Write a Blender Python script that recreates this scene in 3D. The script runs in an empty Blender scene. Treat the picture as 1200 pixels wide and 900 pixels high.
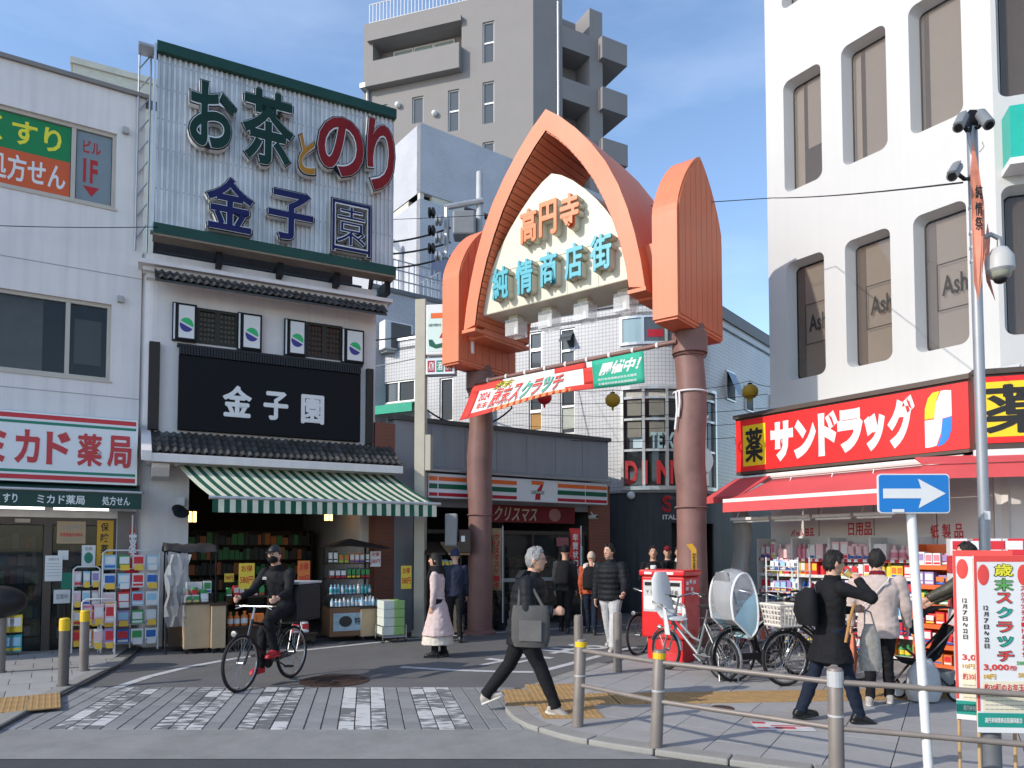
import bpy, bmesh, math, random
import numpy as np
from mathutils import Vector, Matrix, noise
from mathutils.bvhtree import BVHTree

random.seed(7)
R_ = math.radians
SC = bpy.context.scene
COL = SC.collection

# ------------------------------------------------------------------ camera
FPX, HORIZON, CAM_H, TILT = 862.0, 642.0, 1.70, R_(2.5)   # in pixels of the 1200x900 photograph
CY = HORIZON - FPX * math.tan(TILT)
cam_d = bpy.data.cameras.new('camera'); cam = bpy.data.objects.new('camera', cam_d); COL.objects.link(cam)
cam.location = (0, 0, CAM_H); cam.rotation_euler = (math.pi / 2 + TILT, 0, 0)
cam_d.sensor_width = 36; cam_d.lens = 36 * FPX / 1200
cam_d.shift_y = (CY - 450) / 1200
cam_d.clip_start = 0.05; cam_d.clip_end = 3000
SC.camera = cam

# ------------------------------------------------------------------ sky and sun
SUN_EL, SUN_TO = R_(30), Vector((-0.885, -0.465, 0)).normalized()
w = bpy.data.worlds.new('World'); SC.world = w; w.use_nodes = True
nt = w.node_tree; nt.nodes.clear()
out = nt.nodes.new('ShaderNodeOutputWorld'); bg = nt.nodes.new('ShaderNodeBackground')
sky = nt.nodes.new('ShaderNodeTexSky'); sky.sky_type = 'NISHITA'; sky.sun_disc = False
sky.sun_elevation = SUN_EL; sky.sun_rotation = math.atan2(SUN_TO.x, SUN_TO.y)
sky.air_density = 1.0; sky.dust_density = 0.5; sky.ozone_density = 2.2
tc = nt.nodes.new('ShaderNodeTexCoord'); mp = nt.nodes.new('ShaderNodeMapping'); mp.inputs['Scale'].default_value = (1.2, 1.2, 4.2)
nz = nt.nodes.new('ShaderNodeTexNoise'); nz.inputs['Scale'].default_value = 1.7; nz.inputs['Detail'].default_value = 7; nz.inputs['Roughness'].default_value = 0.55
rp = nt.nodes.new('ShaderNodeValToRGB'); rp.color_ramp.elements[0].position = 0.52; rp.color_ramp.elements[1].position = 0.95
rp.color_ramp.elements[0].color = (0.0, 0.0, 0.0, 1); rp.color_ramp.elements[1].color = (0.17, 0.17, 0.17, 1)
mx = nt.nodes.new('ShaderNodeMix'); mx.data_type = 'RGBA'; mx.inputs['B'].default_value = (8.0, 8.5, 9.4, 1)
nt.links.new(tc.outputs['Generated'], mp.inputs['Vector']); nt.links.new(mp.outputs['Vector'], nz.inputs['Vector'])
nt.links.new(nz.outputs['Fac'], rp.inputs['Fac']); nt.links.new(rp.outputs['Color'], mx.inputs['Factor'])
nt.links.new(sky.outputs['Color'], mx.inputs['A']); nt.links.new(mx.outputs['Result'], bg.inputs['Color'])
bg.inputs['Strength'].default_value = 0.14
nt.links.new(bg.outputs['Background'], out.inputs['Surface'])
sd = bpy.data.lights.new('sun', 'SUN'); so = bpy.data.objects.new('sun', sd); COL.objects.link(so)
sd.energy = 2.05; sd.angle = R_(0.5); sd.color = (1.0, 0.93, 0.83)
sun_dir = Vector((SUN_TO.x * math.cos(SUN_EL), SUN_TO.y * math.cos(SUN_EL), math.sin(SUN_EL)))
so.rotation_euler = sun_dir.to_track_quat('Z', 'Y').to_euler(); so.location = (-20, -10, 40)
SC.view_settings.view_transform = 'Standard'; SC.view_settings.look = 'None'
SC.view_settings.exposure = 1.0; SC.view_settings.gamma = 1.0
SC.view_settings.use_curve_mapping = False

# ------------------------------------------------------------------ pixels to places
def ray(px, py):
    x, y = (px - 600) / FPX, (CY - py) / FPX
    return Vector((x, math.cos(TILT) - y * math.sin(TILT), math.sin(TILT) + y * math.cos(TILT)))
def G(px, py, z=0.0):
    d = ray(px, py); t = (z - CAM_H) / d.z
    return Vector((d.x * t, d.y * t, z))
def D(px, py, depth):
    d = ray(px, py); t = depth / d.y
    return Vector((d.x * t, depth, CAM_H + d.z * t))
class Frame:
    """a wall line: local x runs along it, local y into the building, z up"""
    def __init__(s, x, y, th):
        s.o = Vector((x, y, 0)); s.th = th; s.u = Vector((math.cos(th), math.sin(th), 0)); s.v = Vector((-math.sin(th), math.cos(th), 0))
    def W(s, x, y, z): return s.o + s.u * x + s.v * y + Vector((0, 0, z))
    def px(s, px, py, y=0.0):
        d = ray(px, py); c = Vector((0, 0, CAM_H)); q = s.o + s.v * y
        t = (q - c).dot(s.v) / d.dot(s.v); p = c + d * t
        return (p - s.o).dot(s.u), p.z
    def X(s, px, y=0.0): return s.px(px, 600, y)[0]
W0 = Frame(0, 0, 0)

# ------------------------------------------------------------------ materials
def hx(h, k=1.0):
    h = h.lstrip('#'); c = [int(h[i:i + 2], 16) / 255 for i in (0, 2, 4)]
    return tuple(min(1, (v / 12.92 if v <= 0.04045 else ((v + 0.055) / 1.055) ** 2.4) * k) for v in c)
MATS = {}
def mat(name, col, rough=0.6, metal=0.0, var=0.12, scale=3.0, bump=0.0, bscale=60.0, emit=0.0, trans=0.0, alpha=1.0, spec=0.4, streak=0.0, coat=0.0, ior=1.45):
    if name in MATS: return MATS[name]
    if isinstance(col, str): col = hx(col)
    m = bpy.data.materials.new(name); MATS[name] = m; m.use_nodes = True
    n = m.node_tree; b = n.nodes['Principled BSDF']; L = n.links.new
    b.inputs['Base Color'].default_value = (*col, 1); b.inputs['Roughness'].default_value = rough
    b.inputs['Metallic'].default_value = metal; b.inputs['Specular IOR Level'].default_value = spec
    b.inputs['IOR'].default_value = ior; b.inputs['Coat Weight'].default_value = coat
    if trans: b.inputs['Transmission Weight'].default_value = trans
    if alpha < 1: b.inputs['Alpha'].default_value = alpha
    if emit: b.inputs['Emission Color'].default_value = (*col, 1); b.inputs['Emission Strength'].default_value = emit
    if var or bump or streak:
        t = n.nodes.new('ShaderNodeTexCoord')
    if var:
        a = n.nodes.new('ShaderNodeTexNoise'); a.inputs['Scale'].default_value = scale; a.inputs['Detail'].default_value = 6; a.inputs['Roughness'].default_value = 0.62
        L(t.outputs['Object'], a.inputs['Vector'])
        r = n.nodes.new('ShaderNodeMapRange'); r.inputs['From Min'].default_value = 0.3; r.inputs['From Max'].default_value = 0.7
        r.inputs['To Min'].default_value = 1 - var; r.inputs['To Max'].default_value = 1 + var * 0.6
        L(a.outputs['Fac'], r.inputs['Value']); val = r.outputs['Result']
        if streak:
            mpp = n.nodes.new('ShaderNodeMapping'); mpp.inputs['Scale'].default_value = (5, 5, 0.28); L(t.outputs['Object'], mpp.inputs['Vector'])
            s2 = n.nodes.new('ShaderNodeTexNoise'); s2.inputs['Scale'].default_value = 1.5; s2.inputs['Detail'].default_value = 5; L(mpp.outputs['Vector'], s2.inputs['Vector'])
            r2 = n.nodes.new('ShaderNodeMapRange'); r2.inputs['From Min'].default_value = 0.45; r2.inputs['From Max'].default_value = 0.75
            r2.inputs['To Min'].default_value = 1; r2.inputs['To Max'].default_value = 1 - streak; L(s2.outputs['Fac'], r2.inputs['Value'])
            mm = n.nodes.new('ShaderNodeMath'); mm.operation = 'MULTIPLY'; L(val, mm.inputs[0]); L(r2.outputs['Result'], mm.inputs[1]); val = mm.outputs[0]
        h = n.nodes.new('ShaderNodeVectorMath'); h.operation = 'SCALE'; h.inputs[0].default_value = col; L(val, h.inputs['Scale'])
        L(h.outputs['Vector'], b.inputs['Base Color'])
        q = n.nodes.new('ShaderNodeMapRange'); q.inputs['To Min'].default_value = max(0.02, rough - 0.12); q.inputs['To Max'].default_value = min(1, rough + 0.12)
        L(a.outputs['Fac'], q.inputs['Value']); L(q.outputs['Result'], b.inputs['Roughness'])
    if bump:
        k = n.nodes.new('ShaderNodeTexNoise'); k.inputs['Scale'].default_value = bscale; k.inputs['Detail'].default_value = 4; L(t.outputs['Object'], k.inputs['Vector'])
        u = n.nodes.new('ShaderNodeBump'); u.inputs['Strength'].default_value = bump; u.inputs['Distance'].default_value = 0.02
        L(k.outputs['Fac'], u.inputs['Height']); L(u.outputs['Normal'], b.inputs['Normal'])
    return m
def mat_tiles(name, col, mortar, bw, bh, rough=0.45, gap=0.06, off=0.5, var=0.1, uv=True, bump=0.4):
    """small wall tiles or bricks too fine to pick apart"""
    if name in MATS: return MATS[name]
    m = bpy.data.materials.new(name); MATS[name] = m; m.use_nodes = True
    n = m.node_tree; b = n.nodes['Principled BSDF']; L = n.links.new
    t = n.nodes.new('ShaderNodeUVMap') if uv else n.nodes.new('ShaderNodeTexCoord')
    br = n.nodes.new('ShaderNodeTexBrick'); br.offset = off; br.inputs['Scale'].default_value = 1.0
    br.inputs['Brick Width'].default_value = bw; br.inputs['Row Height'].default_value = bh
    br.inputs['Mortar Size'].default_value = gap * bh; br.inputs['Mortar Smooth'].default_value = 0.2
    c = hx(col); br.inputs['Color1'].default_value = (*c, 1); br.inputs['Color2'].default_value = (*[v * (1 - var) for v in c], 1)
    br.inputs['Mortar'].default_value = (*hx(mortar), 1)
    L(t.outputs[0], br.inputs['Vector'])
    a = n.nodes.new('ShaderNodeTexNoise'); a.inputs['Scale'].default_value = 0.7; a.inputs['Detail'].default_value = 6
    L(t.outputs[0], a.inputs['Vector'])
    r = n.nodes.new('ShaderNodeMapRange'); r.inputs['From Min'].default_value = 0.3; r.inputs['From Max'].default_value = 0.7; r.inputs['To Min'].default_value = 0.86; r.inputs['To Max'].default_value = 1.05
    L(a.outputs['Fac'], r.inputs['Value'])
    h = n.nodes.new('ShaderNodeVectorMath'); h.operation = 'SCALE'; L(br.outputs['Color'], h.inputs[0]); L(r.outputs['Result'], h.inputs['Scale'])
    L(h.outputs['Vector'], b.inputs['Base Color']); b.inputs['Roughness'].default_value = rough
    u = n.nodes.new('ShaderNodeBump'); u.invert = True; u.inputs['Strength'].default_value = bump; u.inputs['Distance'].default_value = 0.01
    L(br.outputs['Fac'], u.inputs['Height']); L(u.outputs['Normal'], b.inputs['Normal'])
    return m

# ------------------------------------------------------------------ mesh collecting
class MB:
    def __init__(s): s.v = []; s.f = []; s.m = []; s.uv = {}; s.cur = 0
    def add(s, vs, fs, uvs=None):
        b = len(s.v); s.v += [tuple(p) for p in vs]
        for i, f in enumerate(fs):
            if uvs: s.uv[len(s.f)] = uvs[i]
            s.f.append([b + k for k in f]); s.m.append(s.cur)
        return s
    def box(s, x0, x1, y0, y1, z0, z1):
        x0, x1 = min(x0, x1), max(x0, x1); y0, y1 = min(y0, y1), max(y0, y1); z0, z1 = min(z0, z1), max(z0, z1)
        return s.hexa([(x0, y0, z0), (x1, y0, z0), (x1, y1, z0), (x0, y1, z0), (x0, y0, z1), (x1, y0, z1), (x1, y1, z1), (x0, y1, z1)])
    def hexa(s, p): return s.add(p, [(0, 3, 2, 1), (4, 5, 6, 7), (0, 1, 5, 4), (1, 2, 6, 5), (2, 3, 7, 6), (3, 0, 4, 7)])
    def obox(s, c, size, rot=None):
        h = [k / 2 for k in size]; M = rot if rot is not None else Matrix.Identity(3); c = Vector(c)
        return s.hexa([c + M @ Vector((x * h[0], y * h[1], z * h[2])) for x, y, z in ((-1, -1, -1), (1, -1, -1), (1, 1, -1), (-1, 1, -1), (-1, -1, 1), (1, -1, 1), (1, 1, 1), (-1, 1, 1))])
    def quad(s, a, b, c, d, uv=None): return s.add([a, b, c, d], [(0, 1, 2, 3)], [uv] if uv else None)
    def prism(s, pts, y0, y1, plane='xz'):
        """polygon given in the xz (or xy, yz) plane, extruded along the third axis"""
        f = {'xz': lambda a, b, t: (a, t, b), 'xy': lambda a, b, t: (a, b, t), 'yz': lambda a, b, t: (t, a, b)}[plane]
        n = len(pts); A = [f(a, b, y0) for a, b in pts]; B = [f(a, b, y1) for a, b in pts]
        return s.add(A + B, [list(range(n)), list(range(2 * n - 1, n - 1, -1))] + [(i, n + i, n + (i + 1) % n, (i + 1) % n) for i in range(n)])
    def tube(s, pts, r, n=8, cap=True, flat=1.0):
        pts = [Vector(p) for p in pts]; N = len(pts); rs = r if isinstance(r, (list, tuple)) else [r] * N
        vs = []; up = None
        for i, p in enumerate(pts):
            t = (pts[min(i + 1, N - 1)] - pts[max(i - 1, 0)])
            t = t.normalized() if t.length > 1e-9 else Vector((0, 0, 1))
            if up is None: up = Vector((0, 0, 1)) if abs(t.z) < 0.9 else Vector((1, 0, 0))
            a = t.cross(up)
            if a.length < 1e-6: a = t.orthogonal()
            a.normalize(); up = a.cross(t).normalized()
            for k in range(n):
                q = 2 * math.pi * k / n; vs.append(p + (a * math.cos(q) + up * math.sin(q) * flat) * rs[i])
        fs = [(i * n + k, i * n + (k + 1) % n, (i + 1) * n + (k + 1) % n, (i + 1) * n + k) for i in range(N - 1) for k in range(n)]
        if cap: fs += [list(range(n - 1, -1, -1)), [(N - 1) * n + k for k in range(n)]]
        return s.add(vs, fs)
    def loft(s, rings, n=16, cap=True):
        """rings: (centre, right vector, forward vector) giving ellipses"""
        vs = []; N = len(rings)
        for c, a, b in rings:
            c, a, b = Vector(c), Vector(a), Vector(b)
            for k in range(n):
                q = 2 * math.pi * k / n; vs.append(c + a * math.cos(q) + b * math.sin(q))
        fs = [(i * n + k, i * n + (k + 1) % n, (i + 1) * n + (k + 1) % n, (i + 1) * n + k) for i in range(N - 1) for k in range(n)]
        if cap: fs += [list(range(n - 1, -1, -1)), [(N - 1) * n + k for k in range(n)]]
        return s.add(vs, fs)
    def lathe(s, prof, c=(0, 0, 0), n=20, axis='z', cap=True):
        cx, cy, cz = c; vs = []
        for r, z in prof:
            for k in range(n):
                q = 2 * math.pi * k / n; a, b = r * math.cos(q), r * math.sin(q)
                vs.append({'z': (cx + a, cy + b, cz + z), 'y': (cx + b, cy + z, cz + a), 'x': (cx + z, cy + a, cz + b)}[axis])
        N = len(prof)
        fs = [(i * n + k, i * n + (k + 1) % n, (i + 1) * n + (k + 1) % n, (i + 1) * n + k) for i in range(N - 1) for k in range(n)]
        if cap: fs += [list(range(n - 1, -1, -1)), [(N - 1) * n + k for k in range(n)]]
        return s.add(vs, fs)
    def ball(s, c, rx, ry=None, rz=None, nu=14, nv=9, rot=None):
        ry = ry or rx; rz = rz or rx; c = Vector(c); vs = []; M = rot or Matrix.Identity(3)
        for j in range(1, nv):
            t = math.pi * j / nv
            for i in range(nu):
                q = 2 * math.pi * i / nu
                vs.append(c + M @ Vector((rx * math.sin(t) * math.cos(q), ry * math.sin(t) * math.sin(q), -rz * math.cos(t))))
        b = len(vs); vs += [c + M @ Vector((0, 0, -rz)), c + M @ Vector((0, 0, rz))]
        fs = [(j * nu + i, j * nu + (i + 1) % nu, (j + 1) * nu + (i + 1) % nu, (j + 1) * nu + i) for j in range(nv - 2) for i in range(nu)]
        fs += [(b, (i + 1) % nu, i) for i in range(nu)] + [(b + 1, (nv - 2) * nu + i, (nv - 2) * nu + (i + 1) % nu) for i in range(nu)]
        return s.add(vs, fs)
    def ring(s, c, R, r, axis='y', n=32, k=8, sx=1.0):
        pts = []
        for i in range(n):
            q = 2 * math.pi * i / n
            for j in range(k):
                t = 2 * math.pi * j / k; rr = R + r * math.cos(t); h = r * math.sin(t)
                a, b = rr * math.cos(q) * sx, rr * math.sin(q)
                pts.append({'y': (c[0] + a, c[1] + h, c[2] + b), 'z': (c[0] + a, c[1] + b, c[2] + h), 'x': (c[0] + h, c[1] + a, c[2] + b)}[axis])
        return s.add(pts, [(i * k + j, i * k + (j + 1) % k, ((i + 1) % n) * k + (j + 1) % k, ((i + 1) % n) * k + j) for i in range(n) for j in range(k)])
    def wall(s, x0, x1, z0, z1, y0, y1, holes=(), uv=True):
        """a wall slab from y0 (outside) to y1 with rectangular openings (x0,x1,z0,z1)"""
        xs = sorted({x0, x1, *[h[0] for h in holes], *[h[1] for h in holes]}); zs = sorted({z0, z1, *[h[2] for h in holes], *[h[3] for h in holes]})
        xs = [x for x in xs if x0 - 1e-6 <= x <= x1 + 1e-6]; zs = [z for z in zs if z0 - 1e-6 <= z <= z1 + 1e-6]
        for i in range(len(xs) - 1):
            for j in range(len(zs) - 1):
                a, b, c, d = xs[i], xs[i + 1], zs[j], zs[j + 1]; mx_, mz = (a + b) / 2, (c + d) / 2
                if any(h[0] < mx_ < h[1] and h[2] < mz < h[3] for h in holes): continue
                s.quad((a, y0, c), (b, y0, c), (b, y0, d), (a, y0, d), [(a, c), (b, c), (b, d), (a, d)])
                s.quad((b, y1, c), (a, y1, c), (a, y1, d), (b, y1, d), [(b, c), (a, c), (a, d), (b, d)])
        def rim(a, b, c, d, inv):
            e = [((a, y0, c), (a, y1, c), (a, y1, d), (a, y0, d)), ((b, y1, c), (b, y0, c), (b, y0, d), (b, y1, d)), ((a, y0, d), (a, y1, d), (b, y1, d), (b, y0, d)), ((a, y1, c), (a, y0, c), (b, y0, c), (b, y1, c))]
            for q in e:
                q = q if not inv else q[::-1]
                s.quad(*q, [(p[0] + p[1], p[2] + p[1]) for p in q])
        rim(x0, x1, z0, z1, False)
        for h in holes: rim(*h, True)
        return s
    def build(s, name, m, parent=None, smooth=False, bevel=0.0, label=None, sharp=40):
        fr, base = FR.get(parent.name, (None, (0, 0, 0))) if parent is not None else (None, (0, 0, 0))
        me = bpy.data.meshes.new(name)
        bx, by, bz = base
        me.from_pydata([(x - bx, y - by, z - bz) for x, y, z in s.v], [], s.f)
        for q in (m if isinstance(m, (list, tuple)) else [m]): me.materials.append(q)
        if max(s.m, default=0): me.polygons.foreach_set('material_index', s.m)
        if s.uv:
            l = me.uv_layers.new(name='UVMap').data
            for i, q in s.uv.items():
                for k, li in enumerate(me.polygons[i].loop_indices): l[li].uv = q[k]
        if smooth:
            me.shade_smooth(); me.set_sharp_from_angle(angle=R_(sharp))
        o = bpy.data.objects.new(name, me); COL.objects.link(o)
        if parent is not None: o.parent = parent; FR[o.name] = (fr, base)
        if bevel:
            bv = o.modifiers.new('bevel', 'BEVEL'); bv.width = bevel; bv.segments = 2; bv.limit_method = 'ANGLE'; bv.angle_limit = R_(40)
        if label: o['label'] = label
        return o
FR = {}
PXX = lambda F, px, py, y=0.0: F.px(px, py, y)[0]
def thing(name, label, cat, fr=W0, base=(0, 0, 0), group=None, kind=None):
    o = bpy.data.objects.new(name, None); COL.objects.link(o); o.empty_display_size = 0.2
    o.location = fr.W(*base); o.rotation_euler = (0, 0, fr.th); FR[o.name] = (fr, base)
    if label: o['label'] = label
    if cat: o['category'] = cat
    if group: o['group'] = group
    if kind: o['kind'] = kind
    return o
def solo(mb, name, m, label, cat, fr=W0, base=(0, 0, 0), group=None, kind=None, **kw):
    """a thing that is one mesh"""
    bx, by, bz = base; mb.v = [(x - bx, y - by, z - bz) for x, y, z in mb.v]
    o = mb.build(name, m, None, **kw); o.location = fr.W(*base); o.rotation_euler = (0, 0, fr.th); FR[o.name] = (fr, base)
    if label: o['label'] = label
    if cat: o['category'] = cat
    if group: o['group'] = group
    if kind: o['kind'] = kind
    return o
def struct(mb, name, m, **kw):
    o = mb.build(name, m, None, **kw); o['kind'] = 'structure'; FR[o.name] = (W0, (0, 0, 0)); return o
def inst(me, name, parent, loc, rotz=0.0, rot=None, scale=None, m=None):
    """another piece that shares mesh data; loc in the frame of the parent"""
    o = bpy.data.objects.new(name, me); COL.objects.link(o); o.parent = parent
    b = FR.get(parent.name, (None, (0, 0, 0)))[1] if parent is not None else (0, 0, 0)
    o.location = (loc[0] - b[0], loc[1] - b[1], loc[2] - b[2]); o.rotation_euler = rot or (0, 0, rotz)
    if scale: o.scale = scale
    if m is not None:
        o.material_slots[0].link = 'OBJECT'; o.material_slots[0].material = m
    return o
def mesh_of(mb, name, m, smooth=False):
    me = bpy.data.meshes.new(name); me.from_pydata(mb.v, [], mb.f)
    for q in (m if isinstance(m, (list, tuple)) else [m]): me.materials.append(q)
    if max(mb.m, default=0): me.polygons.foreach_set('material_index', mb.m)
    if smooth: me.shade_smooth(); me.set_sharp_from_angle(angle=R_(40))
    return me
def copy_tree(o, parent=None):
    c = o.copy(); COL.objects.link(c); c.parent = parent
    FR[c.name] = FR.get(o.name, (None, (0, 0, 0)))
    for ch in list(o.children): copy_tree(ch, c)
    return c

# ------------------------------------------------------------------ lettering
TXT = {}
def text_mesh(s, offset=0.0, extrude=0.02, res=3):
    k = (s, round(offset, 4), round(extrude, 4), res)
    if k in TXT: return TXT[k]
    cu = bpy.data.curves.new('lettering', 'FONT'); cu.body = s; cu.size = 1; cu.offset = offset; cu.extrude = extrude; cu.resolution_u = res
    ob = bpy.data.objects.new('lettering', cu); COL.objects.link(ob)
    dg = bpy.context.evaluated_depsgraph_get(); me = ob.evaluated_get(dg).to_mesh()
    v = np.empty(len(me.vertices) * 3); me.vertices.foreach_get('co', v); v = v.reshape(-1, 3)
    f = [list(p.vertices) for p in me.polygons]; ob.evaluated_get(dg).to_mesh_clear()
    bpy.data.objects.remove(ob); bpy.data.curves.remove(cu)
    TXT[k] = (v, f); return TXT[k]
def put_text(mb, s, x0, z0, x1, z1, y, offset=0.0, depth=0.01, slant=0.0, skew=0.0, res=3, keep=False):
    """writes s into the box x0..x1, z0..z1 on a wall plane, its face standing depth proud of y"""
    bold = 0.0
    if offset > .016 and any(ord(ch) > 0x4E00 for ch in s): bold, offset = offset - .010, .010
    v, f = text_mesh(s, offset, 0.5, res)
    if not len(v): return mb
    if bold:                                              # dense characters are thickened with shifted copies
        n0 = len(v); V, F_ = [], []
        for k, (dx_, dy_) in enumerate(((0, 0), (bold, 0), (-bold, 0), (0, bold * .7), (0, -bold * .7))):
            q = v.copy(); q[:, 0] += dx_; q[:, 1] += dy_; q[:, 2] = q[:, 2] * (1 - .02 * k) - .01 * k; V.append(q); F_ += [[i + n0 * k for i in ff] for ff in f]
        v, f = np.concatenate(V), F_
    a, b = v.min(0), v.max(0); wd, hd = max(b[0] - a[0], 1e-6), max(b[1] - a[1], 1e-6)
    sx, sz = (x1 - x0) / wd, (z1 - z0) / hd; ox = x0
    if keep: sx = min(sx, sz); sz = sx; ox = (x0 + x1) / 2 - wd * sx / 2
    vs = []
    for p in v:
        zz = z0 + (p[1] - a[1]) * sz; xx = ox + (p[0] - a[0]) * sx + slant * (zz - z0) ; zz += skew * (xx - x0)
        vs.append((xx, y - (p[2] + 0.5) * depth, zz))
    return mb.add(vs, [q for q in f])
# ================================================================== ground
M_ASPH = mat('asphalt_worn', (0.137, 0.134, 0.131), 0.85, var=0.24, scale=0.9, bump=0.35, bscale=170)
M_ROAD = mat('asphalt_dark', (0.07, 0.071, 0.075), 0.88, var=0.2, scale=2.0, bump=0.5, bscale=150)
M_CONC = mat('concrete_apron', (0.25, 0.244, 0.236), 0.85, var=0.3, scale=1.6, bump=0.3, bscale=140)
M_JOINT = mat('joint_grit', (0.075, 0.073, 0.07), 0.95, var=0.2, scale=12)
M_SLAB = [mat('slab_grey_%s' % k, (v, v * 0.975, v * 0.95), 0.8, var=0.16, scale=2.2, bump=0.15, bscale=120) for k, v in zip('abc', (0.31, 0.33, 0.295))]
M_KERB = mat('kerb_concrete', (0.27, 0.26, 0.24), 0.85, var=0.2, scale=3, bump=0.25, bscale=90)
M_TACT = mat('tactile_ochre', (0.36, 0.225, 0.095), 0.75, var=0.22, scale=5, bump=0.1)
M_WHITE = mat('road_paint_white', (0.55, 0.55, 0.54), 0.7, var=0.22, scale=7, bump=0.2, bscale=80)
M_BRK = [mat('paver_%d' % i, (v, v, v * 1.01), 0.82, var=0.2, scale=6, bump=0.3, bscale=110) for i, v in enumerate((0.235, 0.255, 0.215))]
def mat_worn_paint(name, lo, hi):
    m = mat(name, (0.5, 0.5, 0.5), 0.75, var=0); n = m.node_tree; b = n.nodes['Principled BSDF']
    t = n.nodes.new('ShaderNodeTexCoord'); g = n.nodes.new('ShaderNodeNewGeometry'); a = n.nodes.new('ShaderNodeTexNoise'); a.inputs['Scale'].default_value = 9; a.inputs['Detail'].default_value = 7
    mp_ = n.nodes.new('ShaderNodeMapping'); mp_.inputs['Scale'].default_value = (0.6, 1.6, 1)
    r = n.nodes.new('ShaderNodeValToRGB'); r.color_ramp.elements[0].position = lo; r.color_ramp.elements[1].position = hi
    r.color_ramp.elements[0].color = (0.14, 0.14, 0.142, 1); r.color_ramp.elements[1].color = (0.5, 0.5, 0.495, 1)
    n.links.new(g.outputs['Position'], mp_.inputs['Vector']); n.links.new(mp_.outputs['Vector'], a.inputs['Vector'])
    n.links.new(a.outputs['Fac'], r.inputs['Fac']); n.links.new(r.outputs['Color'], b.inputs['Base Color']); return m
M_WP = [mat_worn_paint('worn_white_paver', 0.46, 0.60), mat_worn_paint('worn_white_paver_light', 0.30, 0.46), mat_worn_paint('worn_white_paver_dark', 0.56, 0.66)]
M_LINE = mat_worn_paint('worn_line_paint', 0.26, 0.44)

struct(MB().quad((-400, -300, 0), (400, -300, 0), (400, 500, 0), (-400, 500, 0)), 'ground', M_ASPH)
rx = 5.98
struct(MB().quad((-120, -120, 0.006), (120, -120, 0.006), (120, -3, 0.006), (-120, -3, 0.006)), 'bounce_sheet', mat('bounce_sheet_pale', (0.46, 0.435, 0.40), .8, var=.15))  # unseen pale sheet behind the camera, added to bounce light onto shaded walls
struct(MB().quad((-60, -30, 0.004), (60, -30, 0.004), (60, rx, 0.004), (-60, rx, 0.004)), 'road', M_ROAD)
struct(MB().quad((-9.5, rx, 0.008), (1.2, rx, 0.008), (0.55, 6.94, 0.008), (-9.5, 6.94, 0.008)), 'concrete_path', M_CONC)
# paver band with the worn crossing stripes laid in white bricks
band = struct(MB().quad((-7.0, 6.94, 0.006), (0.5, 6.94, 0.006), (0.1, 9.0, 0.006), (-7.4, 9.0, 0.006)), 'paver_band_path', M_JOINT)
BD = Vector((-0.197, 1.0, 0)); bw_, bl_ = 0.158, 0.30
def brick_mesh(name, m, L):
    b = MB(); g = 0.0045; hw, hl = bw_ / 2 - g, L / 2 - g; s = BD.x
    def P(x, y, z): return (x + s * y, y, z)
    b.hexa([P(-hw, -hl, -.004), P(hw, -hl, -.004), P(hw, hl, -.004), P(-hw, hl, -.004), P(-hw + .004, -hl + .004, .007), P(hw - .004, -hl + .004, .007), P(hw - .004, hl - .004, .007), P(-hw + .004, hl - .004, .007)])
    return mesh_of(b, name, m)
BM = {}
stripes = []
for px in (165, 253, 337, 422, 507):                      # stripe middles at the far side of the band
    stripes.append(G(px, 807).x)
ncol = 42
for c in range(ncol):
    x9 = 0.02 - c * bw_ - bw_ / 2
    off = 0 if c % 2 == 0 else bl_ / 2
    rows = []; y = 6.94
    L0 = bl_ / 2 if c % 2 else bl_
    while y < 9.0 - 0.02:
        L = min(L0, 9.0 - y); rows.append((y, L)); y += L; L0 = bl_
    for (y, L) in rows:
        yc = y + L / 2; xb = x9 + BD.x * (yc - 9.0)
        hit = [i for i, sx in enumerate(stripes) if abs(x9 - sx) < bw_ * 1.5]
        if hit and y < 8.93:
            rnd = random.random(); m = M_WP[1] if (hit[0] == 3 and c % 2 == 0 and yc > 7.9) else M_WP[0 if rnd < .5 else (1 if rnd < .7 else 2)]
        else: m = random.choice(M_BRK)
        k = (m.name, round(L, 2))
        if k not in BM: BM[k] = brick_mesh('brick', m, L)
        inst(BM[k], 'brick', band, (xb, yc, 0.006))
def clip(poly, hull):
    for i in range(len(hull)):
        a, b = hull[i], hull[(i + 1) % len(hull)]; res = []
        def side(p): return (b[0] - a[0]) * (p[1] - a[1]) - (b[1] - a[1]) * (p[0] - a[0])
        for j in range(len(poly)):
            p, q = poly[j], poly[(j + 1) % len(poly)]; sp, sq = side(p), side(q)
            if sp >= 0: res.append(p)
            if (sp > 0 and sq < 0) or (sp < 0 and sq > 0):
                t = sp / (sp - sq); res.append((p[0] + (q[0] - p[0]) * t, p[1] + (q[1] - p[1]) * t))
        poly = res
        if len(poly) < 3: return []
    return poly
def hull2(ps):
    ps = sorted(set((round(p[0], 4), round(p[1], 4)) for p in ps))
    def half(ps):
        h = []
        for p in ps:
            while len(h) > 1 and (h[-1][0] - h[-2][0]) * (p[1] - h[-2][1]) - (h[-1][1] - h[-2][1]) * (p[0] - h[-2][0]) <= 0: h.pop()
            h.append(p)
        return h
    a, b = half(ps), half(ps[::-1]); return a[:-1] + b[:-1]
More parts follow.
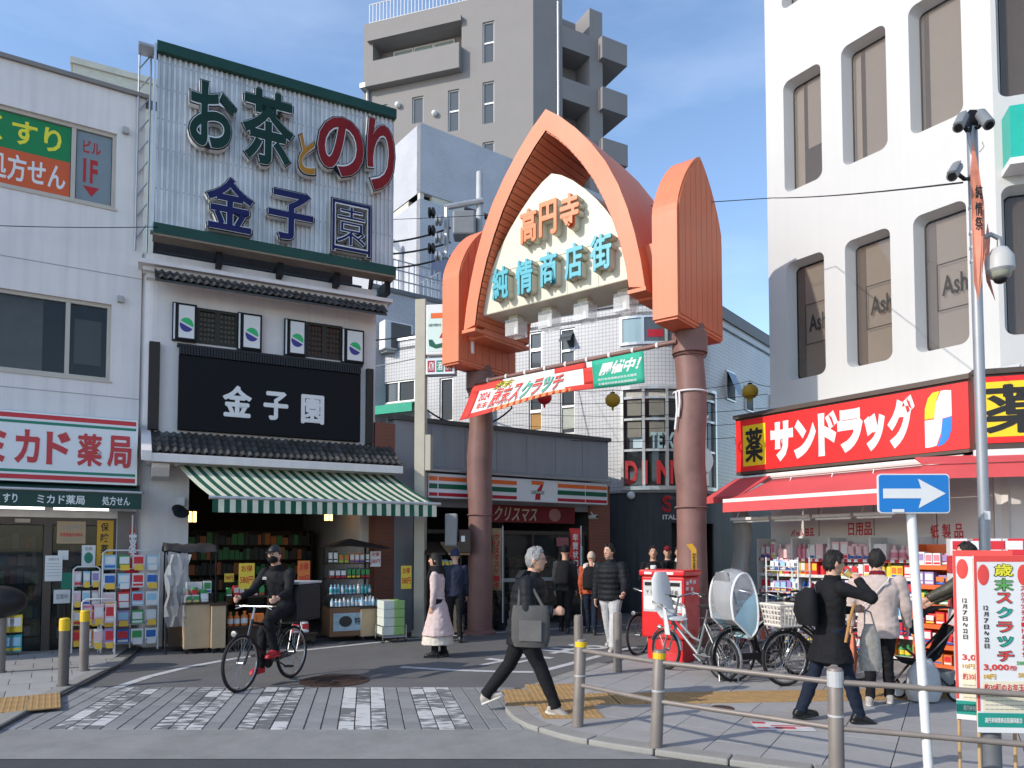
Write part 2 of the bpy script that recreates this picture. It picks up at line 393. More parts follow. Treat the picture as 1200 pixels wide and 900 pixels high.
def inset(h, d):
    c = (sum(p[0] for p in h) / len(h), sum(p[1] for p in h) / len(h)); out = []
    n = len(h)
    for i in range(n):
        a, b, e = Vector((*h[i - 1], 0)), Vector((*h[i], 0)), Vector((*h[(i + 1) % n], 0))
        n1 = Vector((-(b - a).y, (b - a).x, 0)).normalized(); n2 = Vector((-(e - b).y, (e - b).x, 0)).normalized()
        m = (n1 + n2); m = m / max(0.3, m.dot(n1)); p = b + m * d; out.append((p.x, p.y))
    return out
SWZ = 0.05
kerbpx = [(905, 742), (760, 765), (700, 781), (655, 796), (620, 808), (600, 817), (592, 827), (592, 835), (600, 845), (617, 855), (640, 862), (667, 870), (705, 877), (750, 884), (850, 898), (1000, 918), (1250, 950)]
kp = [(G(*p).x, G(*p).y) for p in kerbpx]
hullR = hull2(kp + [(13, 3.4), (13, 15.0), (5.5, 15.0)])
sw = struct(MB().prism(inset(hullR, .03), 0.003, SWZ - 0.012, 'xy'), 'pavement_right', M_JOINT)
innerR = inset(hullR, 0.17)
def slabs(parent, region, th, sx, sy, z, mats_, skip=lambda x, y: False, lim=260, near=None):
    c, s = math.cos(th), math.sin(th); U = lambda i, j: (c * i - s * j, s * i + c * j)
    cells = []
    xs = [p[0] * c + p[1] * s for p in region]; ys = [-p[0] * s + p[1] * c for p in region]
    j = math.floor(min(ys) / sy)
    while j * sy < max(ys):
        o = (j % 2) * sx * 0.5; i = math.floor(min(xs) / sx) - 1
        while i * sx < max(xs) + sx:
            g = 0.004; x0, x1, y0, y1 = i * sx + o + g, (i + 1) * sx + o - g, j * sy + g, (j + 1) * sy - g
            pl = clip([U(x0, y0), U(x1, y0), U(x1, y1), U(x0, y1)], region)
            if len(pl) > 2:
                cx, cy = sum(p[0] for p in pl) / len(pl), sum(p[1] for p in pl) / len(pl)
                if not skip(cx, cy): cells.append((math.hypot(cx - 3.0, cy - 3), cx, cy, pl))
            i += 1
        j += 1
    cells.sort(key=lambda q: q[0])
    for k, (d, cx, cy, pl) in enumerate(cells):
        if k >= lim: break
        b = MB(); dz = random.uniform(-.0015, .0015)
        b.prism([(p[0] - cx, p[1] - cy) for p in pl], -0.014, dz, 'xy')
        o = b.build('paving_slab', random.choice(mats_), None); o.parent = parent; o.location = (cx, cy, z)
    if len(cells) > lim:
        b = MB()
        for d, cx, cy, pl in cells[lim:]: b.prism(pl, z - 0.012, z, 'xy')
        o = b.build('paving_slabs', mats_[0], None); o.parent = parent; o['kind'] = 'stuff'
# tactile tiles
tac = []
ax = Vector((1, 0.085, 0)).normalized(); ay = Vector((-ax.y, ax.x, 0)); t0 = G(738, 822, SWZ)
for i in range(16):
    for j in range(2): tac.append(t0 + ax * (0.3 * i) + ay * (0.3 * j - 0.02))
tq = G(705, 822, SWZ)
for i in range(-3, 1):
    for j in range(-2, 4):
        p = tq + ax * (0.3 * i + 0.02) + ay * (0.3 * j - 0.02)
        ok = (i < 0 and -2 <= j <= 3 and not (i == -3 and (j < 0 or j > 2))) or (i == 0 and j in (0, 1))
        if ok: tac.append(p)
def near_tac(x, y): return False
slabs(sw, innerR, R_(59), 0.75, 0.45, SWZ, M_SLAB)
b = MB(); b.box(-.146, .146, -.146, .146, -.01, .003)
for i in range(5):
    for j in range(5):
        x, y = (i - 2) * .056, (j - 2) * .056; b.lathe([(.0135, .003), (.008, .008)], (x, y, 0), 6)
TACT = mesh_of(b, 'tactile_tile', M_TACT)
for p in tac: inst(TACT, 'tactile_tile', sw, (p.x, p.y, SWZ + 0.004), math.atan2(ax.y, ax.x))
# kerb stones round the corner
def kerb(parent, pts, wd=0.16, step=0.6, z=SWZ, name='kerb_stone'):
    P = [Vector((*p, 0)) for p in pts]; L = [0]
    for a, b2 in zip(P, P[1:]): L.append(L[-1] + (b2 - a).length)
    def at(s):
        for i in range(len(P) - 1):
            if s <= L[i + 1] or i == len(P) - 2:
                t = (s - L[i]) / max(1e-6, L[i + 1] - L[i]); return P[i].lerp(P[i + 1], t)
    s = 0
    while s < L[-1] - 0.05:
        e = min(s + step, L[-1]); q = [at(s + 0.006 + (e - s - 0.012) * k / 4) for k in range(5)]
        o_, i_ = [], []
        for k, p in enumerate(q):
            t = (q[min(k + 1, 4)] - q[max(k - 1, 0)]).normalized(); n_ = Vector((t.y, -t.x, 0)) if KSIDE > 0 else Vector((-t.y, t.x, 0))
            o_.append(p); i_.append(p + n_ * -wd)
        b = MB(); c = q[2]
        b.prism([(p.x - c.x, p.y - c.y) for p in o_ + i_[::-1]], -z + .002, .006, 'xy')
        ob = b.build('kerb_stone', M_KERB, None, bevel=0.012); ob.parent = parent; ob.location = (c.x, c.y, z)
        s = e
KSIDE = -1 if False else 1
kerb(sw, [p for p in kp[2:]], 0.19)
# left pavement
kl = [(-16, 4.2), tuple(G(-60, 885).xy), tuple(G(0, 857).xy), tuple(G(60, 822).xy), tuple(G(118, 792).xy), tuple(G(138, 783).xy), tuple(G(150, 774).xy)]
hullL = hull2(kl + [tuple(G(166, 760).xy), (-17, 6.0), (-11, 10.4), (-6.6, 12.6)])
swl = struct(MB().prism(hullL, 0.003, SWZ - 0.012, 'xy'), 'pavement_left', M_JOINT)
slabs(swl, inset(hullL, 0.19), R_(31.8), 0.45, 0.45, SWZ, M_SLAB, lim=200)
KSIDE = -1
kerb(swl, kl[::-1], 0.18)
KSIDE = 1
t0 = G(52, 822, SWZ); al = Vector((0.85, 0.53, 0)).normalized(); an = Vector((-al.y, al.x, 0))
for i in range(5):
    for j in range(3):
        p = t0 - al * (0.3 * i) + an * (0.3 * j - 0.3) ; inst(TACT, 'tactile_tile', swl, (p.x, p.y, SWZ + 0.004), math.atan2(al.y, al.x))
for m_ in [M_ASPH, M_ROAD, M_CONC, M_KERB] + M_SLAB + M_BRK:
    for n_ in m_.node_tree.nodes:
        if n_.type == 'TEX_NOISE' and n_.inputs['Detail'].default_value > 5: n_.inputs['Detail'].default_value = 14; n_.inputs['Roughness'].default_value = .82
# painted lines
def line(pxs, wd=0.13, z=0.005, name='road_line'):
    P = [G(*p) for p in pxs]; Q = []
    for i in range(len(P) - 1):
        for k in range(4): Q.append(P[i].lerp(P[i + 1], k / 4))
    Q.append(P[-1]); b = MB(); v = []
    for i, p in enumerate(Q):
        t = (Q[min(i + 1, len(Q) - 1)] - Q[max(i - 1, 0)]).normalized(); n_ = Vector((-t.y, t.x, 0)) * wd / 2; v += [p - n_, p + n_]
    b.add([(p.x, p.y, z) for p in v], [(2 * i, 2 * i + 2, 2 * i + 3, 2 * i + 1) for i in range(len(Q) - 1)])
    return struct(b, name, M_LINE)
line([(137, 806), (175, 793), (222, 781.5), (275, 772), (340, 764), (400, 757.5), (470, 750), (540, 744.5), (620, 739), (700, 734), (760, 731)])
line([(470, 782), (530, 785.5), (590, 787.5), (632, 788)])
line([(628, 788.5), (665, 779), (700, 769.5), (745, 758)])
# painted stop writing, to be read from the side street
def ground_text(s, c, ang, wx, wy, z, m, name, off=0.02):
    v, f = text_mesh(s, off, 0.0); a, b_ = v.min(0), v.max(0); mb = MB(); ca, sa = math.cos(ang), math.sin(ang)
    vs = []
    for p in v:
        x, y = ((p[0] - a[0]) / (b_[0] - a[0]) - .5) * wx, ((p[1] - a[1]) / (b_[1] - a[1]) - .5) * wy
        vs.append((c.x + ca * x - sa * y, c.y + sa * x + ca * y, z))
    mb.add(vs, f); return struct(mb, name, m)
ground_text('止', G(597, 774), R_(142), .8, 1.25, 0.006, M_LINE, 'road_marking')
ground_text('ま', G(672, 761), R_(142), .8, 1.3, 0.0065, M_LINE, 'road_marking')
# manhole
c = G(392, 798); M_RUST = mat('rusty_iron', (0.075, 0.045, 0.035), 0.75, metal=0.3, var=0.3, scale=9, bump=0.3)
mh = thing('manhole_cover', 'round rusty iron manhole cover let into the asphalt', 'manhole', W0, (c.x, c.y, 0))
MB().lathe([(0.44, 0.001), (0.44, 0.008), (0.40, 0.010)], (c.x, c.y, 0), 32).build('rim', M_RUST, mh, smooth=True)
b = MB(); b.lathe([(0.385, 0.004), (0.385, 0.0095)], (c.x, c.y, 0), 32)
for i in range(-6, 7):
    for j in range(-6, 7):
        if i * i + j * j < 36: b.obox((c.x + i * .058, c.y + j * .058, 0.011), (0.034, 0.034, 0.006))
b.build('lid', M_RUST, mh)
c = G(846, 830, SWZ)
solo(MB().lathe([(0.12, 0.0), (0.12, 0.006), (0.10, 0.008)], (c.x, c.y, SWZ + .002), 20), 'valve_cover', M_RUST, 'small round dark valve cover in the grey pavement slabs', 'cover', W0, (c.x, c.y, SWZ))
# ================================================================== left row of shops
def vp_frame(px, depth, vpx):
    th = math.atan2(FPX, vpx - 600) if vpx > 600 else math.atan2(-FPX, 600 - vpx)
    return Frame((px - 600) / FPX * depth, depth, th)
FP = vp_frame(161, 12.6, 1990); FT = vp_frame(168, 12.6, 2230)
_t = FT.X(463); _o = FT.W(_t, 0, 0); FS = Frame(_o.x, _o.y, math.atan2(FPX, 1890 - 600))
M_PWALL = mat('pale_grey_render', (0.73, 0.68, 0.655), 0.6, var=0.07, scale=1.2, streak=0.12)
M_FRAMEBEIGE = mat('beige_window_frame', (0.50, 0.44, 0.37), 0.4, var=0.08)
M_GLASS = mat('window_glass', (0.07, 0.08, 0.085), 0.06, var=0.0, spec=0.8)
M_GLASSCLR = mat('clear_glass', (0.02, 0.025, 0.024), 0.02, var=0.0, alpha=0.45, spec=0.8)
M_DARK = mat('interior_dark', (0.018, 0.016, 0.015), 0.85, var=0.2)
M_BROWNF = mat('bronze_frame', (0.085, 0.065, 0.055), 0.45, metal=0.3, var=0.1)
M_WHT = mat('white_paint', (0.70, 0.70, 0.69), 0.5, var=0.05)
M_RED = mat('sign_red', (0.55, 0.035, 0.045), 0.4, var=0.05)
M_GRN = mat('sign_green', (0.02, 0.20, 0.13), 0.4, var=0.05)
M_DKGRN = mat('dark_green', (0.008, 0.045, 0.035), 0.45, var=0.1)
M_BLK = mat('black_paint', (0.012, 0.012, 0.014), 0.5, var=0.15, spec=.25)
M_STEEL = mat('galvanised', (0.42, 0.43, 0.44), 0.45, metal=0.7, var=0.15)
M_ALU = mat('aluminium', (0.62, 0.62, 0.61), 0.35, metal=0.8, var=0.08)
def rect(F, x0, y0, x1, y1, y=0.0):
    """px corners -> local x0,x1,z0,z1 (upper pixel corner first)"""
    a, b = F.px(x0, y0, y), F.px(x1, y1, y); m = F.px((x0 + x1) / 2, y0, y), F.px((x0 + x1) / 2, y1, y)
    return a[0], b[0], m[1][1], m[0][1]
def RZ(F, xl, xr, tl, bl, tr, br, y=0.0):
    """a rectangle on a wall from its left and right pixel columns with tops and bottoms; averages the two heights"""
    a, b, c, d = F.px(xl, tl, y), F.px(xl, bl, y), F.px(xr, tr, y), F.px(xr, br, y)
    return a[0], c[0], (b[1] + d[1]) / 2, (a[1] + c[1]) / 2
def window(parent, x0, x1, z0, z1, y, m_frame, m_glass, fw=0.05, div=(), name='window', sill=None, dep=0.06):
    w_ = MB(); w_.wall(x0, x1, z0, z1, y - 0.02, y + dep, [(x0 + fw, x1 - fw, z0 + fw, z1 - fw)])
    o = w_.build(name, m_frame, parent)
    edges = [x0 + fw] + list(div) + [x1 - fw]
    for d in div: MB().box(d - fw * .55, d + fw * .55, y - .015, y + dep - .01, z0 + fw + .001, z1 - fw - .001).build('mullion', m_frame, o)
    for a, b_ in zip(edges, edges[1:]):
        MB().box(a + .004, b_ - .004, y + .025, y + .033, z0 + fw + .002, z1 - fw - .002).build('pane', m_glass, o)
    if sill: MB().box(x0 - .03, x1 + .03, y - sill, y - .021, z0 - .035, z0 - .002).build('sill', m_frame, o)
    return o

# ---- pharmacy building
zt = FP.px(172, 117)[1]
up = RZ(FP, 0, 137, 122, 215, 156, 247); lo = RZ(FP, 0, 131, 340, 434, 354, 446)
zs_top = FP.px(100, 607)[1]
ph = thing('pharmacy_building', 'pale grey two storey building with pharmacy shop at street level', 'building', FP, (0, 0, 0))
sx0, sx1 = -7.5, FP.X(137)
win_u = (-4.9, up[1], up[2], up[3]); win_l = (-4.9, lo[1], lo[2], lo[3])
b = MB(); b.wall(-9, -0.02, 0, zt, 0, 0.22, [win_u, win_l, (sx0, sx1, 0.0, zs_top)])
b.box(-9, -8.8, .22, 8, 0, zt); b.box(-.24, -.02, .221, 8, 0, zt); b.box(-8.79, -.25, 7.8, 8, 0, zt); b.box(-8.79, -.25, .23, 7.79, zt - .3, zt - .1)
b.build('wall', M_PWALL, ph)
for pxy in ((100, 316), (100, 462)): 
    z = FP.px(*pxy)[1]; MB().box(-9.003, -.017, -.006, .1, z - .006, z + .006).build('joint_strip', mat('joint_grey', (0.35, 0.35, 0.36), 0.7), ph)  # thin grey strips mark the groove lines of the wall
MB().box(-9.05, .03, -.06, .3, zt, zt + .07).build('coping', mat('coping_brown', (0.24, 0.21, 0.19), 0.5, metal=0.3), ph)
d0 = PXX(FP, 86, 190)
wu = window(ph, win_u[0], win_u[1], win_u[2], win_u[3], 0.07, M_FRAMEBEIGE, M_GLASS, 0.06, [-3.6, d0], sill=0.09)
d1 = PXX(FP, 79, 395)
wl = window(ph, win_l[0], win_l[1], win_l[2], win_l[3], 0.07, M_FRAMEBEIGE, M_GLASSCLR, 0.06, [-3.6, d1], sill=0.09)
MB().box(-3.2, d1 - .35, .24, .26, win_l[2] - .1, win_l[3] + .1).build('curtain', mat('pane_reflection_pale', (.62, .58, .55), .8, var=.12, scale=4), ph); MB().box(d1 + .1, d1 + .5, .3, .32, win_l[2] + .3, win_l[3] - .25).build('blind', mat('pane_reflection_cream', (.5, .48, .42), .8), ph); MB().box(-4.8, -.3, 1.2, 1.25, win_l[2] - .3, win_l[3] + .3).build('inner_wall', mat('dim_room', (.12, .10, .09), .8), ph)  # curtain and blind are pale sheets coloured to imitate reflections in the panes
for k, (px, py) in enumerate(((147, 154), (141, 351))):
    x, z = FP.px(px, py); o = MB().box(x - .05, x + .05, -.08, -.002, z - .06, z + .05).build('vent_hood', mat('vent_grey', (0.4, 0.39, 0.38), 0.5), ph, bevel=.01)
# printed panels in the upper window
gz = (win_u[2] + win_u[3]) / 2
sg = thing('window_poster', 'green and orange pharmacy poster with yellow lettering behind upper window', 'poster', FP, (d0 - .6, .094, win_u[2]))
MB().box(-3.55, d0 - .045, .086, .0945, gz, win_u[3] - .07).build('upper_panel', mat('poster_green', (0.01, 0.20, 0.06), 0.35, var=0.04), sg)
MB().box(-3.55, d0 - .045, .086, .0945, win_u[2] + .07, gz - .001).build('lower_panel', mat('poster_orange', (0.60, 0.10, 0.025), 0.35, var=0.04), sg)
M_YEL = mat('lettering_yellow', (0.75, 0.68, 0.04), 0.4, var=0)
hgt = win_u[3] - win_u[2]
put_text(MB(), 'くすり', PXX(FP, -18, 170), gz + .1, PXX(FP, 72, 170), win_u[3] - .14, .086, .022, .003).build('lettering', M_YEL, sg)
put_text(MB(), '処方せん', PXX(FP, -17, 200), win_u[2] + .15, PXX(FP, 77, 200), gz - .07, .086, .022, .003).build('lettering', M_WHT, sg)
sg = thing('window_notice', 'grey notice with red building first floor lettering and arrow behind window', 'notice', FP, (d0 + .3, .094, win_u[2]))
x0, x1 = d0 + .045, win_u[1] - .07
MB().box(x0, x1, .086, .0945, win_u[2] + .07, win_u[3] - .07).build('panel', mat('notice_grey', (0.20, 0.24, 0.26), 0.3, var=0.05), sg)
MR = mat('lettering_red', (0.42, 0.02, 0.02), 0.4, var=0)
put_text(MB(), 'ビル', x0 + .09, win_u[3] - .42, x1 - .16, win_u[3] - .2, .086, .02, .003).build('lettering', MR, sg)
put_text(MB(), '1F', x0 + .1, gz - .27, x1 - .2, gz + .14, .086, .03, .003).build('lettering', MR, sg)
MB().prism([(x0 + .1, gz - .33), ((x0 + x1) / 2 - .03, gz - .5), (x1 - .17, gz - .33)], .083, .086).build('arrow', MR, sg)
# shop interior
def room(parent, x0, x1, z1, y0, y1, m, floor=None, name='interior'):
    b = MB(); e = .05
    b.box(x0 - e, x0, y0, y1, 0, z1); b.box(x1, x1 + e, y0, y1, 0, z1); b.box(x0 - e, x1 + e, y1 + .002, y1 + .06, 0, z1 + e); b.box(x0 - e, x1 + e, y0, y1, z1 + .002, z1 + .05)
    o = b.build(name, m, parent)
    MB().box(x0 + .002, x1 - .002, y0, y1, .001, .02).build('floor', floor or mat('shop_floor', (0.12, 0.11, 0.10), 0.5), parent)
    return o
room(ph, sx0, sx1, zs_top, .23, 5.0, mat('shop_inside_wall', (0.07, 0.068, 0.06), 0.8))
# shop front: frame, doors, panes
xm = FP.X(57); fr_ = MB()
fr_.box(sx0, sx1, .02, .16, zs_top - .12, zs_top - .002); fr_.box(xm - .06, xm + .06, .02, .15, .021, zs_top - .121); fr_.box(sx1 - .07, sx1 - .002, .02, .15, .021, zs_top - .121)
fr_.box(-3.9, -3.8, .02, .15, .021, zs_top - .121)
fr_.build('shopfront_frame', M_BROWNF, ph)
for a, b_ in ((-7.4, -3.91), (-3.79, xm - .07), (xm + .07, sx1 - .08)): MB().box(a, b_, .07, .08, .03, zs_top - .13).build('pane', M_GLASSCLR, ph)
MB().box(FP.X(18) , FP.X(36), -.03, .018, zs_top - .09, zs_top - .03).build('door_sensor', mat('sensor_beige', (0.42, 0.36, 0.30), 0.5), ph)
MB().box(sx1 + .01, -.03, -.035, -.002, 0.0, zs_top + .12).build('pier_cladding', mat('taupe_panel', (0.22, 0.19, 0.175), 0.6, var=0.1), ph)
# shelves inside with many small boxes (dark)
PROD = [mat('pack_%d' % i, c, 0.45, var=0.08, scale=20) for i, c in enumerate([(0.62, 0.62, 0.60), (0.55, 0.04, 0.05), (0.05, 0.20, 0.42), (0.10, 0.32, 0.12), (0.65, 0.42, 0.05), (0.60, 0.30, 0.36), (0.25, 0.48, 0.58), (0.48, 0.42, 0.55), (0.70, 0.55, 0.48), (0.62, 0.14, 0.05), (0.05, 0.10, 0.25), (0.35, 0.50, 0.22)])]
def shelf_unit(name, label, F, x0, x1, y0, y1, h, n, m, fill=1.0, seed=1, dens=0.12, group=None, cols=None):
    rnd = random.Random(seed); t = thing(name, label, 'shelf', F, ((x0 + x1) / 2, y0, 0), group)
    b = MB(); b.box(x0, x0 + .03, y0, y1, .02, h); b.box(x1 - .03, x1, y0, y1, .02, h); b.box(x0 + .031, x1 - .031, y1 - .02, y1 - .001, .05, h - .01)
    b.build('frame', m, t)
    for k in range(n):
        z = .1 + k * (h - .12) / n; MB().box(x0 + .032, x1 - .032, y0 + .004, y1 - .022, z, z + .02).build('board', m, t)
    g = MB()
    for k in range(n):
        z = .122 + k * (h - .12) / n; x = x0 + .05
        while x < x1 - .1:
            wd = rnd.uniform(dens * .5, dens * 1.2); hh = rnd.uniform(.5, .85) * (h - .12) / n; g.cur = rnd.randrange(len(cols or PROD))
            if rnd.random() < fill: g.box(x, x + wd * .92, y0 + .02 + rnd.uniform(0, .04), y1 - .06, z, z + hh)
            x += wd
    o = g.build('goods', cols or PROD, t); o['kind'] = 'stuff'
    return t
shelf_unit('store_shelf', 'dim goods shelf standing inside the pharmacy behind its glass', FP, -6.9, FP.X(50, 1.8), 1.8, 2.2, 2.0, 6, M_DARK, seed=3)
shelf_unit('store_shelf', 'dim goods shelf behind posters of the pharmacy window', FP, FP.X(66, 1.2), sx1 - .1, 1.2, 1.5, 1.8, 5, M_DARK, seed=4)
# ---- big pharmacy sign
a = RZ(FP, 0, 162.5, 480, 563.5, 491.5, 569.5, -.3)
x0, x1, z0, z1 = -7.6, a[1], a[2], a[3]
sg = thing('shop_sign', 'long white lightbox sign with red pharmacy lettering and red green stripes', 'sign', FP, (x1, -.01, z0))
MB().box(x0, x1, -.30, -.01, z0, z1).build('case', M_ALU, sg, bevel=.012)
MB().box(x0 + .03, x1 - .03, -.306, -.301, z0 + .03, z1 - .03).build('face', mat('sign_white', (0.72, 0.73, 0.74), 0.35, var=0.03), sg)
hz_ = z1 - z0
for k, (f0, f1, m) in enumerate(((.90, .965, M_RED), (.825, .865, M_GRN), (.135, .175, M_GRN), (.04, .105, M_RED))):
    MB().box(x0 + .035, x1 - .035, -.309, -.3065, z0 + hz_ * f0, z0 + hz_ * f1).build('stripe', m, sg)
ML = mat('pharm_red', (0.50, 0.045, 0.05), 0.4, var=0.03)
for ch, l_, r_ in (('ミ', -27, 5), ('カ', 14.5, 44.5), ('ド', 52, 80.5), ('薬', 88.5, 118), ('局', 124, 152.5)):
    put_text(MB(), ch, FP.X(l_, -.3), z0 + hz_ * .26, FP.X(r_, -.3), z0 + hz_ * .74, -.307, .035, .006).build('letter', ML, sg)
# ---- dark green fascia below it
a = RZ(FP, 0, 166, 576, 593, 578, 597, -.62)
z0, z1 = a[2], a[3]; x1 = a[1]
aw = thing('fascia_awning', 'dark green fascia awning with small white lettering under the pharmacy sign', 'awning', FP, (-2, -.002, z0))
MB().hexa([(-7.4, -.62, z1), (x1, -.62, z1), (x1, -.005, z1 + .16), (-7.4, -.005, z1 + .16), (-7.4, -.62, z1 + .02), (x1, -.62, z1 + .02), (x1, -.005, z1 + .2), (-7.4, -.005, z1 + .2)]).build('canopy', M_DKGRN, aw)
MB().box(-7.4, x1, -.625, -.605, z0, z1 - .002).build('valance', M_DKGRN, aw)
MB().tube([(-7.4, -.635, z1 + .03), (x1, -.635, z1 + .03), (x1 + .02, -.6, z1 + .03), (x1 + .02, -.02, z1 + .2)], .022).build('rail', M_ALU, aw, smooth=True)
h = z1 - z0
for s, l_, r_ in (('くすり', -6, 20), ('ミカド薬局', 43, 99), ('処方せん', 119.5, 152)):
    put_text(MB(), s, FP.X(l_, -.62), z0 + h * .22, FP.X(r_, -.62), z0 + h * .82, -.626, .02, .003).build('lettering', M_WHT, aw)
M_TUBE = mat('lit_tube', (1, 0.98, 0.92), 0.4, var=0, emit=1.6)
for l_, r_ in ((-60, 54), (61, 129)):
    x0_, x1_ = FP.X(l_, -.5), FP.X(r_, -.5)
    t = thing('tube_light', 'lit tube lamp under the dark green pharmacy awning', 'lamp', FP, (x0_, -.5, z0 - .05), 'tube lamps under the pharmacy awning')
    MB().box(x0_, x1_, -.56, -.44, z0 + .005, z0 + .045).build('housing', M_WHT, t)
    MB().tube([(x0_ + .02, -.5, z0 - .015), (x1_ - .02, -.5, z0 - .015)], .018).build('tube', M_TUBE, t)
# posters on the shop front
def poster(px0, py0, px1, py1, F, y, m, label, texts=(), th=.006, cat='poster', name='poster'):
    x0, x1, z0, z1 = rect(F, px0, py0, px1, py1, y)
    t = thing(name, label, cat, F, ((x0 + x1) / 2, y, z0))
    MB().box(x0, x1, y - th, y, z0, z1).build('sheet', m, t)
    for (s, a, b_, c, d, mm) in texts:
        put_text(MB(), s, x0 + (x1 - x0) * a, z0 + (z1 - z0) * b_, x0 + (x1 - x0) * c, z0 + (z1 - z0) * d, y - th - .001, .015, .002, res=2).build('lettering', mm, t)
    return t
M_PAPER = mat('paper_white', (0.70, 0.70, 0.69), 0.7, var=0.04)
M_KRAFT = mat('paper_kraft', (0.42, 0.30, 0.19), 0.7, var=0.08)
M_AMBER = mat('amber_board', (0.60, 0.33, 0.03), 0.5, var=0.04)
M_INK = mat('ink_black', (0.02, 0.02, 0.02), 0.6, var=0)
M_INKG = mat('ink_grey', (0.28, 0.28, 0.28), 0.6, var=0)
M_INKR = mat('ink_red', (0.50, 0.02, 0.03), 0.6, var=0)
poster(67, 611, 100, 637, FP, .015, M_KRAFT, 'tan handwritten poster on the pharmacy door', [('25(木)', .12, .58, .9, .9, M_INKG), ('年末年始のお休み', .1, .3, .9, .5, M_INKR), ('ご案内申します', .1, .1, .9, .24, M_INKG)])
poster(114, 610, 132, 663, FP, .012, M_AMBER, 'tall amber board with black vertical insurance pharmacy lettering', [(ch, .22, .76 - .24 * i, .72, .95 - .24 * i, M_INK) for i, ch in enumerate('保険薬局')])
poster(53, 651, 72.5, 681, FP, -.005, M_PAPER, 'white typed notice taped to the pharmacy door frame', [('お知らせ', .2, .8, .8, .92, M_INKG)] + [('ーーーーーーーー', .1, .68 - .12 * i, .9, .7 - .12 * i, M_INKG) for i in range(5)])
poster(96, 639, 111.5, 663, FP, .014, M_PAPER, 'white poster with round green smiling face on pharmacy glass', [('●', .18, .12, .82, .66, M_GRN), ('健康', .25, .74, .75, .92, M_INKG)])
poster(68, 645, 80, 656, FP, .014, M_PAPER, 'small white card above others on pharmacy glass')
poster(63, 691, 82, 707, FP, .014, M_PAPER, 'small white framed card low on the pharmacy door', [('営業中', .15, .3, .85, .7, M_INKG)])
poster(72, 671, 90, 690, FP, .016, M_GRN, 'green sheet on the lower pharmacy window')
# little red white flag at the corner
x, z = FP.px(153, 647, -.3)
t = thing('nobori_flag', 'narrow red and white shop flag at the pharmacy corner', 'flag', FP, (x, -.3, 0))
MB().tube([(x + .02, -.3, 0), (x + .02, -.3, 2.25)], .012).build('pole', M_WHT, t)
MB().add([(x, -.3, 2.2), (x + .02, -.3, 2.2), (x + .14, -.34, 1.0), (x - .12, -.27, .95), (x - .03, -.31, 1.6), (x + .11, -.3, 1.6)], [(0, 4, 5, 1), (4, 3, 2, 5)]).build('cloth', mat('flag_red', (0.55, 0.02, 0.03), 0.7), t)
put_text(MB(), '薬', x - .03, 1.5, x + .09, 1.95, -.315, .02, .003).build('lettering', M_WHT, t)

# ================================================================== tea shop
zc = FT.px(300, 345)[1]               # cornice underside
zl0 = FT.px(330, 541, -.55)[1]; 
xL, xR = PXX(FT, 183, 420), PXX(FT, 437, 440); XR2 = FT.X(470, -.5)
zr1 = FT.px(300, 516, -.05)[1]        # lower roof top
M_TWALL = mat('white_plaster', (0.71, 0.66, 0.635), 0.7, var=0.08, scale=1.4, streak=0.1)
M_TILE = [mat('roof_tile_%d' % i, (v, v * .98, v * .97), 0.42, var=0.3, scale=14, bump=0.2) for i, v in enumerate((0.055, 0.075, 0.042))]
tea = thing('tea_shop_building', 'white plastered tea shop with dark tiled roofs and lattice windows', 'building', FT, (0, 0, 0))
S = [(202.5, 231, 352.5, 397, 357.5, 402), (279, 307.5, 365, 409, 369, 412.5), (334, 359, 372, 415, 376.5, 419), (401, 427, 383, 424, 388, 427)]
wins = [RZ(FT, 231, 279, 360, 402, 368, 408), RZ(FT, 359, 401, 377, 418, 383, 423)]
zu_top = zc + .45
xo0, xo1 = FT.X(221), FT.X(440)
zo = FT.px(300, 552)[1]
b = MB(); hl = [(w_[0], w_[1], w_[2], w_[3]) for w_ in wins] + [(xo0, xo1, 0, zo)]
b.wall(xL, xR + .05, 0, zu_top, 0, .2, hl)
rr_ = .32                              # rounded left corner, then the flank
pts = [(xL - rr_ * math.sin(R_(k * 11.25)), rr_ - rr_ * math.cos(R_(k * 11.25))) for k in range(9)]
for (xa, ya), (xb, yb) in zip(pts, pts[1:]): b.quad((xb, yb, 0), (xa, ya, 0), (xa, ya, zu_top), (xb, yb, zu_top))
b.quad((xL - rr_, 7, 0), (xL - rr_, rr_, 0), (xL - rr_, rr_, zu_top), (xL - rr_, 7, zu_top))
b.box(xR - .15, xR + .05, .201, 7, 0, zu_top); b.box(xL - rr_ + .01, xR - .16, 6.8, 7, 0, zu_top)
b.box(xL - .3, xR, .22, 6.79, zu_top - .2, zu_top - .05)
b.build('wall', M_TWALL, tea, smooth=True)
# white cornice moulding
b = MB()
for k, (o_, h0, h1) in enumerate(((.10, -.02, .07), (.20, .071, .15), (.32, .151, .22))): b.box(xL - .12 - o_ * .6, xR + .1 + o_ * .6, -o_, .05, zc + h0, zc + h1)
b.build('cornice', M_TWALL, tea)
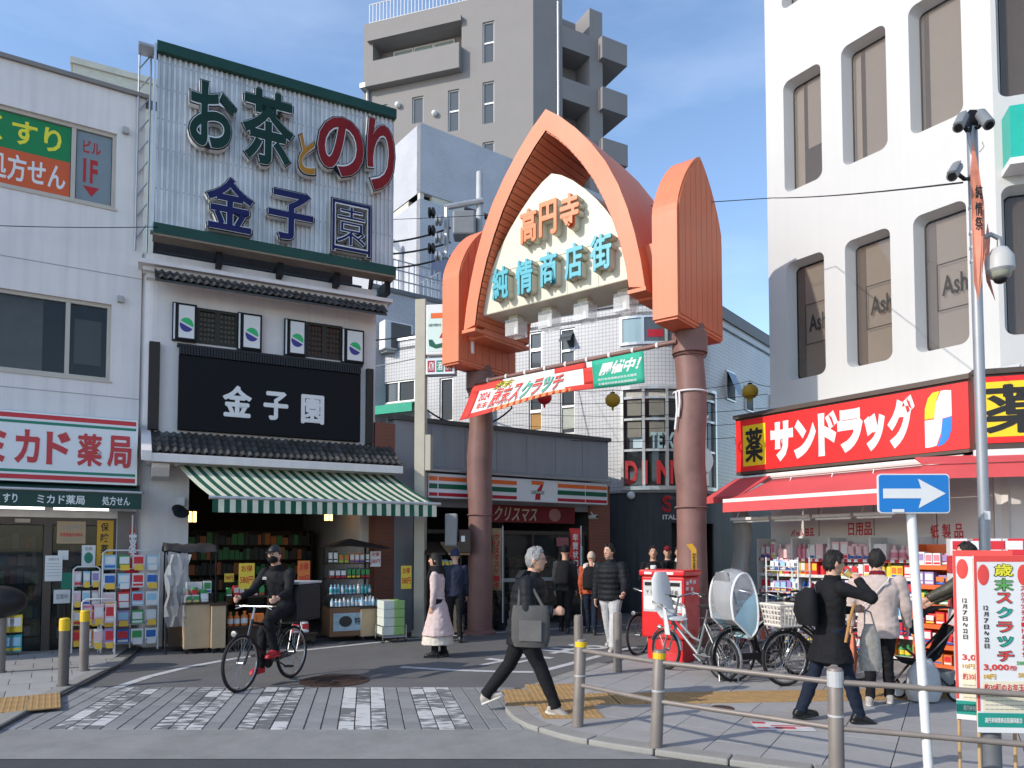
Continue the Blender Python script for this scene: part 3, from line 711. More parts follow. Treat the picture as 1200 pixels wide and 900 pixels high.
# tiled roofs
def tiled_roof(parent, x0, x1, yf, zf, yb, zb, ncol, nrow, seed):
    rnd = random.Random(seed); ln = math.hypot(yb - yf, zb - zf); ang = math.atan2(zb - zf, yb - yf)
    rf = MB().hexa([(x0, yf, zf - .06), (x1, yf, zf - .06), (x1, yb, zb - .06), (x0, yb, zb - .06), (x0, yf, zf - .02), (x1, yf, zf - .02), (x1, yb, zb - .02), (x0, yb, zb - .02)]).build('roof', M_TILE[0], parent)
    w_ = (x1 - x0) / ncol; l_ = ln / nrow
    t = MB(); N = 6; vs = []
    for (yy, zz) in ((-.02, .022), (l_ * 1.06, .002)):
        for th in (0, -.018):
            for k in range(N + 1):
                q = k / N; x = (q - .5) * w_ * 1.04; z = .018 * math.cos(q * 2 * math.pi * .95 + .4) ; vs.append((x, yy, z + zz + th + .012))
    n = N + 1; fs = []
    for k in range(N): fs += [(k, k + 1, 2 * n + k + 1, 2 * n + k), (n + k + 1, n + k, 3 * n + k, 3 * n + k + 1), (k + 1, k, n + k, n + k + 1)]
    t.add(vs, fs); me = mesh_of(t, 'roof_tile', M_TILE[0], True)
    for i in range(ncol):
        for j in range(nrow):
            q = j / nrow
            inst(me, 'roof_tile', rf, (x0 + (i + .5) * w_, yf + (yb - yf) * q, zf + (zb - zf) * q + rnd.uniform(-.004, .004)), rot=(ang, 0, rnd.uniform(-.01, .01)), m=M_TILE[0 if rnd.random() < .6 else (1 if rnd.random() < .6 else 2)])
    return rf
x0 = FT.X(176, -.5); x1 = FT.X(452, -.5); ze = FT.px(300, 343, -.5)[1]
rf = tiled_roof(tea, x0, x1, -.5, ze, .42, ze + .66, 34, 5, 5)
MB().tube([(x0 - .02, .45, ze + .72), (x1 - .25, .45, ze + .72)], .075, 10).build('ridge', M_TILE[0], rf, smooth=True)
x0l = FT.X(196, -.75) - .35; x1l = FT.X(470, -.75); zel = FT.px(330, 537, -.75)[1]; zbl = FT.px(300, 514, -.02)[1]
rf = tiled_roof(tea, x0l + .12, x1l, -.75, zel, -.02, zbl, 36, 4, 6)
MB().box(x0l + .05, x1l - .02, -.72, -.05, zel - .16, zel - .065).build('soffit', M_TWALL, tea)
MB().box(x0l, x1l + .02, -.80, -.725, zel - .17, zel - .03).build('fascia', M_TWALL, tea, bevel=.008)
b = MB(); b.prism([(-.82, zel - .16), (-.82, zel - .0), (.0, zbl + .05), (.0, zbl - .14)], x0l - .05, x0l + .1, 'yz'); b.build('verge', M_TWALL, tea)
# corbel at the left pier
b = MB(); b.prism([(-.02, zel - .17), (-.6, zel - .17), (-.6, zel - .24), (-.45, zel - .38), (-.02, zel - .42)], x0l + .12, x0l + .38, 'yz'); b.build('corbel', M_TWALL, tea)
# dark posts
for (l_, r_, t_, b__) in ((175, 188, 399, 504), (430.5, 438, 431, 522)):
    q = RZ(FT, l_, r_, t_, b__, t_ + 2, b__ + 1, -.12); MB().box(q[0], q[1], -.12, -.003, zbl + .03, q[3]).build('post', mat('dark_timber', (0.028, 0.022, 0.018), 0.6, var=0.2), tea, bevel=.008)
# lattice windows
M_LAT = mat('lattice_wood', (0.03, 0.025, 0.02), 0.55, var=0.15); M_SHOJI = mat('shoji_paper', (0.16, 0.14, 0.095), 0.6, var=0.15)
M_SHOJI2 = mat('shoji_paper_red', (0.17, 0.075, 0.045), 0.6, var=0.15)
for k, w_ in enumerate(wins):
    a, c, z0, z1 = w_
    o = MB().wall(a, c, z0, z1, -.02, .1, [(a + .05, c - .05, z0 + .06, z1 - .05)]).build('window', M_LAT, tea)
    MB().box((a + c) / 2 - .05, (a + c) / 2 + .05, -.015, .09, z0 + .061, z1 - .051).build('mullion', M_LAT, o)
    for (p, q) in ((a + .052, (a + c) / 2 - .052), ((a + c) / 2 + .052, c - .052)):
        MB().box(p, q, .05, .058, z0 + .062, z1 - .052).build('pane', M_SHOJI if k == 0 else M_SHOJI2, o)
        L_ = MB()
        for i in range(1, 4): x = p + (q - p) * i / 4; L_.box(x - .011, x + .011, .025, .049, z0 + .062, z1 - .052)
        for i in range(1, 6): z = z0 + .062 + (z1 - z0 - .115) * i / 6; L_.box(p, q, .02, .048, z - .011, z + .011)
        L_.build('lattice', M_LAT, o)
# logo shutters
M_LG, M_LB = mat('logo_green', (0.03, 0.42, 0.14), 0.4, var=0), mat('logo_navy', (0.045, 0.035, 0.22), 0.4, var=0)
for q, wh in zip(S, ('closest to the pharmacy', 'second from the pharmacy', 'third from the pharmacy', 'closest to the brick pier')):
    a, c, z0, z1 = RZ(FT, *q[:2], q[2], q[3], q[4], q[5], -.1)
    t = thing('shutter_panel', 'white shutter panel with green and navy emblem, ' + wh, 'panel', FT, ((a + c) / 2, -.004, z0), 'emblem shutters on the tea shop wall')
    MB().box(a, c, -.08, -.004, z0, z1).build('backing', M_BLK, t); MB().box(a + .07, c - .01, -.12, -.081, z0 + .02, z1 - .02).build('frame', M_BLK, t)
    MB().box(a + .1, c - .04, -.126, -.121, z0 + .05, z1 - .05).build('face', M_WHT, t); MB().box(a + .018, a + .045, -.087, -.081, z0 + .02, z1 - .02).build('edge_strip', M_WHT, t)
    cx, cz, r = (a + c) / 2 + .03, z0 + (z1 - z0) * .42, .115
    P = [(cx + r * math.cos(i * math.pi / 12) * (1 if abs(math.cos(i * math.pi / 12)) < .8 else .97), cz + r * 1.1 * math.sin(i * math.pi / 12)) for i in range(24)]
    sp = lambda p: p[1] - cz - (p[0] - cx) * -.6
    up_ = [p for p in P if sp(p) >= 0]; lo_ = [p for p in P if sp(p) < 0]
    def order(ps): return sorted(ps, key=lambda p: (math.atan2(p[1] - cz, p[0] - cx) - (math.atan2(-.6, 1))) % (2 * math.pi))
    MB().prism(order(up_)[::-1], -.129, -.1265).build('emblem', M_LG, t); MB().prism(sorted(lo_, key=lambda p: (math.atan2(p[1] - cz, p[0] - cx) - math.atan2(-.6, 1) + math.pi) % (2 * math.pi))[::-1], -.129, -.1265).build('emblem', M_LB, t)
# black shop sign
a, c, z0, z1 = RZ(FT, 210, 423, 404, 502, 430, 519, -.12)
sg = thing('shop_sign', 'large black tea shop sign board with three white brush characters', 'sign', FT, ((a + c) / 2, -.004, z0))
MB().box(a, c, -.12, -.004, z0, z1 - .16).build('board', mat('sign_black', (0.006, 0.006, 0.008), 0.6, var=0.15, spec=.2), sg, bevel=.01)
b = MB(); n = 70
for i in range(n): x = a + (c - a) * i / n; b.box(x + .004, x + (c - a) / n - .006, -.15, -.0045, z1 - .155, z1 - .01)
b.box(a - .03, c + .03, -.155, -.006, z1 - .009, z1 + .03)
b.build('ribbed_hood', mat('hood_black', (0.014, 0.012, 0.016), 0.5, var=0.1), sg)
for ch, l_, r_, t_, b__ in (('金', 261, 295, 452, 489), ('子', 309, 337.5, 459, 492.5), ('園', 353, 379.5, 463, 497)):
    q = rect(FT, l_, t_, r_, b__, -.12); put_text(MB(), ch, q[0], q[2], q[1], q[3], -.1205, .04, .012).build('letter', M_WHT, sg)
# awning
o1 = -1.75
AL, AR = FT.px(208, 545, -.42), FT.px(459, 556.5, -.42); BL, BR = FT.px(249, 583, o1), FT.px(511, 590, o1)
za, zb = (AL[1] + AR[1]) / 2, (BL[1] + BR[1]) / 2
aw = thing('striped_awning', 'green and cream striped cloth awning over the tea shop front', 'awning', FT, ((AL[0] + AR[0]) / 2, -.42, za))
M_AG, M_AC = mat('awning_green', (0.012, 0.085, 0.055), 0.8, var=0.12, bump=.1), mat('awning_cream', (0.60, 0.60, 0.46), 0.8, var=0.1, bump=.1)
N = 44; c_ = MB(); v_ = MB()
for i in range(N):
    q0, q1 = i / N, (i + 1) / N; c_.cur = v_.cur = i % 2
    tp = lambda q, k, sag: (AL[0] + (AR[0] - AL[0]) * q + ((BL[0] + (BR[0] - BL[0]) * q) - (AL[0] + (AR[0] - AL[0]) * q)) * k, -.42 + (o1 + .42) * k, za + (zb - za) * k - sag * math.sin(math.pi * k))
    for k in range(6): c_.quad(tp(q0, k / 6, .03), tp(q0, (k + 1) / 6, .03), tp(q1, (k + 1) / 6, .03), tp(q1, k / 6, .03))
    x0_, x1_ = BL[0] + (BR[0] - BL[0]) * q0, BL[0] + (BR[0] - BL[0]) * q1
    w0, w1 = [.012 * math.sin(q * 41) + .01 * math.sin(q * 97) for q in (q0, q1)]
    v_.quad((x0_, o1 - .02, zb - .03), (x0_, o1 - .03 + w0, zb - .235), (x1_, o1 - .03 + w1, zb - .235), (x1_, o1 - .02, zb - .03))
def thick(o, t=.006):
    bm_ = bmesh.new(); bm_.from_mesh(o.data); bmesh.ops.remove_doubles(bm_, verts=bm_.verts, dist=2e-4); bm_.to_mesh(o.data); bm_.free()
    m = o.modifiers.new('solid', 'SOLIDIFY'); m.thickness = t; return o
thick(c_.build('cloth', [M_AC, M_AG], aw)); thick(v_.build('valance', [M_AG, M_AC], aw))
MB().tube([(BL[0] - .05, o1 - .01, zb - .005), (BR[0] + .08, o1 - .01, zb - .005)], .03).build('front_bar', M_ALU, aw, smooth=True)
MB().tube([(AL[0] - .05, -.42, za + .03), (AR[0] + .05, -.42, za + .03)], .05).build('roller', M_ALU, aw, smooth=True)
for q in (.08, .5, .92):
    x_ = AL[0] + (AR[0] - AL[0]) * q; x2 = BL[0] + (BR[0] - BL[0]) * q
    MB().tube([(x_, -.4, za - .1), ((x_ + x2) / 2 + .1, -1.05, (za + zb) / 2 - .16), (x2, o1, zb - .02)], .018).build('arm', M_ALU, aw, smooth=True)
# interior of the tea shop
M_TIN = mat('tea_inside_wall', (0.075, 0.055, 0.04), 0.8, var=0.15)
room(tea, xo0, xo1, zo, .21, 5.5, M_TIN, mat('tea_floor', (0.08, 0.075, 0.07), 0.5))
MB().box(xo1 - .25, xo1 - .01, .205, .3, .02, zo - .005).build('inner_pier', M_TWALL, tea)
for k, (px, py, y) in enumerate(((225, 606, .35), (385, 605, .8))):
    x, z = FT.px(px, py, y)
    t = thing('wall_lantern', 'small warm lit box lantern in the tea shop entrance', 'lantern', FT, (x, y, z - .12), 'lit box lanterns inside the tea shop')
    MB().box(x - .07, x + .07, y - .05, y + .05, z - .09, z + .1).build('shade', mat('lantern_glow', (1.0, 0.55, 0.2), 0.5, var=0, emit=2.2), t)
    b = MB(); b.box(x - .085, x + .085, y - .065, y + .065, z + .101, z + .125); b.box(x - .085, x + .085, y - .065, y + .065, z - .115, z - .091); b.box(x - .008, x + .008, y - .058, y - .0505, z - .09, z + .1)
    b.build('lantern_frame', M_BLK, t); MB().tube([(x, y + .05, z + .11), (x, 5.6 if k else .9, z + .11 + (0 if k == 0 else 0))], .01).build('bracket', M_BLK, t)
# ---- billboard on the roof
FB = FT; yb = -.35
AL, AR, BL, BR = FB.px(183, 60, yb), FB.px(461, 140, yb), FB.px(183, 268, yb), FB.px(461, 314, yb)
x0, x1 = PXX(FB, 183, 165, yb), PXX(FB, 461, 225, yb); z1 = (AL[1] + AR[1]) / 2; z0 = (BL[1] + BR[1]) / 2
bb = thing('billboard', 'tall corrugated metal roof billboard with large dark green and red characters', 'billboard', FB, ((x0 + x1) / 2, yb, z0))
M_CORR = mat('corrugated_metal', (0.62, 0.62, 0.62), 0.42, metal=0.25, var=0.22, scale=1.3, streak=0.25)
n = 50; b = MB(); vs = []
for i in range(n):
    a, d = x0 + (x1 - x0) * i / n, (x1 - x0) / n
    for (f, y) in ((0, 0), (.42, 0), (.50, .03), (.92, .03)): vs.append((a + f * d, yb + y))
vs.append((x1, yb))
b.add([(x, y, z0) for x, y in vs] + [(x, y, z1) for x, y in vs], [(i, i + 1, len(vs) + i + 1, len(vs) + i) for i in range(len(vs) - 1)])
thick(b.build('corrugated_panel', M_CORR, bb), .004)
for q in (.22, .45, .62, .80, .95):
    z = z0 + (z1 - z0) * q; s_ = MB()
    for i in range(n): a = x0 + (x1 - x0) * (i + .21) / n; s_.box(a - .012, a + .012, yb - .008, yb - .0005, z - .012, z + .012)
    o = s_.build('bolt_row', M_STEEL, bb); o['kind'] = 'stuff'
M_BG = mat('billboard_green', (0.008, 0.05, 0.035), 0.4, var=0.2)
MB().box(x0 - .02, x1 + .03, yb - .09, yb + .2, z1 - .02, z1 + .17).build('top_rail', M_BG, bb, bevel=.01)
MB().box(x0 - .02, x1 + .03, yb - .12, yb + .2, z0 - .16, z0 + .03).build('bottom_rail', M_BG, bb, bevel=.01)
MB().box(x0 - .02, x1 + .03, yb - .128, yb + .21, z0 - .195, z0 - .162).build('drip_edge', mat('rusty_edge', (0.22, 0.17, 0.12), 0.6, var=0.25, scale=8), bb)
MB().box(x0 - .06, x0 - .022, yb - .05, yb + .15, z0 - .1, z1 + .12).build('side_rail', M_ALU, bb)
fr_ = MB()
for q in (0.0, .25, .5, .75, 1.0):
    x = x0 + (x1 - x0) * q + (.05 if q == 0 else -.05 if q == 1 else 0)
    fr_.box(x - .04, x + .04, yb + .05, yb + .13, z0, z1); fr_.tube([(x, yb + .1, z1), (x, yb + 1.6, zu_top - .05)], .03, 6); fr_.tube([(x, yb + .1, (z0 + z1) / 2), (x, yb + 1.6, zu_top)], .03, 6)
    fr_.box(x - .05, x + .05, yb + .14, yb + .7, zu_top - .1, z0 - .2) if q > 0 else None
fr_.build('frame', M_BLK, bb)
# ladder-like truss behind the left edge
l_ = MB(); 
for x in (x0 - .28, x0 - .10): l_.tube([(x, yb + .35, zu_top), (x, yb + .35, z1 + .1)], .018, 6)
for i in range(9): z = zu_top + .2 + (z1 - zu_top) * i / 9; l_.tube([(x0 - .28, yb + .35, z), (x0 - .10, yb + .35, z + .3)], .012, 6)
l_.box(x0 - .3, x0 - .02, yb + .02, yb + .36, z1 + .08, z1 + .12); l_.build('side_truss', M_STEEL, bb)
M_CG, M_CR, M_CY, M_CN = [mat(n_, c_, 0.55, var=0.15, scale=4, spec=.2) for n_, c_ in (('char_green', (0.008, 0.035, 0.028)), ('char_red', (0.19, 0.012, 0.015)), ('char_gold', (0.36, 0.17, 0.02)), ('char_navy', (0.012, 0.016, 0.085)))]
M_EDGE = mat('char_edge', (0.66, 0.66, 0.64), 0.35, metal=0.2, var=0.08)
def big_char(ch, l_, t_, r_, b__, m, off):
    q = rect(FB, l_, t_, r_, b__, yb - .2); 
    o = put_text(MB(), ch, q[0], q[2], q[1], q[3], yb - .035, off, .13, res=4).build('letter', M_EDGE, bb)
    put_text(MB(), ch, q[0], q[2], q[1], q[3], yb - .1655, off, .012, res=4).build('rim', M_BLK, o)
    e = .022; put_text(MB(), ch, q[0] + e, q[2] + e, q[1] - e, q[3] - e, yb - .1805, off - .012, .006, res=4).build('outline', M_EDGE, o)
    e = .03; put_text(MB(), ch, q[0] + e, q[2] + e, q[1] - e, q[3] - e, yb - .187, off - .028, .008, res=4).build('face', m, o)
big_char('お', 221, 95, 278, 175, M_CG, .055)
big_char('茶', 283, 104, 346, 195, M_CG, .055)
big_char('と', 349, 156, 371, 205, M_CY, .05)
big_char('の', 371, 135, 428, 208, M_CR, .055)
big_char('り', 429, 139, 464, 226, M_CR, .055)
big_char('金', 240, 206, 299, 272, M_CN, .05)
big_char('子', 313, 222, 369, 283, M_CN, .05)
big_char('園', 388, 235, 436, 299, M_CN, .018)
# sheet wall between roof and billboard
MB().box(x0 + .02, x1 - .5, .75, .85, zu_top - .05, z0 + .3).build('plinth', mat('plinth_grey', (0.12, 0.11, 0.11), 0.7, var=0.15), tea)
# ================================================================== convenience store
M_SWALL = mat('grey_metal_cladding', (0.30, 0.31, 0.34), 0.5, metal=0.15, var=0.1, scale=1.0, streak=0.12)
M_BRICKR = mat_tiles('red_brick', '8a4a34', '6b5a50', 0.21, 0.075, 0.7, 0.12)
M_ORG = mat('stripe_orange', (0.72, 0.14, 0.03), 0.35, var=0.03); M_SGR = mat('stripe_green', (0.01, 0.10, 0.055), 0.35, var=0.03); M_SRD = mat('stripe_red', (0.40, 0.015, 0.03), 0.35, var=0.03)
q = RZ(FS, 463, 706, 497, 552, 513, 562); xE = FS.X(713); zp, zq = q[3], q[2]
zfa = RZ(FS, 502, 712, 554, 583, 567, 592, -.55)
st = thing('convenience_store', 'single storey convenience store with grey cladding above striped sign', 'building', FS, (0, 0, 0))
xs0, xs1 = .05, xE - .38
b = MB(); b.wall(-.02, xE, 0, zp, 0, .2, [(xs0 + .35, xs1, 0, 2.55)]); b.box(-.02, .18, .201, 5, 0, zp); b.box(xE - .2, xE, .201, 5, 0, zp); b.box(.19, xE - .21, 4.8, 5, 0, zp); b.box(.19, xE - .21, .21, 4.79, zp - .4, zp - .25)
b.build('wall', M_SWALL, st)
for k in range(1, 7): 
    x = xE * k / 7; MB().box(x - .006, x + .006, -.004, .003, zq + .02, zp - .05).build('panel_joint', mat('joint_dark', (0.2, 0.2, 0.22), 0.6), st)
MB().box(-.06, xE + .05, -.07, .25, zp, zp + .09).build('coping', mat('coping_dark', (0.09, 0.085, 0.085), 0.5), st)
MB().wall(FS.X(689), xE - .0, 0, zq - .1, -.05, -.003).build('brick_pier', M_BRICKR, st)
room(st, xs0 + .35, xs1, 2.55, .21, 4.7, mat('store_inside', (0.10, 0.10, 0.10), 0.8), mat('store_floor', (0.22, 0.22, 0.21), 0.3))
fr_ = MB()
for px in (551, 590, 624, 655, 683): x = FS.X(px, .05); fr_.box(x - .025, x + .025, .03, .1, .021, 2.0)
fr_.box(xs0 + .36, xs1 - .01, .03, .1, 2.001, 2.08); fr_.build('shopfront_frame', M_BROWNF, st)
for a, c in ((551, 590), (590, 624), (624, 655), (655, 683)): MB().box(FS.X(a, .05) + .027, FS.X(c, .05) - .027, .06, .068, .03, 1.995).build('pane', M_GLASSCLR, st)
x0, x1 = FS.X(551, .02), FS.X(684, .02)
MB().box(x0, x1, .02, .028, .95, 1.03).build('glass_band', mat('glass_band_grey', (0.4, 0.4, 0.4), 0.5), st)
# brick pier between tea shop and store
q = FS.X(438), FS.X(463); zb_ = FS.px(450, 496)[1]
solo(MB().wall(q[0], -.03, 0, zb_, -.03, .5), 'brick_pier', M_BRICKR, 'narrow red brick pier between tea shop and convenience store', 'pier', FS, (q[0], 0, 0))
# sign fascia
x0, x1, z0, z1 = zfa
sg = thing('store_sign', 'long white store fascia with orange green and red stripes and seven logo', 'sign', FS, (x0, -.02, z0))
MB().box(x0, x1, -.55, -.002, z0, z1).build('case', mat('fascia_white', (0.66, 0.66, 0.68), 0.35, var=0.04), sg, bevel=.015)
MB().hexa([(x0 - .03, -.62, z1 + .03), (x1 + .08, -.62, z1 + .03), (x1 + .08, -.003, z1 + .12), (x0 - .03, -.003, z1 + .12), (x0 - .03, -.62, z1 + .07), (x1 + .08, -.62, z1 + .07), (x1 + .08, -.003, z1 + .2), (x0 - .03, -.003, z1 + .2)]).build('eave', mat('eave_grey', (0.33, 0.32, 0.31), 0.5, metal=.3), sg)
H = z1 - z0; lx = [FS.X(p, -.55) for p in (502, 513, 557, 606)]; rx_ = [FS.X(p, -.55) for p in (653, 686, 711.5)]
for f0, f1, m in ((.70, .87, M_ORG), (.38, .58, M_SGR), (.08, .22, M_SRD)):
    for segs in (lx, rx_):
        for a, c in zip(segs, segs[1:]): MB().box(a + .012, c - .012, -.556, -.5505, z0 + H * f0, z0 + H * f1).build('stripe', m, sg)
def seven(parent, x0, z0, x1, z1, y, d=.006):
    w_, h_ = x1 - x0, z1 - z0
    MB().prism([(x0, z0 + h_ * .80), (x0, z1), (x1 - w_ * .0, z1), (x1, z0 + h_ * .86), (x1 - w_ * .28, z0 + h_ * .80)][::-1], y - d, y).build('emblem', M_ORG, parent)
    MB().prism([(x1 - w_ * .26, z0 + h_ * .795), (x1, z0 + h_ * .855), (x1 - w_ * .22, z0 + h_ * .45), (x1 - w_ * .30, z0), (x0 + w_ * .28, z0), (x0 + w_ * .36, z0 + h_ * .42)][::-1], y - d, y).build('emblem', M_SRD, parent)
    MB().box(x0 - w_ * .02, x1 + w_ * .06, y - d * 1.6, y - d - .0005, z0 + h_ * .31, z0 + h_ * .48).build('emblem', M_SGR, parent)
    put_text(MB(), 'ELEVEN', x0, z0 + h_ * .33, x1 + w_ * .04, z0 + h_ * .46, y - d * 1.65, .02, .002).build('lettering', M_WHT, parent)
seven(sg, FS.X(623, -.55), z0 + H * .1, FS.X(637, -.55), z0 + H * .93, -.5505)
# christmas banner under it
q = RZ(FS, 551, 673, 590, 611, 595, 614, -.06)
t = thing('christmas_banner', 'dark red christmas banner with pale lettering above the store doors', 'banner', FS, (q[0], -.02, q[2]))
MB().box(q[0], q[1], -.075, -.06, q[2], q[3]).build('sheet', mat('banner_red', (0.17, 0.012, 0.016), 0.6, var=0.2, scale=3), t)
put_text(MB(), 'クリスマス', FS.X(578, -.07), q[2] + .03, FS.X(628, -.07), q[3] - .03, -.0755, .015, .004, slant=.2).build('lettering', mat('pale_gold', (0.50, 0.40, 0.28), 0.6), t)
MB().ball((FS.X(650, -.07), -.078, (q[2] + q[3]) / 2), .17, .008, .15).build('print', mat('print_pink', (0.38, 0.16, 0.13), 0.6), t)
MB().prism([(FS.X(553, -.07), q[2] + .08), (FS.X(573, -.07), q[2] + .2), (FS.X(573, -.07), q[3] - .03), (FS.X(553, -.07), q[3] - .1)][::-1], -.079, -.0755).build('print', mat('print_gold', (0.30, 0.16, 0.03), 0.6), t)
poster(668, 640, 683, 664, FS, .02, mat('print_teal', (0.16, 0.28, 0.26), 0.6), 'pale teal campaign poster inside the store window')
poster(652, 630, 666, 640, FS, .02, mat('print_pale_red', (0.40, 0.14, 0.14), 0.6), 'small faded red poster inside the store window')
shelf_unit('store_shelf', 'shelf of goods seen dimly through the convenience store glass', FS, FS.X(560, 1.5), FS.X(660, 1.5), 1.5, 1.9, 1.5, 5, M_DARK, seed=8)
x, z = FS.px(694, 606, -.12)
t = thing('bullet_camera', 'white bullet security camera on the store brick pier', 'camera', FS, (x, -.05, z))
MB().lathe([(.001, 0), (.05, .01), (.05, .26), (.001, .27)], (x - .03, -.33, z), 12, 'y').build('body', M_WHT, t, smooth=True); MB().lathe([(.035, 0), (.035, .01)], (x - .03, -.337, z), 12, 'y').build('lens', M_BLK, t)
MB().tube([(x, -.15, z + .04), (x + .02, -.05, z + .12)], .018).build('bracket', M_WHT, t)

# ---- beige post with the projecting store signs
pb = G(492, 745); pz = D(492, 352, pb.y).z
FPs = Frame(pb.x, pb.y, R_(-8)); t = thing('sign_post', 'square beige steel post carrying the store signs', 'post', FPs, (0, 0, 0))
M_BEIGE = mat('beige_steel', (0.45, 0.41, 0.33), 0.5, var=0.1)
MB().box(-.105, .105, -.1, .1, 0, pz).build('shaft', M_BEIGE, t, bevel=.015); MB().box(-.13, .13, -.13, .13, 0, .12).build('base_plate', M_BEIGE, t)
MB().box(.106, .22, -.09, .09, 3.2, 3.9).build('junction_box', M_BEIGE, t, bevel=.01)
yS = -.12
a0 = FPs.px(497, 357, yS); a1 = FPs.px(530, 415, yS)
sg = thing('lightbox_sign', 'white square store lightbox with orange red and green numeral seven', 'sign', FPs, (.11, 0, a1[1]))
x0, x1, z0, z1 = .12, .12 + (a0[1] - a1[1]) * .95, a1[1], a0[1]
MB().box(x0, x1, yS, .12, z0, z1).build('case', M_WHT, sg, bevel=.02); MB().box(x0 + .05, x1 - .05, yS - .004, yS - .0005, z0 + .07, z1 - .16).build('face', mat('sign_mint', (0.60, 0.72, 0.66), 0.4, var=.02), sg)
w_ = x1 - x0; h_ = z1 - z0; y = yS - .0045
MB().prism([(x0 + .1, z1 - h_ * .28), (x0 + .1, z1 - h_ * .18), (x1 - .1, z1 - h_ * .18), (x1 - .12, z1 - h_ * .28)][::-1], y - .006, y).build('emblem', M_ORG, sg)
MB().prism([(x1 - .1, z1 - h_ * .17), (x1 - .32, z1 - h_ * .17), (x0 + .32, z0 + h_ * .42), (x0 + .27, z0 + h_ * .33), (x0 + .46, z0 + h_ * .33), (x0 + .52, z0 + h_ * .45)], y - .007, y - .0005).build('emblem', M_SRD, sg)
MB().prism([(x0 + .06, z0 + h_ * .30), (x0 + .07, z0 + h_ * .18), (x0 + .2, z0 + h_ * .12), (x0 + .42, z0 + h_ * .16), (x1 - .08, z0 + h_ * .36), (x0 + .4, z0 + h_ * .24), (x0 + .2, z0 + h_ * .2), (x0 + .13, z0 + h_ * .3)], y - .006, y).build('emblem', M_SGR, sg)
put_text(MB(), 'SEVEN & i HOLDINGS', x0 + .05, z0 + h_ * .56, x1 - .06, z0 + h_ * .61, y - .0075, .01, .002, res=1).build('lettering', M_SGR, sg)
c0 = FPs.px(497, 420, yS); c1 = FPs.px(533, 443, yS)
sg = thing('service_sign', 'small white sign with atm sake and tobacco panels below the store lightbox', 'sign', FPs, (.11, 0, c1[1]))
x0, x1, z0, z1 = .12, c1[0], c1[1] + .08, c0[1]
MB().box(x0, x1, yS, .1, z0, z1).build('case', M_ALU, sg, bevel=.012)
for i, (s, m) in enumerate((('ATM', M_SRD), ('酒', M_GRN), ('たばこ', M_SRD))):
    a = x0 + .04 + (x1 - x0 - .06) * i / 3; c = a + (x1 - x0 - .06) / 3 - .03
    MB().box(a, c, yS - .004, yS - .0005, z0 + .05, z1 - .05).build('panel', m, sg); put_text(MB(), s, a + .02, z0 + .08, c - .02, z1 - .08, yS - .0045, .02, .003, res=2).build('lettering', M_WHT, sg)

# ================================================================== white tiled corner building
TA = math.radians(-27.3); FE = Frame(2.888, 19.408, TA); RA = 2.1
M_WT = mat_tiles('white_tile', 'c8c8c8', 'a2a2a4', 0.1, 0.1, 0.35, 0.10, 0.0, 0.05)
M_DCL = mat('dark_cladding', (0.055, 0.06, 0.072), 0.6, var=0.25, scale=2, streak=0.35)
M_GRYB = mat('roof_band_grey', (0.16, 0.165, 0.175), 0.55, var=0.1)
ztop, zgf = 8.15, 3.12
ctr = Vector(FE.W(0, RA, 0)); 
te = thing('tiled_corner_building', 'white tiled three storey building with rounded corner and diner bay window', 'building', FE, (0, 0, 0))
def fe_rect(l_, r_, t0, b0, t1, b1): return RZ(FE, l_, r_, t0, b0, t1, b1)
we = [fe_rect(619.5, 635, 390, 433, 387.5, 432), fe_rect(619.5, 635, 461, 505, 460, 505), fe_rect(656, 673.5, 386, 508, 383, 509), fe_rect(515, 531, 443, 494, 442, 494), fe_rect(447, 486, 447, 472, 445, 471)]
b = MB(); XL = -9.6
b.wall(XL, 0, 0, ztop, 0, .25, [(w_[0], w_[1], w_[2], w_[3]) for w_ in we])
a0, a1 = math.radians(-90), math.radians(-90 + 78.5)          # the rounded corner in the local frame
def arc(q, r): t_ = a0 + (a1 - a0) * q; return (r * math.cos(t_), RA + r * math.sin(t_))
NA = 20; sl = RA * (a1 - a0)
for i in range(NA):
    (xa, ya), (xb, yb2) = arc(i / NA, RA), arc((i + 1) / NA, RA); ua, ub = sl * i / NA, sl * (i + 1) / NA
    b.quad((xa, ya, zgf), (xb, yb2, zgf), (xb, yb2, ztop), (xa, ya, ztop), [(ua, zgf), (ub, zgf), (ub, ztop), (ua, ztop)])
ex, ey = arc(1, RA); dx, dy = math.cos(a1 + math.pi / 2), math.sin(a1 + math.pi / 2); LR = 9.0
fx, fy = ex + dx * LR, ey + dy * LR
b.quad((ex, ey, 0), (fx, fy, 0), (fx, fy, ztop), (ex, ey, ztop), [(sl, 0), (sl + LR, 0), (sl + LR, ztop), (sl, ztop)])
b.quad((fx, fy, 0), (XL, fy, 0), (XL, fy, ztop), (fx, fy, ztop)); b.quad((XL, fy, 0), (XL, 0, 0), (XL, 0, ztop), (XL, fy, ztop))
b.build('wall', M_WT, te, smooth=True)
roof = [(XL, 0)] + [arc(i / NA, RA) for i in range(NA + 1)] + [(fx, fy), (XL, fy)]
MB().prism(roof, ztop - .3, ztop - .2, 'xy').build('roof', M_GRYB, te)
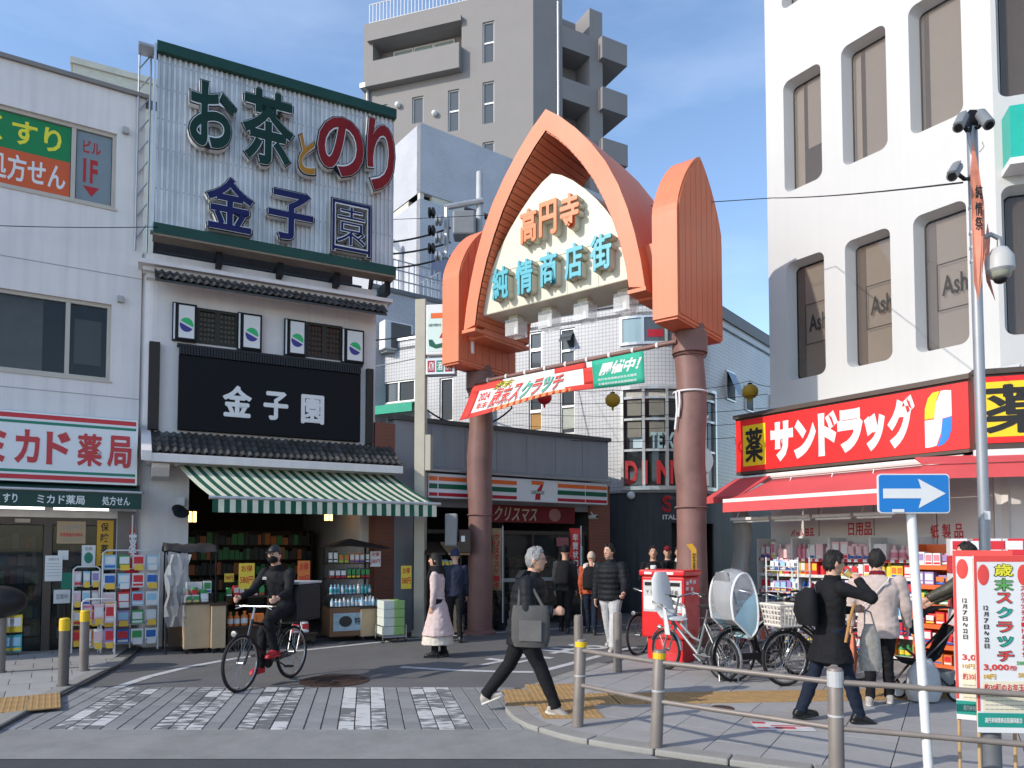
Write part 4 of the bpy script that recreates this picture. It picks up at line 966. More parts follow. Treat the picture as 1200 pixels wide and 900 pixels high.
def band(r, z0, z1, m, name, xs=XL, ext=LR, q0=0, q1=1, th=.12):
    bb_ = MB(); o_ = r - RA; P = [(xs, -o_)] if xs is not None else []
    P += [arc(q0 + (q1 - q0) * i / NA, r) for i in range(NA + 1)]
    if ext: P.append((arc(1, r)[0] + dx * ext, arc(1, r)[1] + dy * ext))
    Q = [(xs, -o_ + th)] if xs is not None else []
    Q += [arc(q0 + (q1 - q0) * i / NA, r - th) for i in range(NA + 1)]
    if ext: Q.append((arc(1, r - th)[0] + dx * ext, arc(1, r - th)[1] + dy * ext))
    n = len(P)
    for i in range(n - 1):
        A, B, C, E = P[i], P[i + 1], Q[i + 1], Q[i]
        bb_.hexa([(*A, z0), (*B, z0), (*C, z0), (*E, z0), (*A, z1), (*B, z1), (*C, z1), (*E, z1)])
    return bb_.build(name, m, te, smooth=True)
band(RA + .06, ztop + .002, ztop + .32, M_GRYB, 'roof_band', xs=-3.6)
band(RA + .02, ztop + .321, ztop + .38, mat('coping_dark', (0, 0, 0)), 'coping', xs=-3.6)
MB().box(XL - .03, -3.61, -.05, .3, ztop + .001, ztop + .07).build('parapet_cap', M_ALU, te)
# dark street level cladding with the doorway
dq = (.45, .95)
bg_ = MB()
P = [(-.55, -.05)] + [arc(i / NA, RA + .05) for i in range(NA + 1)]
for i in range(len(P) - 1):
    q = (i - 1) / NA; A, B = P[i], P[i + 1]
    z0 = 2.35 if dq[0] < q + .001 < dq[1] else 0
    bg_.quad((*A, z0), (*B, z0), (*B, zgf + .02), (*A, zgf + .02))
e2 = (arc(1, RA + .05)[0] + dx * LR, arc(1, RA + .05)[1] + dy * LR); bg_.quad((*P[-1], 0), (*e2, 0), (*e2, zgf), (*P[-1], zgf))
bg_.quad((*P[0], zgf + .02), (*P[0], 0), (-.55, .02, 0), (-.55, .02, zgf + .02))
thick(bg_.build('street_cladding', M_DCL, te), .04)
band(RA + .09, zgf + .021, zgf + .09, mat('ledge_grey', (0.35, 0.35, 0.35), 0.5), 'ledge', xs=-.55, ext=2)
b = MB(); A, B = arc(dq[0], RA), arc(dq[1], RA)
b.add([(*A, 0), (*B, 0), (B[0] - .8, B[1] + 2.5, 0), (A[0] + .3, A[1] + 2.5, 0), (*A, 2.35), (*B, 2.35), (B[0] - .8, B[1] + 2.5, 2.35), (A[0] + .3, A[1] + 2.5, 2.35)], [(4, 7, 6, 5), (0, 3, 7, 4), (1, 5, 6, 2), (3, 2, 6, 7)])
b.build('doorway', M_DARK, te)
# windows in the flat face
for k, w_ in enumerate(we):
    if k in (0, 1): o = window(te, *w_, .06, M_ALU, M_GLASS, .04); MB().box(w_[0] + .04, w_[1] - .04, .03, .08, w_[2] + (w_[3] - w_[2]) * .48, w_[2] + (w_[3] - w_[2]) * .56).build('transom', M_ALU, o)
    elif k == 2:
        o = window(te, *w_, .06, M_ALU, M_GLASS, .04); h_ = w_[3] - w_[2]
        for f in (.26, .44, .62, .79): MB().box(w_[0] + .042, w_[1] - .042, .03, .08, w_[2] + h_ * f - .03, w_[2] + h_ * f + .03).build('transom', M_ALU, o)
        MB().box(w_[0] + .043, w_[1] - .043, .05, .075, w_[2] + h_ * .445, w_[2] + h_ * .62).build('panel', mat('spandrel_blue', (0.16, 0.19, 0.25), 0.4), o)
        MB().box(w_[0] + .045, w_[1] - .045, .07, .08, w_[2] + h_ * .05, w_[2] + h_ * .25).build('blind', mat('blind_pale', (0.42, 0.44, 0.38), .6), o)
        A = (w_[0] + .06, w_[2] + h_ * .82); MB().add([(A[0], .02, w_[3] - .1), (w_[1] - .06, .02, w_[3] - .1), (w_[1] - .02, -.28, A[1] + .1), (A[0] + .02, -.28, A[1] + .1)], [(0, 1, 2, 3)]).build('open_sash', M_GLASS, o)
    else: window(te, *w_, .06, M_ALU, M_GLASS, .045, [(w_[0] + w_[1]) / 2] if k == 4 else ())
o = MB().box(we[1][0] + .05, we[1][1] - .05, .062, .084, we[1][2] + .06, we[1][2] + (we[1][3] - we[1][2]) * .46).build('amber_blind', mat('amber_blind', (0.42, 0.22, 0.06), .6), te)
# upper corner window and windows on the street flank, curved bay window
def arc_box(q0, q1, r0, r1, z0, z1, n=3):
    bb_ = MB()
    for i in range(n):
        u0, u1 = q0 + (q1 - q0) * i / n, q0 + (q1 - q0) * (i + 1) / n; A, B, C, E = arc(u0, r1), arc(u1, r1), arc(u1, r0), arc(u0, r0)
        bb_.hexa([(*A, z0), (*B, z0), (*C, z0), (*E, z0), (*A, z1), (*B, z1), (*C, z1), (*E, z1)])
    return bb_
def q_of(px, r):
    best = min(range(-40, 141), key=lambda i: abs(600 + FPX * (lambda p: p.x / p.y)(FE.W(*arc(i / 100, r), 0)) - px)); return best / 100
def z_of(py, q, r): p = FE.W(*arc(q, r), 0); return D(600 + FPX * p.x / p.y, py, p.y).z
z1b, z0b = z_of(457, .2, RA), z_of(570, .2, RA)
qs = [0.02, .21, .41, .61, .80, .97]
bay = arc_box(qs[0], qs[-1], RA + .02, RA + .16, z0b - .1, z0b - .001, 12).build('bay_window', M_ALU, te)
arc_box(qs[0], qs[-1], RA + .02, RA + .16, z1b, z1b + .08, 12).build('head', M_ALU, bay)
hz_ = [z0b, z0b + (z1b - z0b) * .37, z0b + (z1b - z0b) * .69, z1b - .22, z1b]
for q in qs: 
    q_ = min(max(q, qs[0] + .006), qs[-1] - .006); arc_box(q_ - .012, q_ + .012, RA + .03, RA + .15, z0b, z1b - .001, 1).build('mullion', M_ALU, bay)
for z in hz_[1:-1]: arc_box(qs[0] + .02, qs[-1] - .02, RA + .045, RA + .13, z - .03, z + .03, 12).build('transom', M_ALU, bay)
M_GLB = mat('bay_glass', (0.02, 0.022, 0.024), 0.05, var=0, spec=.8); M_LOUV = mat('louvre_pale', (0.45, 0.43, 0.38), .6)
for a, c in zip(qs, qs[1:]):
    for k, (z0, z1) in enumerate(zip(hz_, hz_[1:])): arc_box(a + .013, c - .013, RA + .06, RA + .075, z0 + .03, z1 - .03).build('pane', M_LOUV if k == 3 else M_GLB, bay)
for a, c in zip(qs[:2], qs[1:3]): arc_box(a + .05, c - .02, RA + .076, RA + .08, hz_[2] + .1, hz_[3] - .05).build('blind', mat('blind_dim', (0.2, 0.19, 0.16), .6), bay); arc_box(a + .05, c - .02, RA + .076, RA + .08, hz_[1] + .35, hz_[2] - .06).build('blind', mat('blind_dim', 0), bay)
def arc_letter(ch, q0, q1, r, z0, z1, m, parent, off=.03, name='letter', dep=.05):
    A, B = Vector((*arc(q0, r), 0)), Vector((*arc(q1, r), 0)); d = (B - A); L_ = d.length; d /= L_; n_ = Vector((d.y, -d.x, 0))
    mb = put_text(MB(), ch, 0, z0, L_, z1, 0, off, dep); mb.v = [tuple(A + d * x - n_ * y + Vector((0, 0, z))) for x, y, z in mb.v]
    return mb.build(name, m, parent)
sgd = thing('diner_letters', 'red marquee letters spelling diner in the rounded bay window', 'sign', FE, (*arc(.4, RA + .09), hz_[0]))
M_NEON = mat('marquee_red', (0.40, 0.03, 0.035), .4, var=.1)
zz0, zz1 = z0b + .05, z0b + .05 + .62
for ch, p0, p1 in (('D', 733, 748.5), ('I', 752, 759), ('N', 770, 789), ('E', 798, 810), ('R', 815, 829)):
    q0, q1 = q_of(p0, RA + .1), q_of(p1, RA + .1); arc_letter(ch, q0, q1, RA + .085, zz0, zz1, M_NEON, sgd, .03)
sgt = thing('tex_mex_letters', 'pale blue block letters on the middle ledge of the bay window', 'sign', FE, (*arc(.4, RA + .09), hz_[1]))
M_PBLU = mat('letters_pale_blue', (0.30, 0.42, 0.45), .5)
for ch, p0, p1 in (('T', 763.5, 770), ('E', 771, 777.5), ('X', 779, 792), ('M', 799.5, 808), ('E', 810, 816), ('X', 818, 826)):
    arc_letter(ch, q_of(p0, RA + .1), q_of(p1, RA + .1), RA + .085, hz_[1] + .04, hz_[1] + .46, M_PBLU, sgt, .03)
o = arc_box(q_of(743, RA + .1), q_of(755, RA + .1), RA + .082, RA + .10, hz_[1] + .06, hz_[1] + .28, 1); o.build('card', mat('card_blue', (0.5, 0.62, 0.66), .5), sgt)
zc0, zc1 = z_of(401, .15, RA), z_of(373, .15, RA)
cw = arc_box(.0, .62, RA + .005, RA + .05, zc0 - .07, zc0 - .001, 8).build('corner_window', M_ALU, te); arc_box(.0, .62, RA + .005, RA + .05, zc1, zc1 + .06, 8).build('head', M_ALU, cw)
for q in (.012, .21, .42, .608): arc_box(q - .012, q + .012, RA + .006, RA + .048, zc0, zc1 - .001, 1).build('mullion', M_ALU, cw)
for k, (a, c) in enumerate(((.024, .198), (.222, .408), (.432, .596))): arc_box(a, c, RA + .01, RA + .022, zc0, zc1).build('pane', mat('glass_sky', (0.30, 0.42, 0.46), .08, var=0) if k == 0 else M_GLASS, cw)
arc_box(.25, .39, RA + .024, RA + .03, zc0 + .12, zc0 + .32, 2).build('sticker', M_SRD, cw)
for s_, zl_, zh_, op in ((.9, 5.9, 6.75, True), (2.3, 5.8, 6.55, False), (4.4, 5.8, 6.6, False)):
    A = Vector((ex + dx * s_, ey + dy * s_, 0)); n_ = Vector((dy, -dx, 0)); d_ = Vector((dx, dy, 0)); bb_ = MB()
    P0, P1 = A, A + d_ * .65
    bb_.hexa([(*(P0 + n_ * .04).xy, zl_), (*(P1 + n_ * .04).xy, zl_), (*(P1 - n_ * .02).xy, zl_), (*(P0 - n_ * .02).xy, zl_), (*(P0 + n_ * .04).xy, zh_), (*(P1 + n_ * .04).xy, zh_), (*(P1 - n_ * .02).xy, zh_), (*(P0 - n_ * .02).xy, zh_)])
    o = bb_.build('window', M_ALU, te); P0, P1 = A + d_ * .04, A + d_ * .61
    g_ = MB().quad((*(P0 + n_ * .045).xy, zl_ + .04), (*(P1 + n_ * .045).xy, zl_ + .04), (*(P1 + n_ * .045).xy, zh_ - .04), (*(P0 + n_ * .045).xy, zh_ - .04)); g_.build('pane', M_BLK, o)
    if op: MB().quad((*(P0 + n_ * .35).xy, zl_ + .1), (*(P1 + n_ * .35).xy, zl_ + .1), (*(P1 + n_ * .05).xy, zh_ - .04), (*(P0 + n_ * .05).xy, zh_ - .04)).build('open_sash', M_GLASS, o)
# things on the dark cladding
c = arc(.1, RA + .13); z = z_of(581, .1, RA)
t = thing('globe_lamp', 'small white globe lamp on the dark cladding below the bay window', 'lamp', FE, (*arc(.1, RA + .06), z))
MB().ball((*c, z), .11).build('globe', M_WHT, t, smooth=True); MB().lathe([(.06, -.03), (.06, .03)], (*arc(.1, RA + .06), z), 12, 'y').build('base', M_STEEL, t)
t = thing('neon_script_sign', 'red script sign on the dark street level cladding of the diner', 'sign', FE, (*arc(.4, RA + .08), zgf - .6))
arc_letter('Sally', q_of(776, RA + .1), q_of(826, RA + .1), RA + .06, zgf - .62, zgf - .06, M_NEON, t, .03, 'lettering'); arc_letter('ITALIAN', q_of(777, RA + .1), q_of(806, RA + .1), RA + .06, 2.44, 2.56, M_WHT, t, .02, 'lettering', .02)
# green awning on the flat face behind
q = RZ(FE, 439, 487, 474, 496, 472, 495, -.3)
aw = thing('green_awning', 'bright green awning on the white tiled wall behind the tea shop', 'awning', FE, (q[0], 0, q[2]))
MB().prism([(0.0, q[3] + .05), (-.5, q[3] - .05), (-.5, q[3] - .32), (-.47, q[3] - .32), (-.47, q[3] - .08), (0.0, q[3] + .02)], q[0] - .4, q[1], 'yz').build('canopy', mat('awning_mint', (0.03, 0.38, 0.24), .6), aw)

# ================================================================== blue-white tiled block behind
pc = D(492, 300, 25.5); FK = Frame(pc.x, pc.y, math.atan2(FPX, 1740 - 600)); zk = FK.px(492, 143)[1]
M_KT = mat_tiles('block_tile', 'bcbdc2', 'a0a1a6', 0.2, 0.07, 0.4, 0.10, 0.5, 0.06)
bk = thing('tiled_block', 'tall white tiled block with open roof terrace slot behind the tea shop', 'building', FK, (0, 0, 0))
zs0, zs1 = FK.px(492, 232)[1], FK.px(492, 224)[1]
b = MB(); b.wall(0, 9, 0, zs0, 0, .25); b.wall(0, 9, zs1, zk, 0, .25)
for z0, z1 in ((0, zs0), (zs1, zk)):
    b.quad((0, 6, z0), (0, 0, z0), (0, 0, z1), (0, 6, z1), [(6, z0), (0, z0), (0, z1), (6, z1)])
    b.quad((9, 0, z0), (9, 6, z0), (9, 6, z1), (9, 0, z1)); b.quad((9, 6, z0), (0, 6, z0), (0, 6, z1), (9, 6, z1))
b.quad((0, 0, zk - .3), (9, 0, zk - .3), (9, 6, zk - .3), (0, 6, zk - .3)); b.quad((0.3, .3, zs0 - .05), (8.8, .3, zs0 - .05), (8.8, 5.8, zs0 - .05), (.3, 5.8, zs0 - .05))
b.build('wall', M_KT, bk)
M_CREAM = mat('cream_paint', (0.58, 0.56, 0.47), .6)
for (x0, x1) in ((.0, .18), (.5, 1.9), (2.5, 2.8), (3.8, 5.2)): MB().box(x0 + .02, x1, .05, .22, zs0, zs1).build('slot_pier', M_CREAM, bk)
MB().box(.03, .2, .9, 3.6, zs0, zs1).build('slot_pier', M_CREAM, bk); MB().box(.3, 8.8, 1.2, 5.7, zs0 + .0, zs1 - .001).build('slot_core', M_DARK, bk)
# terrace, railing, duct, window, air conditioner
zt_ = FK.px(492, 366)[1]
MB().box(-.02, 9.0, -1.5, -.003, 0, zt_).build('lower_wing', M_KT, bk)
xw0 = -2.6
MB().wall(xw0, -.021, 0, zt_, -1.5, 5.9).build('lower_wing', M_KT, bk); MB().box(xw0 - .05, .02, -1.56, -1.501, zt_ - .12, zt_ + .02).build('terrace_edge', M_GRYB, bk)
rl = MB()
for i in range(14): x = xw0 + .02 + (-.1 - xw0) * i / 13; rl.tube([(x, -1.45, zt_), (x, -1.45, zt_ + 1.0)], .02, 6)
for z in (.35, .68, 1.0): rl.tube([(xw0, -1.45, zt_ + z), (-.02, -1.45, zt_ + z)], .022, 6)
for i in range(6): y = -1.45 + 1.4 * i / 5; rl.tube([(-.03, y, zt_), (-.03, y, zt_ + 1.0)], .02, 6)
rl.tube([(-.03, -1.45, zt_ + 1.0), (-.03, -.05, zt_ + 1.0)], .022, 6); rl.build('railing', M_STEEL, bk)
MB().tube([(-.05, 1.3, zt_ + .02), (-.12, 1.3, zs0 - 1.6), (-.25, 1.3, zs0 - 1.3), (-.7, 1.3, zs0 - 1.15)], .13, 10).build('duct', M_WHT, bk, smooth=True)
x, z0 = FK.px(505, 400)
w_ = RZ(FK, 503, 523, 292, 331, 296, 334); window(bk, w_[0], w_[1] + .8, w_[2], w_[3], -.03, M_STEEL, mat('pane_lilac', (0.22, 0.22, 0.30), .25, var=.05), .06)
q = FK.px(466, 395, -1.9)
t = thing('air_conditioner', 'white outdoor air conditioner unit on the tiled wall', 'air conditioner', FK, (q[0], -1.6, q[1] - .6))
x, z = q; MB().box(x - .5, x + .5, -2.0, -1.6, z - .45, z + .45).build('case', M_WHT, t, bevel=.03); MB().box(x - .28, x + .42, -2.012, -2.001, z - .4, z + .4).build('grille', mat('grille_dark', (.12, .115, .11), .6), t); MB().box(x - .4, x + .4, -1.95, -1.505, z - .52, z - .46).build('bracket', M_STEEL, t)
# yellowish far building behind the billboard
pq = D(150, 120, 30)
fb = thing('far_building', 'cream rendered building top showing behind the billboard edge', 'building', Frame(pq.x, 30, R_(28)), (0, 0, 0))
zq_ = D(172, 92, 30).z; MB().box(-2, 2.2, 0, 5, 0, zq_).build('wall', M_CREAM, fb); MB().box(-2.1, 2.3, -.1, 5.1, zq_, zq_ + .25).build('coping', M_CREAM, fb); MB().box(.2, 2.21, -.02, -.005, zq_ - 1.1, zq_ - .7).build('window', M_GLASS, fb)

# ================================================================== grey apartment tower
TD = 40.0; pt = D(625, 90, TD); FTw = Frame(pt.x, pt.y, math.atan2(-FPX, 2750)); FTr = Frame(pt.x, pt.y, math.atan2(FPX, 1616))
M_TW = mat('tower_grey', (0.235, 0.222, 0.216), .75, var=.07, scale=.6, bump=.1, bscale=8)
tw = thing('apartment_tower', 'grey rendered apartment tower with narrow windows and recessed balconies', 'building', FTw, (0, 0, 0))
zT = FTw.px(540, 2)[1]; xl = PXX(FTw, 426, 100)
# top recessed balcony and windows, from the left face
ba = RZ(FTw, 437, 541, 53, 78, 25, 56); wn = [(565.5, 579, 26, 74), (565.5, 579, 96.5, 145.5), (525, 538, 106, 154.5), (483, 496, 114, 145), (441, 454, 124, 150), (565.5, 579, 167, 200)]
holes = [(ba[0], ba[1], ba[2], ba[3])]; wr = []
for l_, r_, t_, b__ in wn:
    q = RZ(FTw, l_, r_, t_, b__, t_ - 2, b__ - 2); wr.append(q); holes.append(q)
b = MB(); b.wall(xl, 0, 0, zT, 0, .3, holes)
v2 = lambda s_, y_: ((FTr.W(s_, y_, 0) - FTw.o).dot(FTw.u), (FTr.W(s_, y_, 0) - FTw.o).dot(FTw.v))
sB0, sB1, sE = 0, 0, PXX(FTr, 706, 60)
rb0, rb1 = PXX(FTr, 659, 60), PXX(FTr, 691, 60)       # balcony bay on the right face
def fr_box(s0, s1, y0, y1, z0, z1, name, m, parent=tw, mb=None):
    A, B, C, E = v2(s0, y0), v2(s1, y0), v2(s1, y1), v2(s0, y1); m_ = mb or MB()
    m_.hexa([(*A, z0), (*B, z0), (*C, z0), (*E, z0), (*A, z1), (*B, z1), (*C, z1), (*E, z1)])
    return None if mb else m_.build(name, m, parent)
fr_box(0.02, rb0, 0, 8, 0, zT, '', None, mb=b); fr_box(rb1, sE, 0, 8, 0, zT, '', None, mb=b); fr_box(rb0 + .001, rb1 - .001, 1.5, 8, 0, zT, '', None, mb=b)
b.box(xl, xl + .3, .301, 8, 0, zT); b.box(xl + .301, -.5, 7.7, 8, 0, zT); b.box(xl + .3, -.3, .31, 7.6, zT - .4, zT - .2)
b.build('wall', M_TW, tw)
fl = 3.05
for k in range(-1, 9):                 # balconies on the right face
    z = FTr.px(675, 96)[1] - fl * k
    if z < 3: continue
    MB(); fr_box(rb0 + .003, rb1 - .003, -.02, 1.49, z - 1.25, z, 'balcony', M_TW)
    fr_box(sE - .3, sE + 1.5, -.4, 3.2, z - 1.3, z, 'end_balcony', M_TW)
a0_, a1_, z0_, z1_ = ba
o = MB().box(a0_ - .25, a1_ + .05, -.5, -.004, z0_ - 1.5, z0_ - .0).build('balcony', M_TW, tw, bevel=.03)
MB().box(a0_ - .25, a1_ + .05, -.28, -.004, z1_, z1_ + .35).build('balcony_hood', M_TW, tw)
MB().box(a0_ + .01, a1_ - .01, 1.0, 1.1, z0_ - .5, z1_ + .5).build('balcony_back', M_TW, tw); MB().box(a0_ - .1, a1_ + .1, .31, 1.7, z0_ - .6, z0_ - .5).build('balcony_floor', M_TW, tw)
b = MB(); b.box(a0_ - .05, a0_ - .0, .31, 1.7, z0_ - .4, z1_); b.box(a1_, a1_ + .05, .31, 1.7, z0_ - .4, z1_); b.box(a0_, a1_, .31, 1.7, z1_ + .001, z1_ + .06); b.build('balcony_side', M_TW, tw)
for i in range(3): x = a0_ + .9 + i * 1.35; window(tw, x, x + 1.3, z0_ - .3, z1_ - .1, .96, M_WHT, mat('glass_pale', (.30, .36, .36), .1, var=0), .07)
for q in wr:
    w_ = window(tw, q[0], q[1], q[2], q[3], .12, M_WHT, M_GLASS, .06)
    if q[3] - q[2] > 1.6: MB().box(q[0] + .06, q[1] - .06, .1, .2, (q[2] + q[3]) / 2 - .05, (q[2] + q[3]) / 2 + .05).build('transom', M_WHT, w_)
rl = MB()
for i in range(34): x = xl + .3 - xl * .72 * i / 33; rl.tube([(x, .12, zT), (x, .12, zT + 1.25)], .025, 5)
for z in (.1, 1.25): rl.tube([(xl + .3, .12, zT + z), (xl * .28, .12, zT + z)], .035, 5)
rl.build('roof_railing', M_WHT, tw)
dp = MB(); A = v2(rb0 - .35, -.12); dp.tube([(*A, 2), (*A, FTr.px(659, 6)[1])], .07, 8); dp.build('downpipe', M_STEEL, tw, smooth=True)
A = FTw.px(432, 105); MB().tube([(A[0], -.1, 4), (A[0], -.1, A[1] - .1)], .1, 8).build('downpipe', M_STEEL, tw); MB().box(A[0] - .35, A[0] + .35, -.45, -.003, A[1] - .1, A[1] + .18).build('rain_hopper', M_STEEL, tw)
for px, py in ((467, 124), (510, 134)): x, z = FTw.px(px, py); MB().ball((x, -.1, z), .17, .2, .17).build('vent_cap', M_WHT, tw, smooth=True)
z = FTr.px(682, 113)[1]; x = rb0 + .5
t = thing('air_conditioner', 'outdoor air conditioner unit on a grey tower balcony', 'air conditioner', FTr, ((rb0 + rb1) / 2, .8, z - .6))
MB().box((rb0 + rb1) / 2 - .1, rb1 - .1, .1, .5, z - .5, z + .5).build('case', M_WHT, t); MB().lathe([(.3, 0), (.3, .02)], ((rb0 + rb1) / 2 + .5, .07, z), 16, 'y').build('fan_grille', M_INKG, t)
# ================================================================== shopping street arch
FA = Frame(1.005, 13.1, math.atan2(-3.0, 3.87)); YF, YBk = -.68, 1.1
M_AO = mat('arch_orange', (0.66, 0.20, 0.10), .5, var=.08, scale=1.2, streak=.08)
M_AS = mat('arch_slat_orange', (0.58, 0.15, 0.07), .5, var=.1, scale=2)
M_POST = mat('arch_post_brown', (0.20, 0.105, 0.09), .5, var=.2, scale=2.5, bump=.12, bscale=14)
M_CRM = mat('sign_cream', (0.60, 0.565, 0.45), .45, var=.05)
ar = thing('street_arch', 'orange pointed street arch on brown posts with bullet shaped side boxes', 'arch', FA, (0, 0, 0))
UP = 2.24; zB = (FA.px(800, 365, YF)[1] + FA.px(548, 423, YF)[1]) / 2
for sgn in (-1, 1):
    x = sgn * UP; P = []; Rr = []
    for k in range(15):
        z = (zB + .1) * k / 14; P.append((x + (.03 * math.sin(k * 1.3) if 6 < k < 14 else 0), .21, z)); Rr.append(.245 + .012 * math.sin(k * .9))
    MB().tube(P, Rr, 18).build('post', M_POST, ar, smooth=True)
    for z in (zB - .42, 2.35): MB().lathe([(.262, -.012), (.275, 0), (.262, .012)], (x, .21, z), 18, cap=False).build('post_ring', M_POST, ar, smooth=True)
    MB().lathe([(.285, 0), (.285, .33), (.255, .36)], (x, .21, zB - .38), 18).build('collar', M_POST, ar, smooth=True)
    MB().lathe([(.33, 0), (.33, .05), (.28, .09)], (x, .21, 0.0), 18).build('base_ring', M_POST, ar, smooth=True)
    # bullet box: side profile in y,z extruded along x
    x0, x1 = x - .21, x + .21; zs, ztp = zB + 1.65, zB + 2.85; ym = (YF + YBk) / 2; hw = (YBk - YF) / 2; prof = [(YF, zB), (YF, zs)]
    for k in range(1, 13):
        q = k / 12; prof.append((ym - hw * (1 - q ** 1.45), zs + (ztp - zs) * (1 - (1 - q) ** 1.25)))
    full = prof + [(2 * ym - y, z) for y, z in prof[-2::-1]]
    bx = MB().prism(full, x0, x1, 'yz').build('side_box', M_AO, ar)
    # vertical slats on both side faces
    n = 8
    for f in (-1, 1):
        xf = x1 if f > 0 else x0
        for k in range(n):
            ya, yb_ = YF + .05 + (YBk - YF - .10) * k / n + .006, YF + .05 + (YBk - YF - .10) * (k + 1) / n - .006
            def ztop_(y):
                q = 1 - abs(y - ym) / hw; q = max(0, q) ** (1 / 1.45); return zs + (ztp - zs) * (1 - (1 - min(1, q)) ** 1.25)
            ymid = (ya + yb_) / 2
            pr = [(ya, zB + .05), (yb_, zB + .05), (yb_, ztop_(yb_) - .06), (ymid, ztop_(ymid) - .06), (ya, ztop_(ya) - .06)]
            a, c = (xf + .001, xf + .018) if f > 0 else (xf - .018, xf - .001)
            MB().prism(pr, a, c, 'yz').build('slat', M_AS, bx)
    MB().box(x0 + .02, x1 - .02, YF + .03, YBk - .03, zB - .04, zB - .001).build('bottom_plate', M_AS, bx)
    # link box between side box and arch
    a, c = (x - sgn * .211, x - sgn * .62); MB().box(min(a, c), max(a, c), YF + .28, YBk - .25, zB + .45, zB + 1.35).build('link_box', M_AO, ar)
OUT = [(1.90, 5.80), (1.83, 6.25), (1.73, 6.70), (1.60, 7.15), (1.43, 7.60), (1.20, 8.05), (.92, 8.46), (.62, 8.82), (.30, 9.14), (0.0, 9.38)]
INN = [(1.62, 5.86), (1.56, 6.25), (1.46, 6.65), (1.33, 7.05), (1.16, 7.45), (.96, 7.85), (.72, 8.22), (.48, 8.53), (.24, 8.79), (0, 9.0)]
def dens(P, k=3):
    r = []
    for a, c in zip(P, P[1:]): r += [(a[0] + (c[0] - a[0]) * i / k, a[1] + (c[1] - a[1]) * i / k) for i in range(k)]
    return r + [P[-1]]
OUTd, INd = dens(OUT, 2), dens(INN, 2)
o_ = OUTd + [(-x, z) for x, z in OUTd[-2::-1]]; i_ = INd + [(-x, z) for x, z in INd[-2::-1]]; n = len(o_)
b = MB(); vs = [(x, YF, z) for x, z in o_] + [(x, YF, z) for x, z in i_] + [(x, YBk - .1, z) for x, z in o_] + [(x, YBk - .1, z) for x, z in i_]; fs = []
for k in range(n - 1): fs += [(k, n + k, n + k + 1, k + 1), (2 * n + k, 2 * n + k + 1, 3 * n + k + 1, 3 * n + k), (k, k + 1, 2 * n + k + 1, 2 * n + k)]
fs += [(0, 2 * n, 3 * n, n), (n - 1, 2 * n - 1, 4 * n - 1, 3 * n - 1)]
b.add(vs, fs); band_ = b.build('arch_band', M_AO, ar, smooth=True, sharp=25)
# soffit boards, each running front to back
L = [0]
for k in range(n - 1): L.append(L[-1] + math.hypot(i_[k + 1][0] - i_[k][0], i_[k + 1][1] - i_[k][1]))
def at(s):
    for k in range(n - 1):
        if s <= L[k + 1] + 1e-9: t_ = (s - L[k]) / (L[k + 1] - L[k]); return Vector((i_[k][0] + (i_[k + 1][0] - i_[k][0]) * t_, 0, i_[k][1] + (i_[k + 1][1] - i_[k][1]) * t_))
ns = 62
for k in range(ns):
    A, B = at(L[-1] * k / ns + .006), at(L[-1] * (k + 1) / ns - .006); t_ = (B - A).normalized(); nr = Vector((-t_.z, 0, t_.x)) ; nr = nr if nr.dot(Vector((0, 0, 7.0)) - A) > 0 else -nr
    bb_ = MB(); y0, y1 = YF + .03, YBk - .13
    c4 = [A + nr * .002, B + nr * .002, B + nr * .02, A + nr * .02]
    bb_.hexa([(c4[0].x, y0, c4[0].z), (c4[1].x, y0, c4[1].z), (c4[1].x, y1, c4[1].z), (c4[0].x, y1, c4[0].z), (c4[3].x, y0, c4[3].z), (c4[2].x, y0, c4[2].z), (c4[2].x, y1, c4[2].z), (c4[3].x, y1, c4[3].z)])
    bb_.build('soffit_board', M_AS, band_)
for sgn in (-1, 1):
    x0, x1 = sorted((sgn * 1.60, sgn * 1.925)); MB().box(x0, x1, YF - .02, YBk - .08, 5.74, 5.80).build('foot_plate', M_AO, ar)
    for z in (6.72, 7.62): pass
# ---- the name sign inside the arch
YS = -.50; sg = thing('arch_sign', 'cream pointed arch sign with orange and turquoise characters', 'sign', FA, (0, YS, 6.05))
MB().box(-1.585, 1.585, YS, YS + .95, 6.06, 6.80).build('lower_box', M_CRM, sg, bevel=.02)
LN = [(1.40, 6.803), (1.28, 7.05), (1.12, 7.3), (.93, 7.55), (.70, 7.8), (.44, 8.04), (.2, 8.21), (0, 8.30)]
MB().prism([(-x, z) for x, z in LN] + LN[-2::-1], YS - .0, YS + .9).build('upper_lens', M_CRM, sg)
for q in (-.95, -.32, .32, .95): MB().box(q - .004, q + .004, YS - .003, YS + .001, 6.08, 6.78).build('panel_joint', mat('joint_brown', (.3, .27, .2), .7), sg)
M_TQ, M_OC = mat('turquoise', (.05, .36, .44), .4, var=.05), mat('char_orange', (.68, .17, .05), .4, var=.05)
def arch_char(ch, pts, m, off):
    l_, t_, r_, b__ = pts; a, c = FA.px(500 + l_ / 3.214, 110 + (t_ + b__) / 2 / 3.214, YS - .2), FA.px(500 + r_ / 3.214, 110 + (t_ + b__) / 2 / 3.214, YS - .2)
    zt_, zb_ = FA.px(500 + (l_ + r_) / 2 / 3.214, 110 + t_ / 3.214, YS - .2)[1], FA.px(500 + (l_ + r_) / 2 / 3.214, 110 + b__ / 3.214, YS - .2)[1]
    o = put_text(MB(), ch, a[0], zb_, c[0], zt_, YS - .004, off, .16, res=3).build('letter', M_CRM, sg)
    put_text(MB(), ch, a[0], zb_, c[0], zt_, YS - .165, off, .03, res=3).build('letter_face', m, o)
